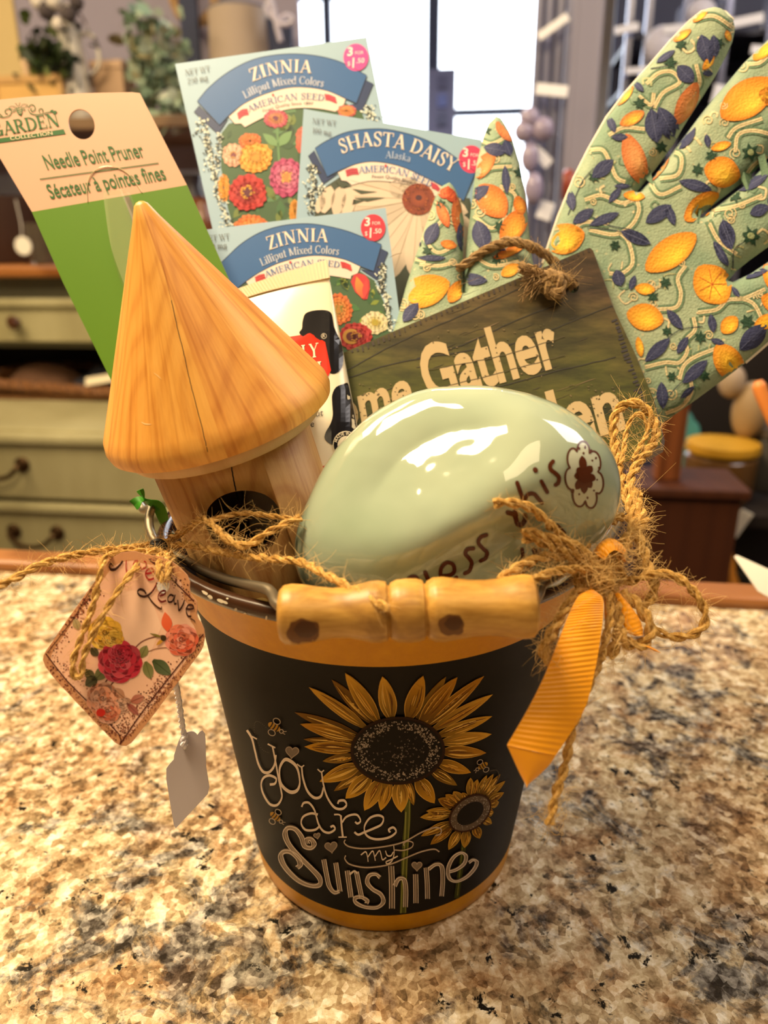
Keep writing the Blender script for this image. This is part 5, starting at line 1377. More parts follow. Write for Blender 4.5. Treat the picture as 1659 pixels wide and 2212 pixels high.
art.grid(Zt([(430, 1080), (600, 1050), (830, 1012), (945, 1080), (990, 1300), (960, 1362), (850, 1480), (560, 1500), (420, 1400)]), '#d5301c', 1, 12)
for s_, a_, b_, hgt in (('UDDERLY', (395, 1270), (900, 1195), 108), ('SMOOTH', (440, 1412), (925, 1338), 108)):
    V_, F_, w_ = roman(s_, .06, 1.3, 1.0)
    for hv, col, lay in ((1.55, '#1a1512', 2), (1.0, '#f3e6c4', 3)):
        V_, F_, w_ = roman(s_, .06, 1.3, hv)
        a2, b2 = Zt([a_, b_]); up_ = (-.06*hgt/3.606, -hgt/3.606); mp_ = line_map(a2[0], a2[1], ((b2[0]-a2[0])/w_, (b2[1]-a2[1])/w_), up_)
        art.glyphs((V_, F_), mp_, col, lay)
rg = sans('R', 0); a2, b2 = Zt([(922, 1048), (945, 1043)]); art.glyphs(rg, fit_line(rg, a2, b2, (0, -26/3.606)), '#d8ceb8', 3)
art.stroke(Zt([(935+20*math.cos(k), 1035+20*math.sin(k)) for k in [2*PI*i/12 for i in range(12)]]), 3/3.606, '#d8ceb8', 3, 3, closed=True)
for s_, a_, b_, hgt in (('without', (700, 1690), (930, 1652), 52), ('grease', (690, 1770), (860, 1738), 52)):
    tr_ = sans(s_); a2, b2 = Zt([a_, b_]); art.glyphs(tr_, fit_line(tr_, a2, b2, (0, -hgt/3.606)), '#3a3330', 2)
sc_ = Zt([(1105, 1880)])[0]
art.disc(*sc_, 28, 30, '#efe4c8', 1); art.disc(*sc_, 26, 28, '#17161a', 2); art.disc(*sc_, 18, 19, '#efe4c8', 3)
tr_ = sans('MADE IN USA', .01)
art.glyphs(tr_, arc_map([(sc_[0]+20*math.cos(a), sc_[1]+21*math.sin(a)) for a in [PI+.2+k*(PI-.4)/8 for k in range(9)]], width(tr_), 6.5), '#efe4c8', 4)
art.poly(Zt([(925, 2045), (990, 2030), (1010, 2110), (945, 2125)]), '#d5301c', 1)
art.done('tube_print', print_mat('tube_ink', .2), tubeo)['label'] = 'black cow spots and red UDDERLY SMOOTH label'

# ================================================================== SEED PACKETS
PAPER = mat('packet_paper', '#93b3cc', .5)
INK = print_mat('packet_ink', .42)
def packet(outline, pl, label, group):
    t_ = thing('seed_packet', pl(*outline[3])-Z*.01, label, 'seed packet', group)
    slab('paper_envelope', outline, pl, .0016, PAPER, t_, edge=mat('packet_edge', '#d8dccb', .6))
    return t_
def ribbon_banner(a, outer, inner, tails, white, zz, sc):
    o, i_ = cr(zz(outer), 8), cr(zz(inner), 8)
    loop = [tuple(p) for p in o]+[tuple(p) for p in i_]
    for tl in tails: a.poly(zz(tl), '#1d3566', 1); a.stroke(zz(tl), 3*sc, '#0f1d38', 2, 1, smooth=False, closed=True)
    a.poly(loop, '#2a5f9f', 3)
    a.stroke(loop, 3.4*sc, '#16294c', 4, 1, smooth=False, closed=True)
    w = [tuple(p) for p in cr(zz(white[0]), 8)]+zz(white[1])+[tuple(p) for p in cr(zz(white[2]), 8)]+zz(white[3])
    a.poly(w, '#e6d6cc', 3); a.stroke(w, 2.6*sc, '#2b2f45', 4, 1, smooth=False, closed=True)
def flag(a, pts, col, w):
    for k in (-1, 0, 1):
        a.stroke([(x+k*w*.25, y+k*w*1.05) for x, y in pts], w*.8, col, 6, 5)
def sticker(t_, pl, x, y, rx, ry, col, sc, tilt=0.0):
    s = Art(pl, .0004, .00005)
    s.disc(x, y, rx, ry, col, 0, seg=36)
    def put(str_, ox, oy, h, w_, bold):
        tr_ = sans(str_, bold); k = rx/30
        ex = (math.cos(tilt), math.sin(tilt)); W_ = width(tr_)
        s.glyphs(tr_, line_map(x+ox*k, y+oy*k+ox*k*math.tan(tilt), (ex[0]*w_*k/W_, ex[1]*w_*k/W_), (.05*h*k, -h*k)), '#f3dfe0', 1)
    put('3', -22, -5, 21, 14, .03); put('FOR', -3, -7, 8, 21, .0); put('$', -21, 19, 11, 7, .0); put('1', -13, 24, 24, 8, .03); put('.50', 0, 14, 12, 20, .01)
    s.done('price_sticker', INK, t_)['label'] = 'round price sticker reading 3 for $1.50'
def lilac_edge(a, p0, p1, wid, n, sd):
    random.seed(sd); A, B = Vector(p0), Vector(p1); d = B-A; q = Vector((-d.y, d.x)).normalized()
    for i in range(n):
        s = random.random(); o = random.gauss(0, .30)*wid*(.7+.3*math.sin(s*20)); c_ = A+d*s+q*o
        an = random.random()*2*PI; l = random.uniform(3.5, 8)
        a.leaf((c_.x, c_.y), (c_.x+l*math.cos(an), c_.y+l*math.sin(an)), l*.6, random.choice(['#20262a', '#39433f', '#dde5da', '#e9eee4', '#c5d0c4']), 3+i % 3, None, 4, .5)
def greens(a, zone, n, sd, cols=('#3f6a45', '#2f5238', '#6a7c40', '#2a4434', '#57805a', '#7a8a55')):
    random.seed(sd); xs = [p[0] for p in zone]; ys = [p[1] for p in zone]
    a.poly(zone, '#3d5e40', 1)
    k = 0
    while k < n:
        x, y = random.uniform(min(xs), max(xs)), random.uniform(min(ys), max(ys)); an = random.random()*2*PI; l = random.uniform(14, 38)
        x2, y2 = x+l*math.cos(an), y+l*math.sin(an); w_ = l*.5
        if all(inside(u, v_, zone) for u, v_ in ((x, y), (x2, y2), ((x+x2)/2+w_/2, (y+y2)/2), ((x+x2)/2-w_/2, (y+y2)/2))):
            a.leaf((x, y), (x2, y2), w_, random.choice(cols), 2, None, 6, .5)
        k += 1
def romtext(a, str_, pts, h, col, lay=6, heavy=1.0, track=0.02, slab_w=1.0):
    V_, F_, w_ = roman(str_, track, slab_w, heavy); a.glyphs((V_, F_), arc_map(pts, w_, h), col, lay)

PL1 = Plane((378, 138, .402), (792, 80, .402), (500, 600, .391))
PL2 = Plane((656, 235, .389), (1040, 302, .389), (760, 640, .378))
PL3 = Plane((455, 494, .367), (833, 449, .367), (650, 740, .358))
# --- back zinnia packet
pk = packet([(378, 138), (792, 80), (834, 290), (902, 640), (515, 740)], PL1, 'zinnia seed packet at the back, its pink price sticker against the bright window', 'seed packets')
a = Art(PL1); zz = zm(360, 60, 3.318); sc = 1/3.318; random.seed(21)
zone = zz([(392, 760), (445, 690), (560, 660), (700, 590), (850, 540), (1100, 530), (1290, 545), (1400, 610), (1500, 900), (1560, 1300), (1700, 2000), (640, 2100), (500, 1500), (440, 1300), (390, 1000)])
greens(a, zone, 260, 5)
zf = lambda x, y, rx, ry, cols, heart=None, lay=4, n0=15: zinnia(a, *zz([(x, y)])[0], rx*sc, ry*sc, cols, heart, 4, lay, n0)
a.stroke(zz([(790, 700), (800, 850), (810, 1000)]), 16*sc, '#5f8a5c', 3, 5); a.leaf(*zz([(800, 850), (690, 760)]), 60*sc, '#6d9566', 3); a.leaf(*zz([(800, 850), (900, 740)]), 70*sc, '#6d9566', 3)
zf(600, 815, 85, 60, ['#d9642c', '#e37a34']); zf(480, 915, 85, 85, ['#e0a890', '#e8bfa5'], ('#7a3a4a', '#d7a25e'), 5, 13)
zf(410, 1150, 40, 100, ['#d98a28', '#e59a30']); zf(640, 935, 128, 115, ['#e59a2e', '#efaf42', '#e8a438'], ('#d89030', '#b98a3a'), 6)
zf(785, 655, 95, 68, ['#b83a5a', '#c85a66', '#c97a5a'], ('#6a2050', '#d9a060'), 5, 18); zf(975, 810, 50, 100, ['#cf5a4c', '#d86a58'])
zf(860, 1075, 128, 145, ['#b43a72', '#c24e82', '#cf6a94'], ('#c9824a', '#d9b060'), 6, 14)
zf(580, 1185, 146, 140, ['#b81d22', '#c42a2a', '#a5161e'], ('#5a1430', '#d9a338'), 8, 16)
zf(610, 1440, 135, 100, ['#d9682c', '#e47c38', '#df8a40'], None, 6, 18); zf(920, 1320, 40, 90, ['#d9902c']); zf(1290, 600, 70, 45, ['#cf5a5a', '#dd8a4a'])
ribbon_banner(a, [(220, 530), (300, 435), (420, 335), (560, 255), (700, 210), (880, 190), (1050, 200), (1200, 232), (1310, 278), (1435, 345)], [(1360, 545), (1280, 510), (1150, 455), (1000, 430), (860, 435), (700, 480), (560, 545), (460, 620), (380, 700)],
   [[(232, 560), (197, 605), (370, 765), (440, 655), (380, 700)], [(1418, 372), (1482, 405), (1400, 605), (1290, 560), (1360, 545)]],
   ([(445, 640), (560, 545), (700, 480), (860, 435), (1000, 430), (1150, 455), (1285, 510)], [(1262, 580), (1215, 600)], [(1210, 606), (1100, 585), (980, 578), (850, 592), (700, 645), (562, 716)], [(535, 690), (490, 692)]), zz, sc)
romtext(a, 'ZINNIA', zz([(615, 392), (730, 350), (880, 325), (1040, 332)]), 92*sc, '#e9dccf', 6, 1.0, .06)
romtext(a, 'Lilliput Mixed Colors', zz([(565, 515), (680, 460), (850, 415), (1000, 412), (1125, 430)]), 58*sc, '#c3c9dd', 6, .9)
romtext(a, 'AMERICAN SEED', zz([(590, 610), (720, 560), (880, 525), (1010, 518), (1130, 530)]), 46*sc, '#50649c', 6, .9)
tr_ = sans('Finest Quality Since 1897'); a.glyphs(tr_, arc_map(zz([(690, 612), (820, 572), (960, 555), (1050, 558)]), width(tr_), 22*sc), '#4b4652', 6)
flag(a, zz([(512, 640), (545, 612), (585, 605)]), '#c23a54', 15*sc); flag(a, zz([(1135, 500), (1170, 505), (1215, 525)]), '#c23a54', 15*sc)
a.disc(*zz([(763, 485)])[0], 9*sc, 9*sc, '#c8324a', 7, seg=8)
for s_, y in (('NET WT', 345), ('250 mg', 408)):
    V_, F_, w_ = roman(s_, .02, 1, .8); p0, p1 = zz([(135+(y-345)*.25, y), (315-(y-345)*.25, y-32)]); a.glyphs((V_, F_), line_map(*p0, ((p1[0]-p0[0])/w_, (p1[1]-p0[1])/w_), (-.08*14, -40*sc)), '#585c60', 5)
lilac_edge(a, zz([(250, 660)])[0], zz([(440, 1430)])[0], 30, 300, 3); lilac_edge(a, zz([(1440, 560)])[0], zz([(1520, 800)])[0], 26, 120, 4); lilac_edge(a, zz([(380, 760)])[0], zz([(360, 960)])[0], 18, 50, 9)
a.done('printed_front', INK, pk)
sticker(pk, PL1, 769, 125, 27, 29.5, '#d8469c', 1, -.06)

# --- shasta daisy packet
pk = packet([(656, 235), (1040, 302), (1120, 700), (720, 780), (640, 470)], PL2, 'shasta daisy seed packet in the middle, partly behind the small glove', 'seed packets')
a = Art(PL2); zz = zm(640, 220, 3.072); sc = 1/3.072; random.seed(22)
zone = zz([(150, 640), (200, 560), (290, 500), (480, 480), (700, 500), (900, 590), (1010, 640), (1150, 640), (1300, 1300), (500, 1500), (150, 900), (120, 760)])
a.poly(zone, '#3f4a40', 1)
random.seed(8)
for i in range(26):
    an = 2*PI*i/26+random.uniform(-.06, .06); cx_, cy_ = 810, 650
    if -2.7 < an-2*PI < -.4 and False: continue
    l = random.uniform(520, 640) if math.sin(an) > -.35 else 220
    tp = (cx_+l*math.cos(an), cy_+l*math.sin(an)*.95); b_ = (cx_+60*math.cos(an), cy_+60*math.sin(an))
    p0, p1 = zz([b_, tp])
    if not inside(*p1, zone):
        for f in (.9, .8, .7, .6, .5, .4, .3):
            q = (p0[0]+(p1[0]-p0[0])*f, p0[1]+(p1[1]-p0[1])*f)
            if inside(*q, zone): p1 = q; break
        else: continue
    a.leaf(p0, p1, 130*sc, shade('#d8c6b4', random.uniform(-.08, .06)), 2+i % 2, None, 8, .6, .7)
    a.stroke([p0, ((p0[0]+p1[0])/2, (p0[1]+p1[1])/2), p1], 3*sc, '#b5a28f', 4, 4, taper=True)
for x0, y0, x1, y1, w_ in ((180, 740, 230, 560, 95), (260, 760, 300, 560, 95), (330, 770, 360, 590, 90), (140, 740, 180, 620, 60)): a.leaf(*zz([(x0, y0), (x1, y1)]), w_*sc, shade('#dccab8', random.uniform(-.06, .05)), 5, None, 8, .55, .6)
for pts in ([(260, 530), (340, 560), (300, 580)], [(370, 580), (470, 595), (540, 600), (430, 615)], [(380, 640), (480, 640), (590, 640), (470, 665)], [(370, 690), (450, 660), (380, 650)]): a.poly(zz(pts), '#3f4a3c', 5)
a.disc(*zz([(810, 650)])[0], 108*sc, 105*sc, '#6f2f22', 6, seg=30, rings=3, edge='#8c3d28')
a.disc(*zz([(815, 645)])[0], 66*sc, 58*sc, '#a5502f', 7, seg=24, rings=2, edge='#7d3424'); a.disc(*zz([(812, 640)])[0], 22*sc, 18*sc, '#4a2030', 8, seg=14)
for i in range(90):
    an = random.random()*2*PI; r = random.uniform(.5, 1.02); x, y = zz([(810+105*r*math.cos(an), 650+102*r*math.sin(an))])[0]; a.disc(x, y, 5*sc, 5*sc, random.choice(['#b5642f', '#5a221c', '#8d3f28']), 8, seg=5)
ribbon_banner(a, [(125, 310), (200, 262), (330, 205), (480, 183), (620, 188), (800, 232), (950, 300), (1080, 388), (1190, 470)], [(1110, 660), (1000, 580), (850, 500), (680, 428), (520, 400), (400, 415), (280, 462), (205, 500)],
   [[(118, 325), (80, 362), (178, 548), (275, 478), (205, 500)]],
   ([(275, 470), (400, 415), (520, 400), (680, 428), (850, 500), (1000, 582)], [(962, 650)], [(955, 648), (880, 610), (750, 556), (600, 532), (480, 530), (368, 556)], [(335, 530), (300, 525)]), zz, sc)
romtext(a, 'SHASTA DAISY', zz([(300, 350), (420, 310), (560, 300), (720, 325), (880, 390), (1040, 475)]), 96*sc, '#e6dad2', 6, 1.0, .03)
romtext(a, 'Alaska', zz([(590, 378), (670, 384), (755, 405)]), 48*sc, '#aebfe0', 6, .8)
romtext(a, 'AMERICAN SEED', zz([(415, 478), (540, 470), (660, 482), (780, 520), (895, 572)]), 44*sc, '#5a78b5', 6, .9)
tr_ = sans('Finest Quality Since 1897'); a.glyphs(tr_, arc_map(zz([(500, 510), (610, 512), (720, 535), (835, 578)]), width(tr_), 22*sc), '#4b4652', 6)
flag(a, zz([(330, 478), (370, 465), (410, 465)]), '#c23a54', 14*sc); flag(a, zz([(895, 555), (930, 570), (955, 598)]), '#c23a54', 14*sc)
a.disc(*zz([(593, 428)])[0], 9*sc, 9*sc, '#c8324a', 7, seg=8)
for s_, y in (('NET WT', 145), ('100 mg', 208)):
    V_, F_, w_ = roman(s_, .02, 1, .8); p0, p1 = zz([(105, y), (265-(y-145)*.5, y+18)]); a.glyphs((V_, F_), line_map(*p0, ((p1[0]-p0[0])/w_, (p1[1]-p0[1])/w_), (1, -34*sc)), '#6a6f78', 5)
lilac_edge(a, zz([(110, 420)])[0], zz([(100, 750)])[0], 24, 160, 5); lilac_edge(a, zz([(180, 560)])[0], zz([(150, 640)])[0], 22, 60, 6)
a.done('printed_front', INK, pk)
sticker(pk, PL2, 1018, 345, 27, 30, '#d23463', 1, .1)

# --- front zinnia packet
pk = packet([(445, 496), (833, 449), (860, 655), (885, 860), (520, 900)], PL3, 'front zinnia seed packet with a red price sticker, behind the white tube', 'seed packets')
a = Art(PL3); zz = zm(440, 440, 3.606); sc = 1/3.606; random.seed(23)
zone = zz([(300, 640), (450, 560), (600, 520), (900, 500), (1110, 520), (1220, 530), (1330, 600), (1400, 760), (1450, 980), (1500, 1400), (400, 1500), (300, 1100)])
greens(a, zone, 200, 7, ('#3f7040', '#2f5a38', '#7a8c34', '#2a4a34', '#557f3a', '#8a9a45'))
zf(1050, 830, 112, 130, ['#c9622a', '#d9752e', '#d28438'], ('#a8742a', '#8a8a3a'), 5, 18)
hp_ = zz([(1245, 750), (1180, 690), (1145, 610), (1170, 555), (1215, 545), (1260, 560), (1290, 600), (1295, 660), (1275, 745)]); a.poly(hp_, '#c22f3c', 4); a.leaf(*zz([(1240, 740), (1190, 570)]), 70*sc, '#d8503a', 5, '#e0923a'); a.leaf(*zz([(1250, 740), (1270, 590)]), 46*sc, '#d43e40', 6)
zf(1335, 930, 112, 92, ['#d9cfa5', '#e3dab4', '#ddd29a'], ('#a89a3a', '#c9b04a'), 5, 14)
zf(1185, 1040, 140, 112, ['#a81c22', '#b8262a', '#9a1a20'], ('#5a1420', '#c99038'), 8, 15); a.disc(*zz([(1150, 1040)])[0], 66*sc, 60*sc, '#b8893a', 11, seg=20); a.disc(*zz([(1150, 1040)])[0], 40*sc, 36*sc, '#5a1a20', 12, seg=16)
zf(700, 900, 130, 120, ['#b83a5a', '#c85a66']); 
ribbon_banner(a, [(100, 500), (180, 420), (300, 310), (450, 222), (620, 172), (800, 158), (950, 175), (1110, 213), (1240, 262), (1385, 320)], [(1325, 530), (1220, 490), (1100, 438), (950, 410), (800, 412), (600, 460), (450, 530), (340, 600), (230, 690)],
   [[(1372, 345), (1436, 380), (1350, 595), (1225, 512), (1325, 530)]],
   ([(330, 610), (450, 530), (600, 460), (800, 412), (950, 410), (1100, 438), (1222, 490)], [(1200, 545), (1150, 565)], [(1145, 590), (1000, 566), (880, 560), (700, 590), (540, 640), (420, 700)], [(380, 680)]), zz, sc)
romtext(a, 'ZINNIA', zz([(510, 366), (640, 325), (790, 302), (970, 305)]), 104*sc, '#e6dace', 6, 1.0, .06)
romtext(a, 'Lilliput Mixed Colors', zz([(455, 492), (600, 432), (760, 398), (920, 392), (1055, 405)]), 62*sc, '#c3c9d6', 6, .9)
romtext(a, 'AMERICAN SEED', zz([(485, 580), (640, 525), (800, 492), (940, 488), (1060, 505)]), 48*sc, '#4f74a8', 6, .9)
flag(a, zz([(405, 600), (440, 580), (480, 572)]), '#c8323e', 16*sc); flag(a, zz([(1070, 478), (1105, 484), (1150, 505)]), '#c8323e', 16*sc)
a.disc(*zz([(676, 460)])[0], 10*sc, 10*sc, '#c8324a', 7, seg=8)
for s_, y in (('NET WT', 300), ('250 mg', 368)):
    V_, F_, w_ = roman(s_, .02, 1, .8); p0, p1 = zz([(5, y), (205-(y-300)*.3, y-22)]); a.glyphs((V_, F_), line_map(*p0, ((p1[0]-p0[0])/w_, (p1[1]-p0[1])/w_), (-1, -44*sc)), '#585c58', 5)
lilac_edge(a, zz([(1400, 480)])[0], zz([(1380, 700)])[0], 18, 130, 5); lilac_edge(a, zz([(1420, 700)])[0], zz([(1455, 980)])[0], 12, 120, 6)
a.done('printed_front', INK, pk)
sticker(pk, PL3, 440+1320/3.606, 440+190/3.606, 26.5, 29, '#cf2743', 1, -.02)

# ================================================================== PRUNER ON ITS CARD
CPL = Plane((-66, 225, .353), (300, 201, .353), (380, 700, .347))
cardm = mat('card_white', '#cfa68c', .5); cgreen = mat('card_green', '#557d1f', .45)
pc_ = thing('pruner_card', CPL(330, 860)-Z*.05, 'green and white hanging card of a needle point pruner, standing at the left', 'carded tool')
hole = [(522+84*math.cos(k)*.985-14*math.sin(k), 795+92*math.sin(k)+30*math.cos(k)) for k in [2*PI*i/32 for i in range(32)]]
Z1 = zm(0, 0, 2.9625)
kh = Z1(hole)
top = [(-70, 231), (0, 215), (60, 209), (180, 201), (285, 199), (302, 201)]
slab('backing_card', top+[(404, 400), (500, 615), (640, 915), (300, 960), (262, 866), (136, 610), (69, 458), (2, 345)], CPL, .0008, cardm, pc_, [kh])
a = Art(CPL, .00012, .00006)
a.poly([(69, 458), (404, 400), (500, 615), (640, 915), (300, 960), (262, 866), (136, 610)], '#5a8522', 0)
G = '#2c6430'
def sl(str_, p0, p1, up_, col, bold=0.0, lay=2):
    tr_ = sans(str_, bold); q0, q1 = Z1([p0, p1]); a.glyphs(tr_, fit_line(tr_, q0, q1, (up_[0]/2.9625, up_[1]/2.9625)), col, lay)
sl('Needle Point Pruner', (300, 1086), (932, 1002), (-40, -94), G, .012)
sl('Sécateur à pointes fines', (324, 1274), (1068, 1148), (-38, -94), G, .012)
a.stroke(Z1([(256, 1148), (1015, 1045)]), 2, G, 2, 2, smooth=False)
V_, F_, w_ = roman('GARDEN', .0, 1, 1.05); q0, q1 = Z1([(-42, 878), (388, 806)]); a.glyphs((V_, F_), line_map(*q0, ((q1[0]-q0[0])/w_, (q1[1]-q0[1])/w_), (-24/2.9625, -84/2.9625)), G, 2)
a.poly(Z1([(-60, 895), (408, 828), (421, 858), (-50, 922)]), G, 1)
sl('COLLECTION', (68, 899), (340, 864), (-6, -24), '#ead4b4', .004, 3)
# bee and scrolls above the name
for p in ([(-10, 745), (20, 752), (60, 742), (75, 715), (60, 698), (38, 704), (34, 722), (50, 730)], [(-10, 720), (8, 738), (18, 745)], [(180, 690), (200, 672), (222, 680), (224, 704), (208, 714), (196, 702), (204, 694)], [(180, 700), (200, 728), (245, 735), (300, 722), (360, 712)], [(255, 722), (250, 706), (262, 696), (276, 704), (272, 718)]):
    a.stroke(Z1(p), 1.8, G, 2, 6)
a.leaf(*Z1([(330, 718), (370, 718)]), 5, G, 2); a.leaf(*Z1([(320, 716), (345, 704)]), 4, G, 2)
for t0, t1, w_ in (((120, 690), (135, 742), 12), ): a.leaf(*Z1([t0, t1]), w_, G, 3)
for k, y in enumerate((702, 714, 726)): a.stroke(Z1([(116+k*3, y), (138+k*2, y-2)]), 1.4, '#ddbfa2', 4, 2)
for p in ([(112, 690), (80, 680), (58, 690), (80, 700), (112, 694)], [(130, 688), (150, 668), (178, 674), (160, 688), (132, 692)], [(112, 698), (90, 708), (84, 718), (106, 708)], [(134, 696), (160, 700), (158, 708), (136, 702)]): a.stroke(Z1(p), 1.1, G, 2, 5)
a.stroke(Z1([(116, 684), (106, 666), (96, 664)]), 1, G, 2, 4); a.stroke(Z1([(122, 684), (124, 664), (132, 660)]), 1, G, 2, 4)
a.done('card_print', print_mat('card_ink', .42), pc_)
# moulded clear blister over the blade
plast = mat('clear_blister', '#d9dcb8', .06, 0, .9, Alpha=.24)
ZB = zm(0, 300, 3.456)
Lb = cr(ZB([(800, 430), (815, 620), (850, 900), (940, 1180), (1030, 1420), (1120, 1640)]), 8); Rb2 = cr(ZB([(970, 405), (1030, 520), (1120, 690), (1230, 900), (1360, 1150), (1480, 1400)]), 8)
V, F = [], []; NB = 14
for i, (l, r) in enumerate(zip(Lb, Rb2)):
    f = min(1, i/3)**.5
    for k in range(NB+1):
        s = k/NB; p = l.lerp(r, s); hgt = (.0005+.010*f*min(1, 2.2*math.sin(PI*s))**.8); V.append(CPL(p.x, p.y, hgt))
for i in range(len(Lb)-1):
    for k in range(NB): F.append((i*(NB+1)+k, i*(NB+1)+k+1, (i+1)*(NB+1)+k+1, (i+1)*(NB+1)+k))
F.append(tuple(range(NB+1)))
mesh('clear_blister', V, F, plast, pc_)['label'] = 'clear plastic blister'
# flange of the blister: a thin raised outline on the card
ol = ZB([(655, 470), (650, 380), (670, 290), (720, 235), (790, 210), (870, 215), (940, 250), (1000, 310), (1060, 400)])
V, F = tube_data([CPL(p.x, p.y, .0004) for p in cr(ol, 6)], .00022, 6); mesh('blister_flange', V, F, mat('flange_clear', '#cdbf9a', .1), pc_)
bo = [(950, 470), (985, 462), (1120, 760), (1200, 1000), (1130, 1010), (1060, 780)]
slab('pruner_blade', ZB(bo), lambda x, y, o=0: CPL(x, y, .0045+o), .0012, mat('blade_steel', '#8f8078', .3, .75), pc_)['label'] = 'grey steel pruner blade'

# ================================================================== GARDEN SIGN
SPL = Plane((760, 752, .343), (1283, 527, .349), (1425, 965, .322))
sm_ = mat('sign_board', '#4d4426', .42, 0, .25); t = NT(sm_)
v = t.coord((1, 1, 1), (0, 0, 0)); n1 = t.noise(t.coord((.35, 1, 1.6), (0, .42, 0)), 90, 6, .65); n2 = t.noise(v, 26, 4, .6)
c = t.ramp(n1, [(.32, '#1f170f'), (.5, '#443322'), (.68, '#5f4a33')])
c2 = t.ramp(n1, [(.3, '#23270c'), (.5, '#414416'), (.7, '#5a5a20')])
sepz = t.n('SeparateXYZ'); cc_ = t.n('TexCoord'); t.l(cc_.outputs['Object'], sepz.inputs[0])
mm = t.n('MapRange'); t.l(sepz.outputs[2], mm.inputs[0]); mm.inputs[1].default_value = .262; mm.inputs[2].default_value = .222
ad = t.n('Math', operation='ADD'); t.l(mm.outputs[0], ad.inputs[0]); t.l(n2, ad.inputs[1]); sb_ = t.n('Math', operation='SUBTRACT', use_clamp=True); t.l(ad.outputs[0], sb_.inputs[0]); sb_.inputs[1].default_value = .45
t.base(t.mix(sb_.outputs[0], c, c2)); t.bump(n1, .1, .0004)
sg = thing('garden_sign', SPL(1100, 900)-Z*.05, 'tilted mossy plank sign lettered Come Gather, hung on rope, behind the stone', 'sign')
hole_s = [(1238+13*math.cos(k), 617+16*math.sin(k)) for k in [2*PI*i/20 for i in range(20)]]
board = slab('sign_board', [(610, 818), (1274, 535), (1281, 541), (1322, 657), (1371, 763), (1411, 860), (1431, 940), (1428, 958), (1405, 975), (1210, 1060), (720, 1262)], SPL, .0085, sm_, sg, [hole_s], edge=mat('sign_edge', '#6f6763', .5), back=[(610, 808), (1280, 521), (1292, 524), (1340, 655), (1390, 760), (1428, 857), (1449, 938), (1445, 962), (1414, 980), (1214, 1066), (724, 1268)])
a = Art(SPL, .00015, .00007); random.seed(31)
DARKL = '#17130c'
for pts in ([(560, 905), (800, 800), (1000, 760), (1110, 742), (1210, 705), (1322, 660)], [(600, 1010), (800, 895), (930, 870), (1090, 832), (1210, 800), (1330, 772)], [(900, 775), (1000, 745), (1120, 690), (1230, 650)], [(700, 830), (850, 745), (1000, 680), (1150, 610)]):
    q = cr(pts, 10); q = [(p.x, p.y+random.uniform(-.8, .8)) for p in q]; a.stroke(q, 2.0, DARKL, 0, 1, smooth=False)
for i in range(40):
    x, y = random.uniform(760, 1330), random.uniform(540, 900); l = random.uniform(15, 60); sl_ = -.36
    p0, p1 = (x, y), (x+l, y+l*sl_); a.stroke([p0, ((x+x+l)/2, (y+y+l*sl_)/2+random.uniform(-2, 2)), p1], random.uniform(.8, 2.2), random.choice(['#241b10', '#33291a', '#6f5a3f']), 0, 4, taper=True)
# nicked dark edges
for i in range(30):
    s = i/29; x, y = 1330+(1412-1330)*s, 690+(930-690)*s
    l = random.uniform(6, 17); a.stroke([(x-l+4, y+random.uniform(-2, 2)+l*.3), (x+3, y)], random.uniform(3, 6), '#1d1622', 1, 1, smooth=False)
for i in range(46):
    s = i/45; x, y = 760+(1270-760)*s, 758+(537-758)*s; l = random.uniform(3, 12); a.stroke([(x, y), (x+2, y+l)], random.uniform(2, 5), '#2b1f16', 1, 1, smooth=False)
CRM = '#b7a076'
def word(s_, p0, p1, up_, bold=.028, col=CRM):
    tr_ = sans(s_, bold); a.glyphs(tr_, fit_line(tr_, p0, p1, up_), col, 2)
word('Come', (662, 960), (895, 878), (-16, -92))
word('Gather', (925, 868), (1216, 786), (-34, -118))
word('in the', (640, 1060), (840, 990), (-20, -88))
word('Garden', (962, 1036), (1352, 922), (-32, -120))
for i in range(150):  # worn specks in the paint
    x, y = random.choice([(random.uniform(930, 1210), random.uniform(700, 850)), (random.uniform(1230, 1340), random.uniform(830, 925)), (random.uniform(770, 890), random.uniform(830, 900))]); a.disc(x, y, random.uniform(.8, 3), random.uniform(.8, 2.2), random.choice(['#5a4f2e', '#4a4424', '#6a5a3a']), 3, seg=6)
for pts in ([(925, 800), (1080, 770), (1220, 728)], [(930, 842), (1080, 806), (1220, 768)]):
    a.stroke([(p.x, p.y+random.uniform(-1, 1)) for p in cr(pts, 12)], 1.6, '#3a3118', 3, 1, smooth=False)
a.done('sign_lettering', print_mat('sign_paint', .4), sg)['label'] = 'cream distressed lettering Come Gather in the Garden'
jute = mat('jute', '#a87c42', .85, 0, .2); t = NT(jute)
n1 = t.noise(t.coord(), 700, 3, .6); t.base(t.ramp(n1, [(.3, '#8f6c34'), (.5, '#c3974f'), (.7, '#e0bd7a')])); t.bump(n1, .3, .0004)
fuzzm = mat('jute_fibre', '#dcb878', .8, 0, .2)
def yarn(path, r, plies=2, pitch=.009): return twine_data(path, r, plies, pitch)
def rope_part(name, paths, parent, r, plies=2, pitch=.009, fz=2500, fl=.006, m=None):
    V, F = merge([yarn([P(*q) if len(q) == 3 and not isinstance(q, Vector) else q for q in p_], r, plies, pitch) for p_ in paths]); o = mesh(name, V, F, m or jute, parent)
    if fz:
        V, F = merge([fuzz_data([P(*q) for q in p_], r, fz, fl) for p_ in paths]); f = mesh('loose_fibres', V, F, fuzzm, o); f['kind'] = 'stuff'
    return o
brope = mat('sign_rope_fibre', '#8f6f48', .9); t = NT(brope); t.base(t.ramp(t.noise(t.coord(), 600, 3), [(.3, '#6b5233'), (.7, '#a98a5e')]))
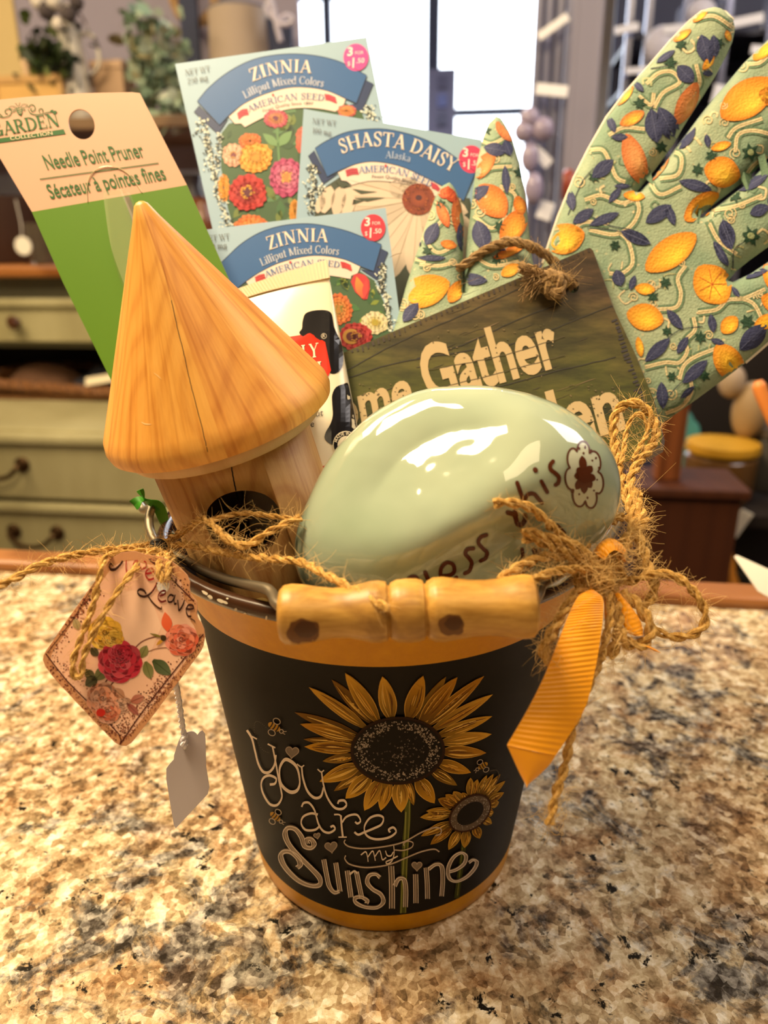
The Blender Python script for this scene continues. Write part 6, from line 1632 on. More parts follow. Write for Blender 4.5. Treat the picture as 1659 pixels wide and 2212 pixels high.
rope = rope_part('hanging_rope', [[(905, 615, .361), (960, 592, .360), (1005, 572, .358), (1050, 540, .355), (1100, 522, .352), (1140, 530, .350), (1180, 552, .352), (1215, 585, .356), (1240, 615, .352)]], sg, .0026, 3, .016, 900, .006, brope)
kn = rope_part('rope_knot', [[(1236, 618, .346), (1222, 606, .341), (1195, 596, .339), (1178, 612, .338), (1190, 636, .338), (1212, 628, .337), (1205, 600, .337), (1182, 592, .339)], [(1190, 600, .3385), (1165, 594, .339), (1140, 582, .340), (1122, 578, .341)]], sg, .0030, 3, .012, 2600, .009, brope)
random.seed(12); fr = []
for i in range(90):
    a0 = P(1172+random.uniform(-14, 10), 600+random.uniform(-14, 14), .338); e = P(1122+random.uniform(-6, 44), 590+random.uniform(-20, 66), .337+random.uniform(-.004, .003))
    fr.append(tube_data(cr([a0, a0.lerp(e, .5)+Vector((random.uniform(-1, 1), 0, random.uniform(-.5, 1)))*.002, e], 4), .00022, 4, False))
V, F = merge(fr); fo = mesh('frayed_end', V, F, brope, sg); fo['kind'] = 'stuff'

# ================================================================== GLOVES
fab = mat('glove_fabric', '#7f9069', .75, 0, .3); t = NT(fab); v = t.coord()
c = t.ramp(t.noise(v, 30, 4, .6), [(.35, '#7b947f'), (.65, '#a2b096')])
d_ = t.ramp(t.vor(v, 260, 'F1', .8).outputs[0], [(.10, (1, 1, 1)), (.22, (0, 0, 0))])
m_ = t.ramp(t.noise(v, 75, 3, .5), [(.50, (0, 0, 0)), (.60, (.8, .8, .8))])
t.base(t.mix(t.mix(1.0, d_, m_, 'MULTIPLY'), c, '#cdc09a'))
w_ = t.vor(v, 900); t.bump(w_.outputs[0], .4, .0005)
gink = print_mat('glove_print', .7, .3, 900)
GPL = Plane((1300, 700, .362), (1500, 300, .362), (1600, 640, .350))
gout = [(1150, 640), (1172, 570), (1188, 520), (1206, 468), (1240, 385), (1272, 322), (1310, 255), (1352, 200), (1400, 146), (1450, 88), (1490, 47), (1515, 27), (1540, 21), (1566, 28), (1583, 45), (1588, 62), (1582, 90), (1568, 122), (1545, 165), (1520, 205), (1498, 240), (1474, 278), (1455, 312), (1420, 360), (1398, 388), (1374, 417),
        (1380, 416), (1404, 392), (1428, 362), (1462, 316), (1486, 284), (1510, 252), (1540, 214), (1568, 182), (1607, 136), (1659, 86), (1710, 30), (1760, -10), (1800, 0), (1812, 60), (1780, 140), (1720, 240), (1659, 342), (1600, 398), (1550, 436), (1510, 468),
        (1514, 471), (1556, 440), (1606, 402), (1659, 350), (1740, 280), (1800, 240), (1850, 260), (1850, 330), (1790, 420), (1720, 490), (1659, 534), (1620, 562), (1590, 586), (1574, 606),
        (1580, 610), (1620, 592), (1659, 566), (1730, 520), (1790, 490), (1830, 520), (1820, 600), (1760, 670), (1700, 716), (1659, 742), (1610, 784), (1560, 822), (1500, 866), (1440, 908), (1400, 935), (1330, 985), (1240, 1030), (1150, 1000), (1110, 880), (1120, 740)]
g1 = thing('garden_glove', GPL(1300, 900)-Z*.03, 'large lemon patterned garden glove with fingers pointing to the upper right', 'glove', 'lemon patterned gloves')
def slits(x, y):
    return 0.0
gl = pillow('glove_fabric', gout, GPL, .0075, 42, 13, fab, g1, .55)
GS1 = Surf(gl)
a = Art(GS1, .0002, .00005)
gx = lambda x, y: (1120+x/3.078, y/3.078)
gy = lambda x, y: (1100+x/2.968, 480+y/2.968)
def inglove(p): return inside(p[0], p[1], OUTL) and edge_dist(p[0], p[1], OUTL) > 1.5
def gclip(pts):
    return [p for p in pts]
def shape(pts, c0, lay, c1=None, ctr=None):
    """fabric print: a fan that takes the fabric's curve"""
    cx_ = sum(p[0] for p in pts)/len(pts); cy_ = sum(p[1] for p in pts)/len(pts)
    if ctr: cx_, cy_ = ctr
    n = len(pts); vs = [(cx_, cy_)]; cols = [lin(c1 or c0)]
    for f in (.35, .7, 1.0):
        for p in pts:
            q = (cx_+(p[0]-cx_)*f, cy_+(p[1]-cy_)*f); vs.append(q); k = f
            cols.append(tuple(u+(w2-u)*k for u, w2 in zip(lin(c1 or c0), lin(c0))))
    F_ = [(0, 1+i, 1+(i+1) % n) for i in range(n)]
    for r in range(2):
        for i in range(n): j = (i+1) % n; F_.append((1+r*n+i, 1+(r+1)*n+i, 1+(r+1)*n+j, 1+r*n+j))
    ok = [inglove(q) for q in vs]
    F_ = [f for f in F_ if all(ok[i] for i in f)]
    a.raw(vs, F_, cols, lay)
def lemon(p, l, w, ang, c0='#c8701c', c1='#f0bc2c', lay=5, shift=(.12, .2)):
    ca, sa_ = math.cos(ang), math.sin(ang); pts = []
    for k in range(22):
        t_ = 2*PI*k/22; u = math.cos(t_); w2 = math.sin(t_); x = l/2*(u*(.9+.1*abs(u)**6)+.08*math.copysign(abs(u)**14, u)); y = w/2*math.copysign(abs(w2)**.9, w2)
        pts.append((p[0]+x*ca-y*sa_, p[1]+x*sa_+y*ca))
    shape(pts, c0, lay, c1, (p[0]+l*shift[0], p[1]+w*shift[1]))
def gleaf(p, l, w, ang, col='#2f355c', lay=6):
    d = (math.cos(ang)*l/2, math.sin(ang)*l/2); b_, t2 = (p[0]-d[0], p[1]-d[1]), (p[0]+d[0], p[1]+d[1]); q = (-math.sin(ang), math.cos(ang)); pts = []
    for k in range(9):
        s = k/8; ww = w/2*math.sin(PI*s)**.75; pts.append((b_[0]+(t2[0]-b_[0])*s+q[0]*ww, b_[1]+(t2[1]-b_[1])*s+q[1]*ww))
    for k in range(7, 0, -1):
        s = k/8; ww = w/2*math.sin(PI*s)**.75; pts.append((b_[0]+(t2[0]-b_[0])*s-q[0]*ww, b_[1]+(t2[1]-b_[1])*s-q[1]*ww))
    shape(pts, col, lay, shade(col, .06))
    if l > 26: vine([b_, ((b_[0]+t2[0])/2, (b_[1]+t2[1])/2), t2], 1.0, '#5b6186', lay+1)
def vine(pts, w, col, lay=3, dots=None):
    p = cr(pts, 8); seg_ = []
    def flush(s):
        if len(s) > 1: a.stroke([tuple(x) for x in s], w, col, lay, 1, smooth=False)
    for q in p:
        if inglove(q): seg_.append(q)
        else: flush(seg_); seg_ = []
    flush(seg_)
def scroll(pts, w=8):
    vine(pts, w+10, '#5f7a62', 1); vine(pts, w, '#d8c6a0', 2); vine(pts, w*.3, '#b5aa82', 3)
def star(p, r, col='#1f4030', lay=5):
    pts = []
    for k in range(12):
        rr = r*(1 if k % 2 == 0 else .5)*(1 if k % 3 else 1.15); t_ = 2*PI*k/12+p[0]; pts.append((p[0]+rr*math.cos(t_), p[1]+rr*math.sin(t_)))
    shape(pts, col, lay)
def curl(p, r, ph):
    vine([(p[0]+r*(1-k/16)*math.cos(ph+k*.75), p[1]+r*(1-k/16)*math.sin(ph+k*.75)) for k in range(14)], 2.4, '#cbb98f', 3)
OUTL = gout
SC_ = [[gy(*q) for q in s] for s in ([(870, 930), (1000, 900), (1090, 900), (1140, 830), (1130, 760), (1190, 690), (1180, 610)], [(950, 560), (1070, 545), (1100, 460), (1080, 360), (1130, 280)], [(1090, 1010), (1120, 920), (1200, 860), (1340, 805)], [(1000, 1225), (1100, 1180), (1165, 1090), (1160, 1000)], [(1210, 580), (1330, 560), (1400, 500), (1500, 490), (1640, 430)], [(1450, 480), (1560, 520), (1620, 620)], [(640, 330), (720, 330), (790, 260), (760, 120), (690, 60)])]
SC_ += [[gx(*q) for q in s] for s in ([(470, 1000), (560, 1000), (610, 1090), (660, 1190), (760, 1220)], [(850, 560), (930, 490), (1020, 480), (1070, 550), (960, 620), (900, 720)], [(440, 1330), (550, 1300), (680, 1350), (770, 1330)], [(780, 1310), (800, 1400), (750, 1500), (640, 1560), (470, 1530)], [(990, 1000), (1080, 1040), (1060, 1160), (940, 1190)], [(1390, 920), (1450, 850), (1620, 790)], [(1200, 1410), (1300, 1400), (1450, 1370), (1620, 1300)], [(1260, 1470), (1330, 1600), (1450, 1690)], [(1180, 130), (1300, 110), (1430, 190)], [(1440, 1010), (1460, 900), (1560, 870), (1700, 900)], [(600, 900), (700, 850), (840, 860)], [(1180, 430), (1200, 560), (1120, 640)], [(840, 1120), (930, 1290), (1080, 1240)], [(350, 1560), (430, 1480), (600, 1490)], [(1650, 1040), (1560, 1100), (1500, 1200), (1620, 1210)], [(900, 620), (880, 700), (800, 640)], [(1530, 430), (1600, 420), (1650, 380)])]
for s in SC_: scroll(s)
random.seed(44); k_n = 0
for i in range(400):
    p = (random.uniform(1160, 1659), random.uniform(40, 930))
    if inglove(p) and k_n < 70:
        k_n += 1; a0 = random.random()*6; l = random.uniform(20, 42); b0 = random.uniform(.5, 1.2)*random.choice([-1, 1])
        vine([p, (p[0]+l*.5*math.cos(a0), p[1]+l*.5*math.sin(a0)), (p[0]+l*.8*math.cos(a0+b0), p[1]+l*.8*math.sin(a0+b0)), (p[0]+l*.7*math.cos(a0+b0*1.9), p[1]+l*.7*math.sin(a0+b0*1.9))], random.uniform(2.5, 5.5), random.choice(['#cdbf97', '#d8c6a0', '#67836a', '#a9ad84']), 1)
random.seed(40)
for i in range(42):
    p = (random.uniform(1180, 1659), random.uniform(60, 930))
    if inglove(p): curl(p, random.uniform(8, 15), random.random()*6)
for x, y, l, w, an in ((1520, 660, 400, 240, -.62), (755, 790, 170, 85, -.5), (770, 1060, 330, 150, 1.25), (1115, 690, 290, 120, -1.1), (1345, 975, 130, 60, -.3), (1352, 1145, 225, 205, .2), (768, 1305, 135, 68, .1), (1215, 1375, 270, 150, -.7), (310, 1590, 250, 200, -.3), (1090, 240, 130, 50, -.6), (715, 640, 150, 48, -.9), (930, 1130, 230, 60, -.9), (1210, 110, 120, 46, -.7), (1390, 240, 70, 40, 1.2), (1260, 420, 110, 50, -.9), (1640, 330, 200, 90, -.75), (1560, 120, 10, 10, 0)):
    pale = y < 1250 and x < 1230
    lemon(gx(x, y), l/3.078, w/3.078, an, '#bf6a36' if pale else '#cc7a1e', '#dba266' if pale and l > 200 else '#f4cc48')
for x, y, l, w, an in ((1035, 195, 370, 190, -.62), (1300, 400, 270, 240, .9), (870, 610, 225, 175, .2), (870, 430, 120, 75, .1), (1410, 660, 130, 105, -.8), (1405, 900, 260, 180, 1.0), (350, 110, 235, 195, -.3), (835, 800, 120, 50, 1.4), (1640, 640, 150, 90, -.5)):
    lemon(gy(x, y), l/2.968, w/2.968, an, '#d08424', '#f6cf40')
for k in range(7):
    an = k*2*PI/7; c_ = gy(1300, 400); vine([c_, (c_[0]+30*math.cos(an), c_[1]+34*math.sin(an))], 1.4, '#c05a1e', 7)
for x, y, l, w, an in ((1240, 330, 200, 115, 1.3), (1300, 310, 150, 70, 1.5), (1108, 495, 150, 110, .8), (900, 840, 230, 125, 1.4), (990, 830, 260, 130, 1.1), (560, 1125, 185, 95, -.7), (620, 830, 120, 55, 1.2), (672, 915, 110, 50, 0), (350, 1330, 150, 65, 1.4), (430, 1440, 170, 75, -.6), (570, 1460, 220, 65, -.4), (930, 1425, 210, 95, -.6), (1010, 1430, 150, 60, 1.2), (780, 1580, 200, 75, .4), (1175, 1235, 230, 75, .25), (1105, 925, 210, 95, -.8), (1390, 1550, 190, 90, 1.2), (800, 580, 90, 45, .8), (1255, 490, 70, 40, 0), (980, 380, 150, 45, -.6), (690, 1240, 110, 35, 0), (1255, 940, 90, 45, 1.4), (1330, 1660, 130, 50, 1.0), (1560, 1220, 220, 70, -.5), (640, 1300, 130, 50, -.9), (1600, 1400, 140, 80, -.4)): gleaf(gx(x, y), l/3.078, w/3.078, an)
for x, y, l, w, an in ((810, 100, 210, 80, .4), (1390, 90, 190, 90, 1.2), (1360, 215, 160, 55, 1.0), (700, 360, 110, 85, 1.3), (790, 390, 100, 45, 1.9), (1060, 625, 160, 65, .9), (950, 820, 220, 80, -.75), (1110, 790, 130, 55, -1.0), (1300, 650, 120, 55, 1.4), (1335, 768, 95, 40, .3), (1560, 740, 240, 120, -.75), (1190, 960, 220, 80, -.75), (980, 1110, 170, 75, 1.5), (1540, 330, 240, 70, -.15), (1450, 450, 80, 35, .9), (1140, 1090, 120, 40, -.7)): gleaf(gy(x, y), l/2.968, w/2.968, an)
for x, y, r in ((1000, 390, 42), (920, 480, 40), (1225, 740, 44), (1040, 990, 36), (1525, 640, 52), (1550, 90, 62), (1250, 985, 40), (680, 150, 34), (1010, 700, 36)): star(gy(x, y), r/2.968)
for x, y, r in ((808, 690, 46), (1540, 1015, 64), (1190, 1130, 44), (640, 1635, 40), (945, 980, 46), (1080, 300, 44), (1010, 420, 46), (1280, 1040, 44), (500, 1180, 40), (1330, 290, 40), (1540, 1570, 60), (1440, 1310, 46)): star(gx(x, y), r/3.078)
random.seed(77); k_n = 0
for i in range(900):
    p = (random.uniform(1668, 1850), random.uniform(-5, 720))
    if inglove(p) and edge_dist(p[0], p[1], gout) > 10 and k_n < 75:
        k_n += 1; j = k_n % 5
        if j == 0: lemon(p, random.uniform(45, 80), random.uniform(34, 55), random.uniform(-1, 1), '#cc7a1e', '#f4cc48')
        elif j in (1, 2): gleaf(p, random.uniform(40, 60), random.uniform(16, 26), random.uniform(-1.5, 1.5))
        elif j == 3: vine([p, (p[0]+18, p[1]-14), (p[0]+30, p[1]-30), (p[0]+22, p[1]-48)], 7, '#d8c6a0', 2)
        else: star(p, 13)
for q in (gx(1540, 1015), gx(1540, 1570), gy(1550, 90)): 
    shape([(q[0]+7*math.cos(k), q[1]+7*math.sin(k)) for k in [2*PI*i/10 for i in range(10)]], '#93a077', 7)
for s in ([(330, 1430), (420, 1220), (500, 1120)], [(480, 1440), (600, 1500), (760, 1530)], [(860, 760), (900, 700)], [(880, 460), (1050, 430)]): vine([gx(*q) for q in s], 1.8, '#2f3a48', 4)
for s in ([(870, 880), (1000, 760), (1100, 690), (1240, 670)], [(980, 1200), (1060, 1070), (1250, 900)], [(500, 40), (700, 60), (900, 140)], [(1430, 300), (1440, 180), (1500, 130)]): vine([gy(*q) for q in s], 1.8, '#2f3a48', 4)
a.done('lemon_print', gink, gl)
# pale bound edges of the cuff side
V, F = merge([tube_data([GPL(x, y, .0006) for x, y in gout[1:15]], .0007, 6), tube_data([GPL(x, y, .0006) for x, y in gout[-16:-9]], .0007, 6)])
mesh('bound_edge', V, F, mat('pale_binding', '#e8dfd0', .6), g1)

# small glove
G2 = Plane((930, 560, .367), (1080, 420, .375), (1000, 720, .355))
g2out = [(838, 780), (848, 720), (858, 688), (876, 622), (898, 552), (918, 490), (938, 432), (952, 406), (968, 398), (984, 410), (996, 440), (1002, 480), (1001, 530), (999, 580), (1002, 640), (1005, 580), (1008, 520), (1016, 462), (1022, 410), (1030, 352), (1044, 296), (1056, 266), (1070, 257), (1088, 268), (1106, 298), (1122, 352), (1134, 420), (1142, 490), (1150, 560), (1170, 650), (1190, 760), (1080, 860), (900, 880)]
g2 = thing('garden_glove', G2(1000, 800)-Z*.03, 'smaller lemon patterned glove showing two fingers in front of the daisy packet', 'glove', 'lemon patterned gloves')
gl2 = pillow('glove_fabric', g2out, G2, .0085, 40, 11, fab, g2, .5)
a = Art(Surf(gl2), .0002, .00005); OUTL = g2out
g3 = lambda x, y: (640+x/3.072, 220+y/3.072)
for s in ([(1230, 260), (1300, 280), (1400, 230)], [(1240, 480), (1300, 440), (1430, 430)], [(1150, 660), (1280, 620), (1420, 560)], [(1350, 560), (1450, 620), (1440, 740)], [(1160, 1010), (1300, 1090), (1480, 1060)], [(830, 880), (930, 1000), (1050, 960)], [(820, 1080), (950, 1090), (1060, 1060)], [(930, 660), (1000, 740), (930, 830)], [(720, 1150), (760, 1050), (860, 1060)], [(1180, 760), (1300, 840), (1400, 760)]): scroll([g3(*q) for q in s], 7)
random.seed(41)
for i in range(26):
    p = (random.uniform(860, 1150), random.uniform(270, 720))
    if inglove(p): curl(p, random.uniform(7, 13), random.random()*6)
for x, y, l, w, an, c0, c1 in ((1380, 200, 150, 80, .9, '#b8653a', '#d8925a'), (1240, 430, 230, 110, -.9, '#b0602c', '#d79a58'), (1300, 660, 250, 190, .9, '#b8642a', '#dc9a48'), (1440, 830, 260, 150, -1.0, '#c0641e', '#eab044'), (1480, 690, 120, 80, 1.3, '#c0641e', '#e6a63c'), (985, 600, 90, 90, .3, '#a83a1c', '#c86a34'), (1020, 620, 110, 70, 1.0, '#a0341a', '#b8521f'), (975, 750, 170, 70, 1.2, '#b8582c', '#d88a50'), (1075, 770, 260, 90, 1.45, '#a55222', '#c07a3a'), (1010, 950, 100, 60, .2, '#c06a24', '#dc9440'), (850, 1260, 330, 210, -.35, '#d08a22', '#eebc3c'), (1060, 1260, 160, 100, -1.0, '#c9781e', '#eab43c'), (1410, 1000, 210, 60, -.4, '#c9641e', '#e8a838'), (1420, 1120, 130, 80, -.5, '#d08a2a', '#ecba48')): lemon(g3(x, y), l/3.072, w/3.072, an, c0, c1)
for x, y, l, w, an in ((1320, 320, 150, 90, .2), (1400, 310, 110, 70, 1.2), (1390, 520, 190, 55, 1.5), (1210, 610, 170, 80, -.6), (1230, 890, 210, 120, 1.3), (900, 880, 170, 90, -1.1), (1170, 1180, 200, 80, .1), (760, 1400, 160, 80, -.9), (1090, 900, 190, 60, 1.5), (900, 1040, 190, 40, 0), (1340, 960, 120, 50, .5), (800, 960, 90, 40, -.7)): gleaf(g3(x, y), l/3.072, w/3.072, an)
for x, y, r in ((1350, 830, 44), (1480, 470, 44), (1100, 640, 40), (960, 680, 36), (1260, 190, 40), (870, 990, 36), (1330, 1050, 38)): star(g3(x, y), r/3.072)
a.done('lemon_print', gink, gl2)

# ================================================================== ROSE HANG TAG
TPL = Plane((100, 1420, .245), (440, 1380, .252), (260, 1600, .245))
Z5 = zm(60, 1180, 3.4565)
tag_o = [(112, 850), (118, 815), (140, 775), (300, 540), (480, 290), (560, 175), (620, 90), (700, 45), (800, 35), (880, 60), (985, 75), (1075, 110), (1140, 160), (1190, 212), (1212, 262), (1210, 310), (1216, 352), (1240, 385), (1264, 412), (1268, 460), (1262, 500), (1272, 540), (1298, 572), (1318, 620), (1324, 672), (1312, 740), (1288, 792), (1100, 1045), (900, 1310), (775, 1468), (735, 1492), (695, 1490), (650, 1465), (480, 1290), (330, 1130), (200, 990), (135, 905)]
tg_ = thing('rose_hang_tag', TPL(270, 1590), 'rose printed paper gift tag hanging at the left of the pail rim', 'tag')
slab('paper_tag', Z5(tag_o), TPL, .0006, mat('tag_paper', '#d6a183', .5), tg_, edge=mat('tag_edge', '#e3c49a', .6))
a = Art(TPL, .0001, .00004); s5 = 1/3.4565; random.seed(50)
tcx, tcy = 715, 760
def inset(f): return Z5([(tcx+(x-tcx)*f, tcy+(y-tcy)*f) for x, y in tag_o])
def ringf(f0, f1, col, lay):
    o1, o2 = inset(f0), inset(f1); n = len(o1); a.raw(o1+o2, [(i, (i+1) % n, n+(i+1) % n, n+i) for i in range(n)], col, lay)
ringf(.995, .90, '#c48c62', 0)
a.poly(inset(.90), '#e9b99c', 0)
a.poly(Z5([(560, 480), (700, 330), (900, 330), (1000, 600), (880, 880), (700, 760)]), '#efc6aa', 1)
a.stroke(Z5([(148, 795), (350, 530), (505, 262)]), 5*s5, '#4a2018', 3, 1, smooth=False)
a.stroke(Z5([(135, 800), (290, 1000), (480, 1190), (680, 1400), (690, 1478)]), 9*s5, '#4a1d14', 3, 2)
a.stroke(Z5([(690, 1478), (860, 1230), (1080, 950), (1312, 655)]), 9*s5, '#4a1d14', 3, 2)
a.stroke(Z5([(905, 95), (1060, 230), (1240, 410)]), 9*s5, '#4a1d14', 3, 2)
# stained corners and edges: flecks of print
def flecks(p0, p1, wid, n, cols, sz=(2, 7)):
    A, B = Vector(p0), Vector(p1); d = B-A; q = Vector((-d.y, d.x)).normalized()
    poly_ = tag_o
    for i in range(n):
        c_ = A+d*random.random()+q*random.gauss(0, .35)*wid; r = random.uniform(*sz)
        if inside(c_.x, c_.y, poly_) and edge_dist(c_.x, c_.y, poly_) > r+4:
            pts = [(c_.x+r*random.uniform(.5, 1.3)*math.cos(k), c_.y+r*random.uniform(.5, 1.3)*math.sin(k)) for k in [2*PI*j/6 for j in range(6)]]; a.poly(Z5(pts), random.choice(cols), 2)
DK = ['#5a2418', '#7a3a28', '#3a1610', '#94543c', '#a3644a']
flecks((330, 540), (500, 300), 110, 170, DK, (3, 12)); flecks((160, 800), (330, 560), 90, 120, DK); flecks((140, 880), (660, 1450), 60, 260, DK); flecks((640, 1300), (760, 1420), 130, 120, DK); flecks((700, 1420), (1290, 700), 120, 360, DK); flecks((880, 1180), (1080, 960), 120, 200, DK); flecks((920, 90), (1260, 420), 90, 220, DK); flecks((1150, 850), (1300, 660), 70, 90, DK); flecks((160, 830), (560, 1100), 100, 90, DK); flecks((620, 1250), (900, 1220), 110, 90, DK)
# tiny script lines along the lower right edge
for i in range(34):
    s = i/33; x, y = 760+(1290-760)*s, 1440+(760-1440)*s; l = random.uniform(14, 30); a.stroke(Z5([(x, y), (x-l*.3, y-l*.5), (x-l*.1, y-l)]), 2.5*s5, '#5a2a1a', 3, 3)
def rosep(cx, cy, r, cols, lay, squash=.85, rot=0, n=(9, 7, 6, 5)):
    for k, m in enumerate(n):
        rr = r*(1-k*.24)
        for i in range(m):
            an = rot+2*PI*i/m+k*.7+random.uniform(-.15, .15); c0 = random.choice(cols)
            pts = []
            for j in range(10):
                b_ = 2*PI*j/10; x = rr*.52*math.cos(an)+rr*.50*math.cos(b_); y = (rr*.52*math.sin(an)+rr*.46*math.sin(b_))*squash; pts.append((cx+x, cy+y))
            q = [tuple(v_) for v_ in cr(Z5(pts), 2, True)]
            a.poly(q, shade(c0, random.uniform(-.22, .12)), lay+k); a.stroke(q[3:14], 3*s5, shade(c0, .25), lay+k+1, 1, taper=True)
    a.stroke(Z5([(cx+r*.22*(1-k/12)*math.cos(k*.8), cy-r*.08+r*.18*(1-k/12)*math.sin(k*.8)) for k in range(11)]), 6*s5, shade(cols[0], -.45), lay+6, 4)
def tleaf(p0, p1, w, col): a.leaf(*Z5([p0, p1]), w*s5, col, 4, shade(col, .15), 8, .45, .8); a.stroke(Z5([p0, p1]), 2.5*s5, shade(col, -.4), 5, 2, smooth=False)
a.stroke(Z5([(780, 790), (830, 730), (900, 690), (1010, 665)]), 8*s5, '#7a4030', 3); a.stroke(Z5([(800, 835), (870, 800), (960, 765), (1050, 755)]), 6*s5, '#8a5a3a', 3)
a.stroke(Z5([(620, 960), (560, 1040), (520, 1060)]), 10*s5, '#5a2a18', 3); a.stroke(Z5([(660, 990), (600, 1060)]), 9*s5, '#5a2a18', 3)
for p0, p1, w, c_ in (((880, 860), (920, 990), 80, '#6a6a34'), ((935, 850), (1070, 960), 100, '#3f4a26'), ((845, 830), (890, 740), 70, '#77733a'), ((600, 900), (500, 1000), 90, '#5a5a2a'), ((520, 980), (430, 1040), 90, '#3f3a1c'), ((470, 760), (530, 820), 60, '#3a3416'), ((380, 620), (350, 540), 60, '#a08a58'), ((430, 920), (500, 1000), 70, '#4a4520')): tleaf(p0, p1, w, c_)
rosep(580, 650, 130, ['#e0aa30', '#e8b93a', '#d99b2c'], 3, 1.0); rosep(640, 690, 80, ['#d9a030', '#e6b844'], 6)
rosep(690, 860, 165, ['#cf3a48', '#d94a58', '#c22c3e', '#dd5a66'], 5, 1.0); rosep(690, 800, 90, ['#b82034', '#cc3448'], 10, .8)
a.leaf(*Z5([(1050, 640), (1025, 490)]), 80*s5, '#d9562e', 4, '#e06a40'); rosep(1150, 700, 125, ['#e0694a', '#e57e5c', '#d9583a', '#e8907a'], 4, 1.0); a.disc(*Z5([(1015, 685)])[0], 22*s5, 22*s5, '#3a2a10', 9); a.leaf(*Z5([(1015, 690), (960, 740)]), 26*s5, '#c08a2a', 8); a.leaf(*Z5([(1010, 680), (910, 650)]), 18*s5, '#7a6a2a', 8)
rosep(560, 1140, 120, ['#e09a78', '#e8ad90', '#d98a66'], 4, 1.1); rosep(600, 1230, 95, ['#dd8a68', '#e6a488', '#cf6a4a'], 6, 1.0); a.disc(*Z5([(548, 1240)])[0], 34*s5, 30*s5, '#c22a1c', 12); rosep(700, 1180, 80, ['#c9967a', '#d9a88c'], 3)
tleaf((720, 1130), (640, 1060), 70, '#b07a5a'); tleaf((770, 1160), (870, 1120), 70, '#a8604a'); tleaf((740, 1170), (830, 1260), 50, '#94483a')
def t5(p, w, col='#3a1a10', lay=8, pen=.35): a.stroke(Z5(p), w*s5, col, lay, 8, pen=pen)
# the words
RD = '#a02420'
t5([(610, 150), (622, 172), (655, 172), (690, 140), (712, 110)], 20); t5([(640, 140), (622, 130), (610, 148)], 12)
t5([(738, 105), (735, 150), (742, 200), (758, 198)], 18, RD); t5([(825, 110), (798, 118), (790, 150), (812, 168), (850, 160)], 16, RD); t5([(870, 110), (886, 128), (880, 160), (850, 172)], 14, RD)
t5([(880, 205), (918, 200), (945, 184), (930, 166), (896, 176), (880, 210), (905, 248), (945, 240)], 16, RD)
t5([(885, 355), (868, 330), (838, 322), (822, 342), (840, 368), (880, 374), (920, 350), (950, 310), (968, 272)], 17); t5([(900, 372), (930, 415), (965, 450), (998, 468), (1000, 448)], 15, '#4a2a14'); t5([(930, 340), (952, 300), (962, 270)], 12, RD)
t5([(985, 372), (1015, 362), (1032, 340), (1012, 332), (985, 350), (975, 388), (1000, 414), (1035, 405)], 15, '#6a1c18')
t5([(1092, 372), (1068, 362), (1048, 384), (1052, 414), (1078, 412), (1098, 378)], 15); t5([(1102, 362), (1094, 400), (1098, 430), (1112, 425)], 16)
t5([(1120, 400), (1125, 440), (1132, 478), (1158, 440), (1172, 400)], 18); t5([(1180, 465), (1210, 470), (1238, 462), (1230, 440), (1200, 440), (1184, 480), (1196, 518), (1222, 525)], 16); t5([(1216, 540), (1240, 552), (1252, 566)], 8)
a.done('rose_print', print_mat('tag_ink', .38), tg_)['label'] = 'printed roses and the words Rose Leaves'
# reinforced white hole
rc = Z5([(1010, 308)])[0]
a = Art(TPL, .0004, .00003); a.poly([(rc[0]+x/3.4565, rc[1]+y/3.4565) for x, y in ((-50, -30), (-35, -42), (48, -34), (50, -5), (36, 26), (10, 46), (-18, 38), (-40, 12))], '#f2f0ee', 0)
a.done('hole_reinforcement', print_mat('white_sticker', .2), tg_)

# ================================================================== PRICE TAG ON ITS STRING
QPL = Plane((365, 1660, .292), (450, 1640, .294), (380, 1780, .293))
po = Z5([(1195, 1388), (1215, 1382), (1236, 1384), (1254, 1396), (1266, 1410), (1284, 1386), (1301, 1376), (1320, 1398), (1326, 1440), (1332, 1650), (1356, 1800), (1344, 1850), (1105, 2106), (1090, 2080), (1060, 1900), (1034, 1740), (1034, 1660), (1060, 1625), (1090, 1592), (1092, 1560), (1128, 1450), (1150, 1410)])
hq = Z5([(1175+14*math.cos(k), 1480+20*math.sin(k)) for k in [2*PI*i/14 for i in range(14)]])
pt = thing('price_tag', QPL(385, 1780), 'blank pale lilac white price tag hanging on a white string behind the rose tag', 'tag')
slab('tag_card', po, QPL, .0005, mat('lilac_white_card', '#b9b0b4', .55), pt, [hq])
ws = mat('white_thread', '#e9e6ee', .8)
strp = [(372, 1440, .268), (382, 1490, .276), (388, 1530, .284), (394, 1570, .2905), (399, 1592, .2918)]
V, F = merge([yarn([P(*q) for q in strp], .0013, 2, .006), yarn([P(399, 1586, .2915), P(396, 1600, .2910), P(398, 1612, .2915), P(402, 1604, .2935), P(400, 1588, .2925)], .0014, 2, .004)])
mesh('white_string', V, F, ws, pt)

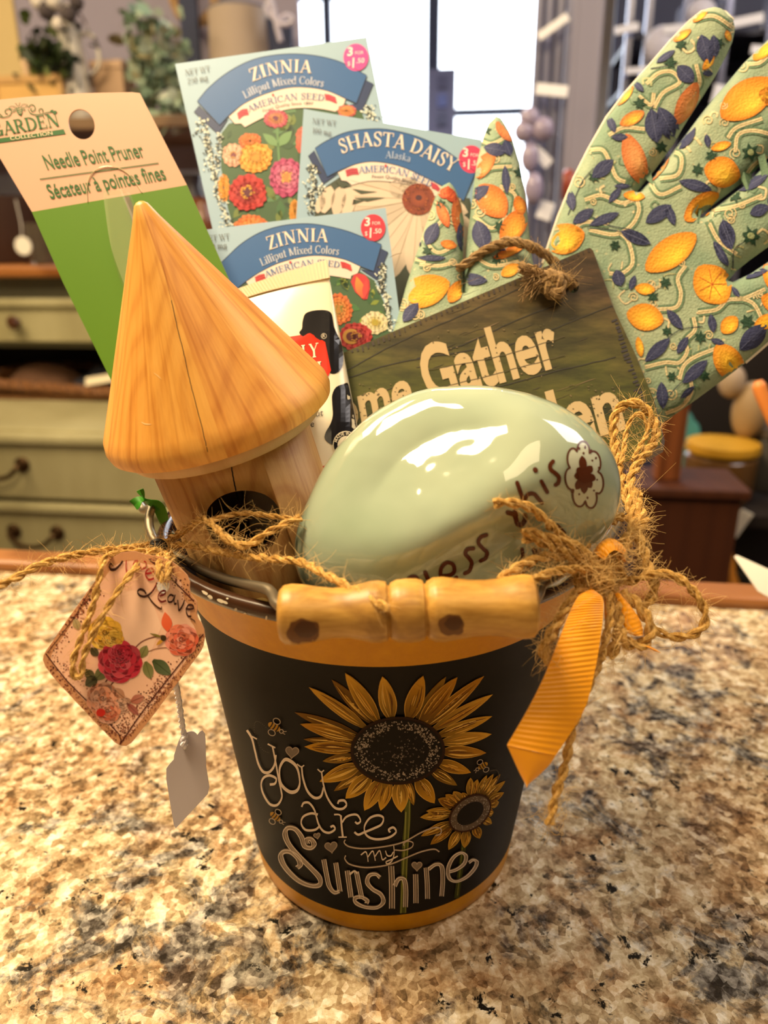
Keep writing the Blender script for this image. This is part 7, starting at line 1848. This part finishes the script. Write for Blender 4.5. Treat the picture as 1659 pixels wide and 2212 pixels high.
# ================================================================== JUTE TIES AT THE LEFT
jl = thing('jute_tie', P(345, 1185, .29), 'long loose jute twine tied to the left of the bail over the birdhouse', 'twine')
Z4d = lambda pts: [(x/2.44, 1080+y/2.44, d) for x, y, d in pts]
rope_part('twine_strand', [Z4d([(-60, 470, .238), (0, 448, .240), (100, 402, .244), (200, 346, .249), (330, 305, .256), (480, 275, .264), (620, 260, .271), (760, 242, .279), (850, 222, .285), (900, 202, .284), (970, 160, .276), (1050, 105, .262), (1100, 110, .256), (1150, 158, .252), (1200, 208, .249), (1270, 240, .248), (1340, 222, .248), (1410, 172, .249), (1500, 128, .250), (1585, 92, .252)])], jl, .00155, 2, .011, 4200, .007)
rope_part('twine_strand', [Z4d([(870, 248, .284), (980, 232, .274), (1100, 258, .262), (1250, 288, .252), (1400, 308, .245), (1560, 322, .239), (1640, 350, .234)])+[(420+x/2.074, 1180+y/2.074, d) for x, y, d in ((560, 112, .229), (640, 152, .224), (720, 200, .219), (790, 240, .2145), (850, 270, .2115), (862, 290, .2112))]], jl, .00150, 2, .011, 3600, .006)
rope_part('twine_strand', [Z4d([(1120, 108, .2555), (1200, 82, .2565), (1300, 70, .2565), (1430, 84, .2555), (1560, 104, .253)])], jl, .0011, 2, .010, 2600, .008)
rope_part('twine_strand', [Z4d([(590, 318, .266), (700, 290, .273), (800, 268, .280), (870, 252, .285)])], jl, .0013, 2, .010, 3000, .006)
# tangle of fibres in the entrance hole
random.seed(60); fr = []
for i in range(22):
    c_ = P(525+random.uniform(-52, 60), 1150+random.uniform(-22, 34), .2535); d = Vector((random.uniform(-1, 1), random.uniform(-.3, .3), random.uniform(-1, 1)))*.006; e = Vector((random.uniform(-1, 1), 0, random.uniform(-1, 1)))*.004
    fr.append(tube_data(cr([c_-d, c_+e, c_+d], 5), .00006, 3, False))
V, F = merge(fr); o = mesh('fibre_tangle', V, F, fuzzm, jl); o['kind'] = 'stuff'
rope_part('wrapped_knot', [[(342, 1168, .281), (358, 1172, .280), (364, 1186, .281), (350, 1196, .2815), (338, 1186, .2815), (346, 1174, .280), (360, 1178, .2795), (352, 1192, .2805)], [(352, 1190, .279), (340, 1200, .280), (352, 1212, .280), (372, 1206, .279), (368, 1194, .279), (350, 1200, .279)]], jl, .0013, 2, .008, 5000, .006)
# loops that carry the rose tag
jt = thing('tag_twine', P(345, 1210, .25), 'jute twine loop threaded through the rose tag', 'twine')
Z5d = lambda pts: [(60+x/3.4565, 1180+y/3.4565, d) for x, y, d in pts]
rope_part('twine_strand', [Z5d([(1000, 30, .270), (820, 40, .262), (650, 60, .254), (575, 90, .248), (545, 190, .2445), (520, 300, .2435), (485, 450, .243), (430, 600, .2425), (380, 730, .242), (342, 840, .242), (338, 930, .242), (362, 978, .242), (400, 960, .242), (410, 860, .2418), (440, 760, .2418), (500, 630, .242), (600, 450, .243), (720, 270, .2455), (800, 170, .250), (880, 80, .258), (960, 30, .268)])], jt, .00125, 2, .011, 3000, .005)
rope_part('twine_strand', [Z5d([(985, 60, .262), (980, 130, .252), (985, 200, .249), (1000, 268, .2485)]), Z5d([(1040, 50, .262), (1052, 130, .253), (1048, 190, .250), (1040, 245, .2492)])], jt, .0013, 2, .008, 6000, .006)
# black clip band
bandm = mat('black_rubber', '#141312', .6)
V, F = merge([tube_data(cr([P(x, y, d) for x, y, d in ((330, 1176, .2775), (341, 1170, .2765), (353, 1176, .2775), (354, 1188, .2785), (342, 1193, .2785), (331, 1188, .2785))], 5, True), .0013, 8), tube_data([P(333, 1180, .2772), P(343, 1182, .2763), P(352, 1183, .2772)], .0022, 8)])
tag(mesh('rubber_band', V, F, bandm), 'small black rubber band gripping the left twine knot', 'rubber band')

# ================================================================== JUTE BOW AT THE RIGHT
jb = thing('jute_bow', P(1310, 1230, .255), 'tangled jute twine bow tied at the right of the pail rim', 'bow')
ZC2 = lambda pts: [(1020+x/2.596, 820+y/2.596, d) for x, y, d in pts]
ZD = lambda pts: [(1060+x/2.99, 1100+y/2.99, d) for x, y, d in pts]
def js(paths, r=.0017, fz=3800, fl=.007, pl_=2, pitch=.011): rope_part('twine_loop', paths, jb, r, pl_, pitch, fz, fl)
js([ZD([(860, 470, .251), (930, 458, .249), (1010, 428, .248), (1100, 412, .247), (1200, 440, .247), (1290, 510, .247), (1352, 590, .247), (1385, 680, .247), (1370, 760, .247), (1300, 812, .247), (1200, 826, .248), (1110, 806, .249), (1045, 762, .251)])])
js([ZC2([(800, 1010, .254), (880, 900, .262), (905, 780, .272), (860, 640, .281), (822, 500, .290), (795, 330, .297), (798, 210, .300), (845, 145, .300), (915, 132, .300), (975, 165, .300), (1020, 240, .299), (1030, 320, .297), (985, 400, .293), (930, 470, .289), (890, 560, .284), (905, 640, .280), (930, 700, .276), (955, 780, .271), (915, 850, .264), (850, 905, .257)])], .0021, 3600, .007)
js([ZC2([(830, 480, .2885), (850, 400, .292), (862, 300, .296), (900, 210, .297), (950, 200, .297), (985, 280, .296), (940, 380, .292), (900, 450, .288)])], .0011, 3500, .008)
js([ZC2([(805, 612, .285), (860, 628, .283), (920, 642, .281), (945, 668, .279)]), ZC2([(850, 780, .274), (920, 775, .273), (968, 792, .271), (940, 845, .266), (860, 900, .259)])], .0019, 4200, .008)
js([ZC2([(935, 880, .260), (965, 960, .256), (990, 1060, .252), (1020, 1130, .250), (1015, 1200, .250), (985, 1250, .250), (950, 1278, .251)])], .0019, 4600, .008)
js([ZC2([(124, 696, .2265), (170, 688, .2265), (240, 694, .2275), (330, 722, .230), (420, 800, .234), (510, 890, .239), (600, 955, .244), (680, 1000, .248)])], .0017, 2200, .006)
js([ZC2([(285, 850, .2325), (340, 862, .233), (420, 888, .2345), (520, 915, .2375), (600, 945, .240), (650, 1000, .242), (668, 1060, .243), (672, 1120, .2445)]), ZC2([(290, 885, .2335), (380, 905, .2345), (480, 950, .237), (580, 985, .240), (660, 1010, .244)])], .0020, 5200, .007)
js([ZC2([(160, 1120, .2265), (230, 1068, .229), (330, 1018, .2325), (440, 992, .236), (560, 1000, .240), (680, 1030, .245)]), ZC2([(310, 1142, .228), (400, 1098, .231), (500, 1070, .235), (600, 1062, .239), (700, 1070, .244)])], .0017, 4000, .006)
js([ZC2([(640, 925, .250), (700, 862, .257), (770, 806, .264), (845, 770, .271)])], .0018, 3200, .006)
# the knot itself: many turns
random.seed(70); turns = []
for k in range(9):
    cx_, cy_ = 1292+random.uniform(-16, 18), 1236+random.uniform(-12, 14); rx, ry = random.uniform(18, 44), random.uniform(14, 34); ph = random.random()*6; rot = random.uniform(-1, 1); pts = []
    for i in range(9):
        an = ph+i*.75; x, y = rx*math.cos(an), ry*math.sin(an); pts.append((cx_+x*math.cos(rot)-y*math.sin(rot), cy_+x*math.sin(rot)+y*math.cos(rot), .2475-.0035*math.cos(an*1.3+k)))
    turns.append(pts)
rope_part('knot_turns', turns, jb, .0017, 2, .010, 5200, .006)
# hanging loops behind the ribbon and the long tail
js([ZD([(620, 500, .244), (520, 590, .2385), (430, 740, .2345), (362, 860, .2325), (345, 930, .232), (372, 985, .232), (430, 960, .2325), (500, 860, .2345)])], .0020, 6000, .008)
js([ZD([(760, 540, .245), (775, 680, .240), (745, 820, .2365), (715, 950, .2345), (650, 1100, .2325), (560, 1330, .2305), (512, 1480, .229), (494, 1590, .2285), (462, 1720, .2275), (418, 1850, .227), (378, 2035, .226)])], .0016, 3000, .007)
js([ZD([(800, 540, .246), (826, 660, .243), (822, 800, .241), (795, 900, .240), (765, 950, .240)]), ZD([(850, 540, .246), (930, 600, .244), (1000, 690, .242), (1035, 780, .2415), (1000, 860, .241), (930, 880, .241), (860, 850, .2405), (835, 780, .2405)])], .0022, 5200, .008)
random.seed(71); fr = []
for px, py, n_ in ((1188, 1775, 26), (1190, 1400, 30), (1320, 1400, 26), (1290, 1240, 50), (1360, 1190, 40), (1400, 1260, 20)):
    for i in range(n_):
        c_ = P(px+random.uniform(-22, 22), py+random.uniform(-26, 26), .238+random.uniform(-.004, .006)); d = Vector((random.uniform(-1, 1), random.uniform(-.6, .6), random.uniform(-1, 1)))*.008; e = Vector((random.uniform(-1, 1), random.uniform(-1, 1), random.uniform(-1, 1)))*.004
        fr.append(tube_data(cr([c_-d*.5, c_+e, c_+d], 5), .00006, 3, False))
V, F = merge(fr); o = mesh('stray_fibres', V, F, fuzzm, jb); o['kind'] = 'stuff'

# ================================================================== ORANGE RIBBON
rib = mat('orange_ribbon', '#fba806', .42, 0, .4, Sheen_Weight=.3)
rb_ = thing('orange_ribbon', P(1290, 1260, .245), 'orange grosgrain ribbon hanging from the jute bow down the pail', 'ribbon')
def ribbon(name, left, right, n, ribs, amp, parent=rb_, closed=False):
    """left and right: (px, py, depth); cross ribs stand proud"""
    L_ = cr([P(*q) for q in left], n); R_ = cr([P(*q) for q in right], n)
    m = min(len(L_), len(R_)); V, F = [], []; W_ = 10
    for i in range(m):
        t_ = (L_[min(i+1, m-1)]-L_[max(i-1, 0)]); nr = t_.cross(R_[i]-L_[i]); nr = nr.normalized() if nr.length > 1e-12 else Vector((0, -1, 0))
        if nr.dot(CAM-L_[i]) < 0: nr = -nr
        for k in range(W_+1):
            s = k/W_; h = amp*(.5+.5*math.cos(2*PI*ribs*i/(m-1))) if 0 < k < W_ else amp*.9
            h += .0011*math.sin(PI*s)
            V.append(L_[i].lerp(R_[i], s)+nr*h)
    b = len(V)
    for i in range(m):
        for k in range(W_+1):
            V.append(V[i*(W_+1)+k]+(P(IW/2, IH/2, .25)-CAM).normalized()*.0005)
    for i in range(m-1):
        for k in range(W_):
            q = (i*(W_+1)+k, i*(W_+1)+k+1, (i+1)*(W_+1)+k+1, (i+1)*(W_+1)+k); F.append(q); F.append(tuple(x+b for x in q)[::-1])
        for k in (0, W_): F.append((i*(W_+1)+k, (i+1)*(W_+1)+k, (i+1)*(W_+1)+k+b, i*(W_+1)+k+b))
    for i in (0, m-1):
        for k in range(W_): F.append((i*(W_+1)+k, i*(W_+1)+k+1, i*(W_+1)+k+1+b, i*(W_+1)+k+b))
    return mesh(name, V, F, rib, parent)
ribbon('ribbon_tail', ZD([(640, 535, .2425), (570, 560, .2365), (505, 680, .2335), (445, 830, .231), (345, 1080, .2285), (235, 1300, .2262), (105, 1525, .2240)]), ZD([(665, 530, .2425), (720, 570, .2375), (725, 660, .2350), (712, 800, .2325), (672, 1040, .2295), (600, 1300, .2272), (420, 1590, .2245)]), 36, 44, .00022)
ribbon('ribbon_end', ZD([(105, 1525, .2240), (135, 1590, .2242), (180, 1690, .2248), (228, 1786, .2255)]), ZD([(420, 1590, .2245), (380, 1650, .2246), (310, 1720, .2250), (232, 1788, .2255)]), 10, 4, .00002)
ribbon('ribbon_loop', ZD([(670, 275, .2455), (700, 225, .245), (760, 190, .2455), (815, 205, .247), (845, 250, .249), (850, 320, .250)]), ZD([(740, 330, .2415), (765, 290, .2408), (800, 268, .241), (830, 280, .242), (862, 300, .2435), (880, 340, .246)]), 16, 12, .0002)
ribbon('ribbon_loop', ZD([(800, 545, .2440), (840, 640, .2425), (850, 720, .2415), (880, 790, .2408), (930, 820, .2405)]), ZD([(838, 545, .2440), (900, 620, .2425), (950, 690, .2415), (980, 760, .2408), (985, 815, .2405)]), 14, 10, .0001)
ribbon('ribbon_loop', ZD([(735, 590, .2455), (735, 660, .244), (740, 720, .243), (752, 770, .2425)]), ZD([(800, 590, .2455), (802, 660, .244), (795, 720, .243), (775, 780, .2425)]), 10, 6, .0001)
ribbon('ribbon_tip', ZD([(985, 872, .2405), (1020, 880, .2405), (1060, 900, .2405), (1092, 922, .2405)]), ZD([(985, 886, .2405), (1020, 900, .2405), (1055, 916, .2405), (1090, 926, .2405)]), 8, 4, .00005)

# ================================================================== GREEN PAPER SHRED
gpap = mat('green_shred_paper', '#3a8a1c', .5)
def shred(pts, wpx, label, name='paper_shred'):
    c_ = cr([P(*q) for q in pts], 8); V, F = [], []
    for i, p in enumerate(c_):
        t_ = (c_[min(i+1, len(c_)-1)]-c_[max(0, i-1)]).normalized(); v_ = (CAM-p).normalized(); q = t_.cross(v_).normalized()
        q = (q*math.cos(i*.13)+v_*math.sin(i*.13)).normalized(); nn = t_.cross(q); w_ = wpx*.3/FPX/2
        V += [p-q*w_, p+nn*w_*.3, p+q*w_, p-q*w_+nn*-.0003, p+nn*w_*.3+nn*-.0003, p+q*w_+nn*-.0003]
    n = len(c_)
    for i in range(n-1):
        for k in (0, 1): F += [(i*6+k, i*6+k+1, i*6+7+k, i*6+6+k), (i*6+3+k, i*6+9+k, i*6+10+k, i*6+4+k)]
        F += [(i*6, i*6+6, i*6+9, i*6+3), (i*6+2, i*6+5, i*6+11, i*6+8)]
    F += [(0, 3, 4, 1), (1, 4, 5, 2)]; e = (n-1)*6; F += [(e, e+1, e+4, e+3), (e+1, e+2, e+5, e+4)]
    return tag(mesh(name, V, F, gpap), label, 'paper shred', 'green paper shreds in the pail')
shred([(288, 1092, .312), (305, 1080, .312), (330, 1086, .315), (345, 1100, .318), (362, 1140, .318), (385, 1160, .318)], 26, 'bright green paper shred curling over the left rim beside the birdhouse')
shred([(302, 1058, .311), (308, 1070, .312), (316, 1082, .3135), (330, 1088, .3155)], 16, 'short green paper shred pointing up at the left rim')
shred([(1120, 1275, .262), (1165, 1262, .264), (1210, 1240, .268), (1250, 1220, .275)], 46, 'green paper shred showing under the stone at the right rim')
shred([(1310, 1095, .335), (1322, 1080, .335), (1330, 1062, .336), (1326, 1040, .338)], 26, 'green paper shred between stone and sign at the right')
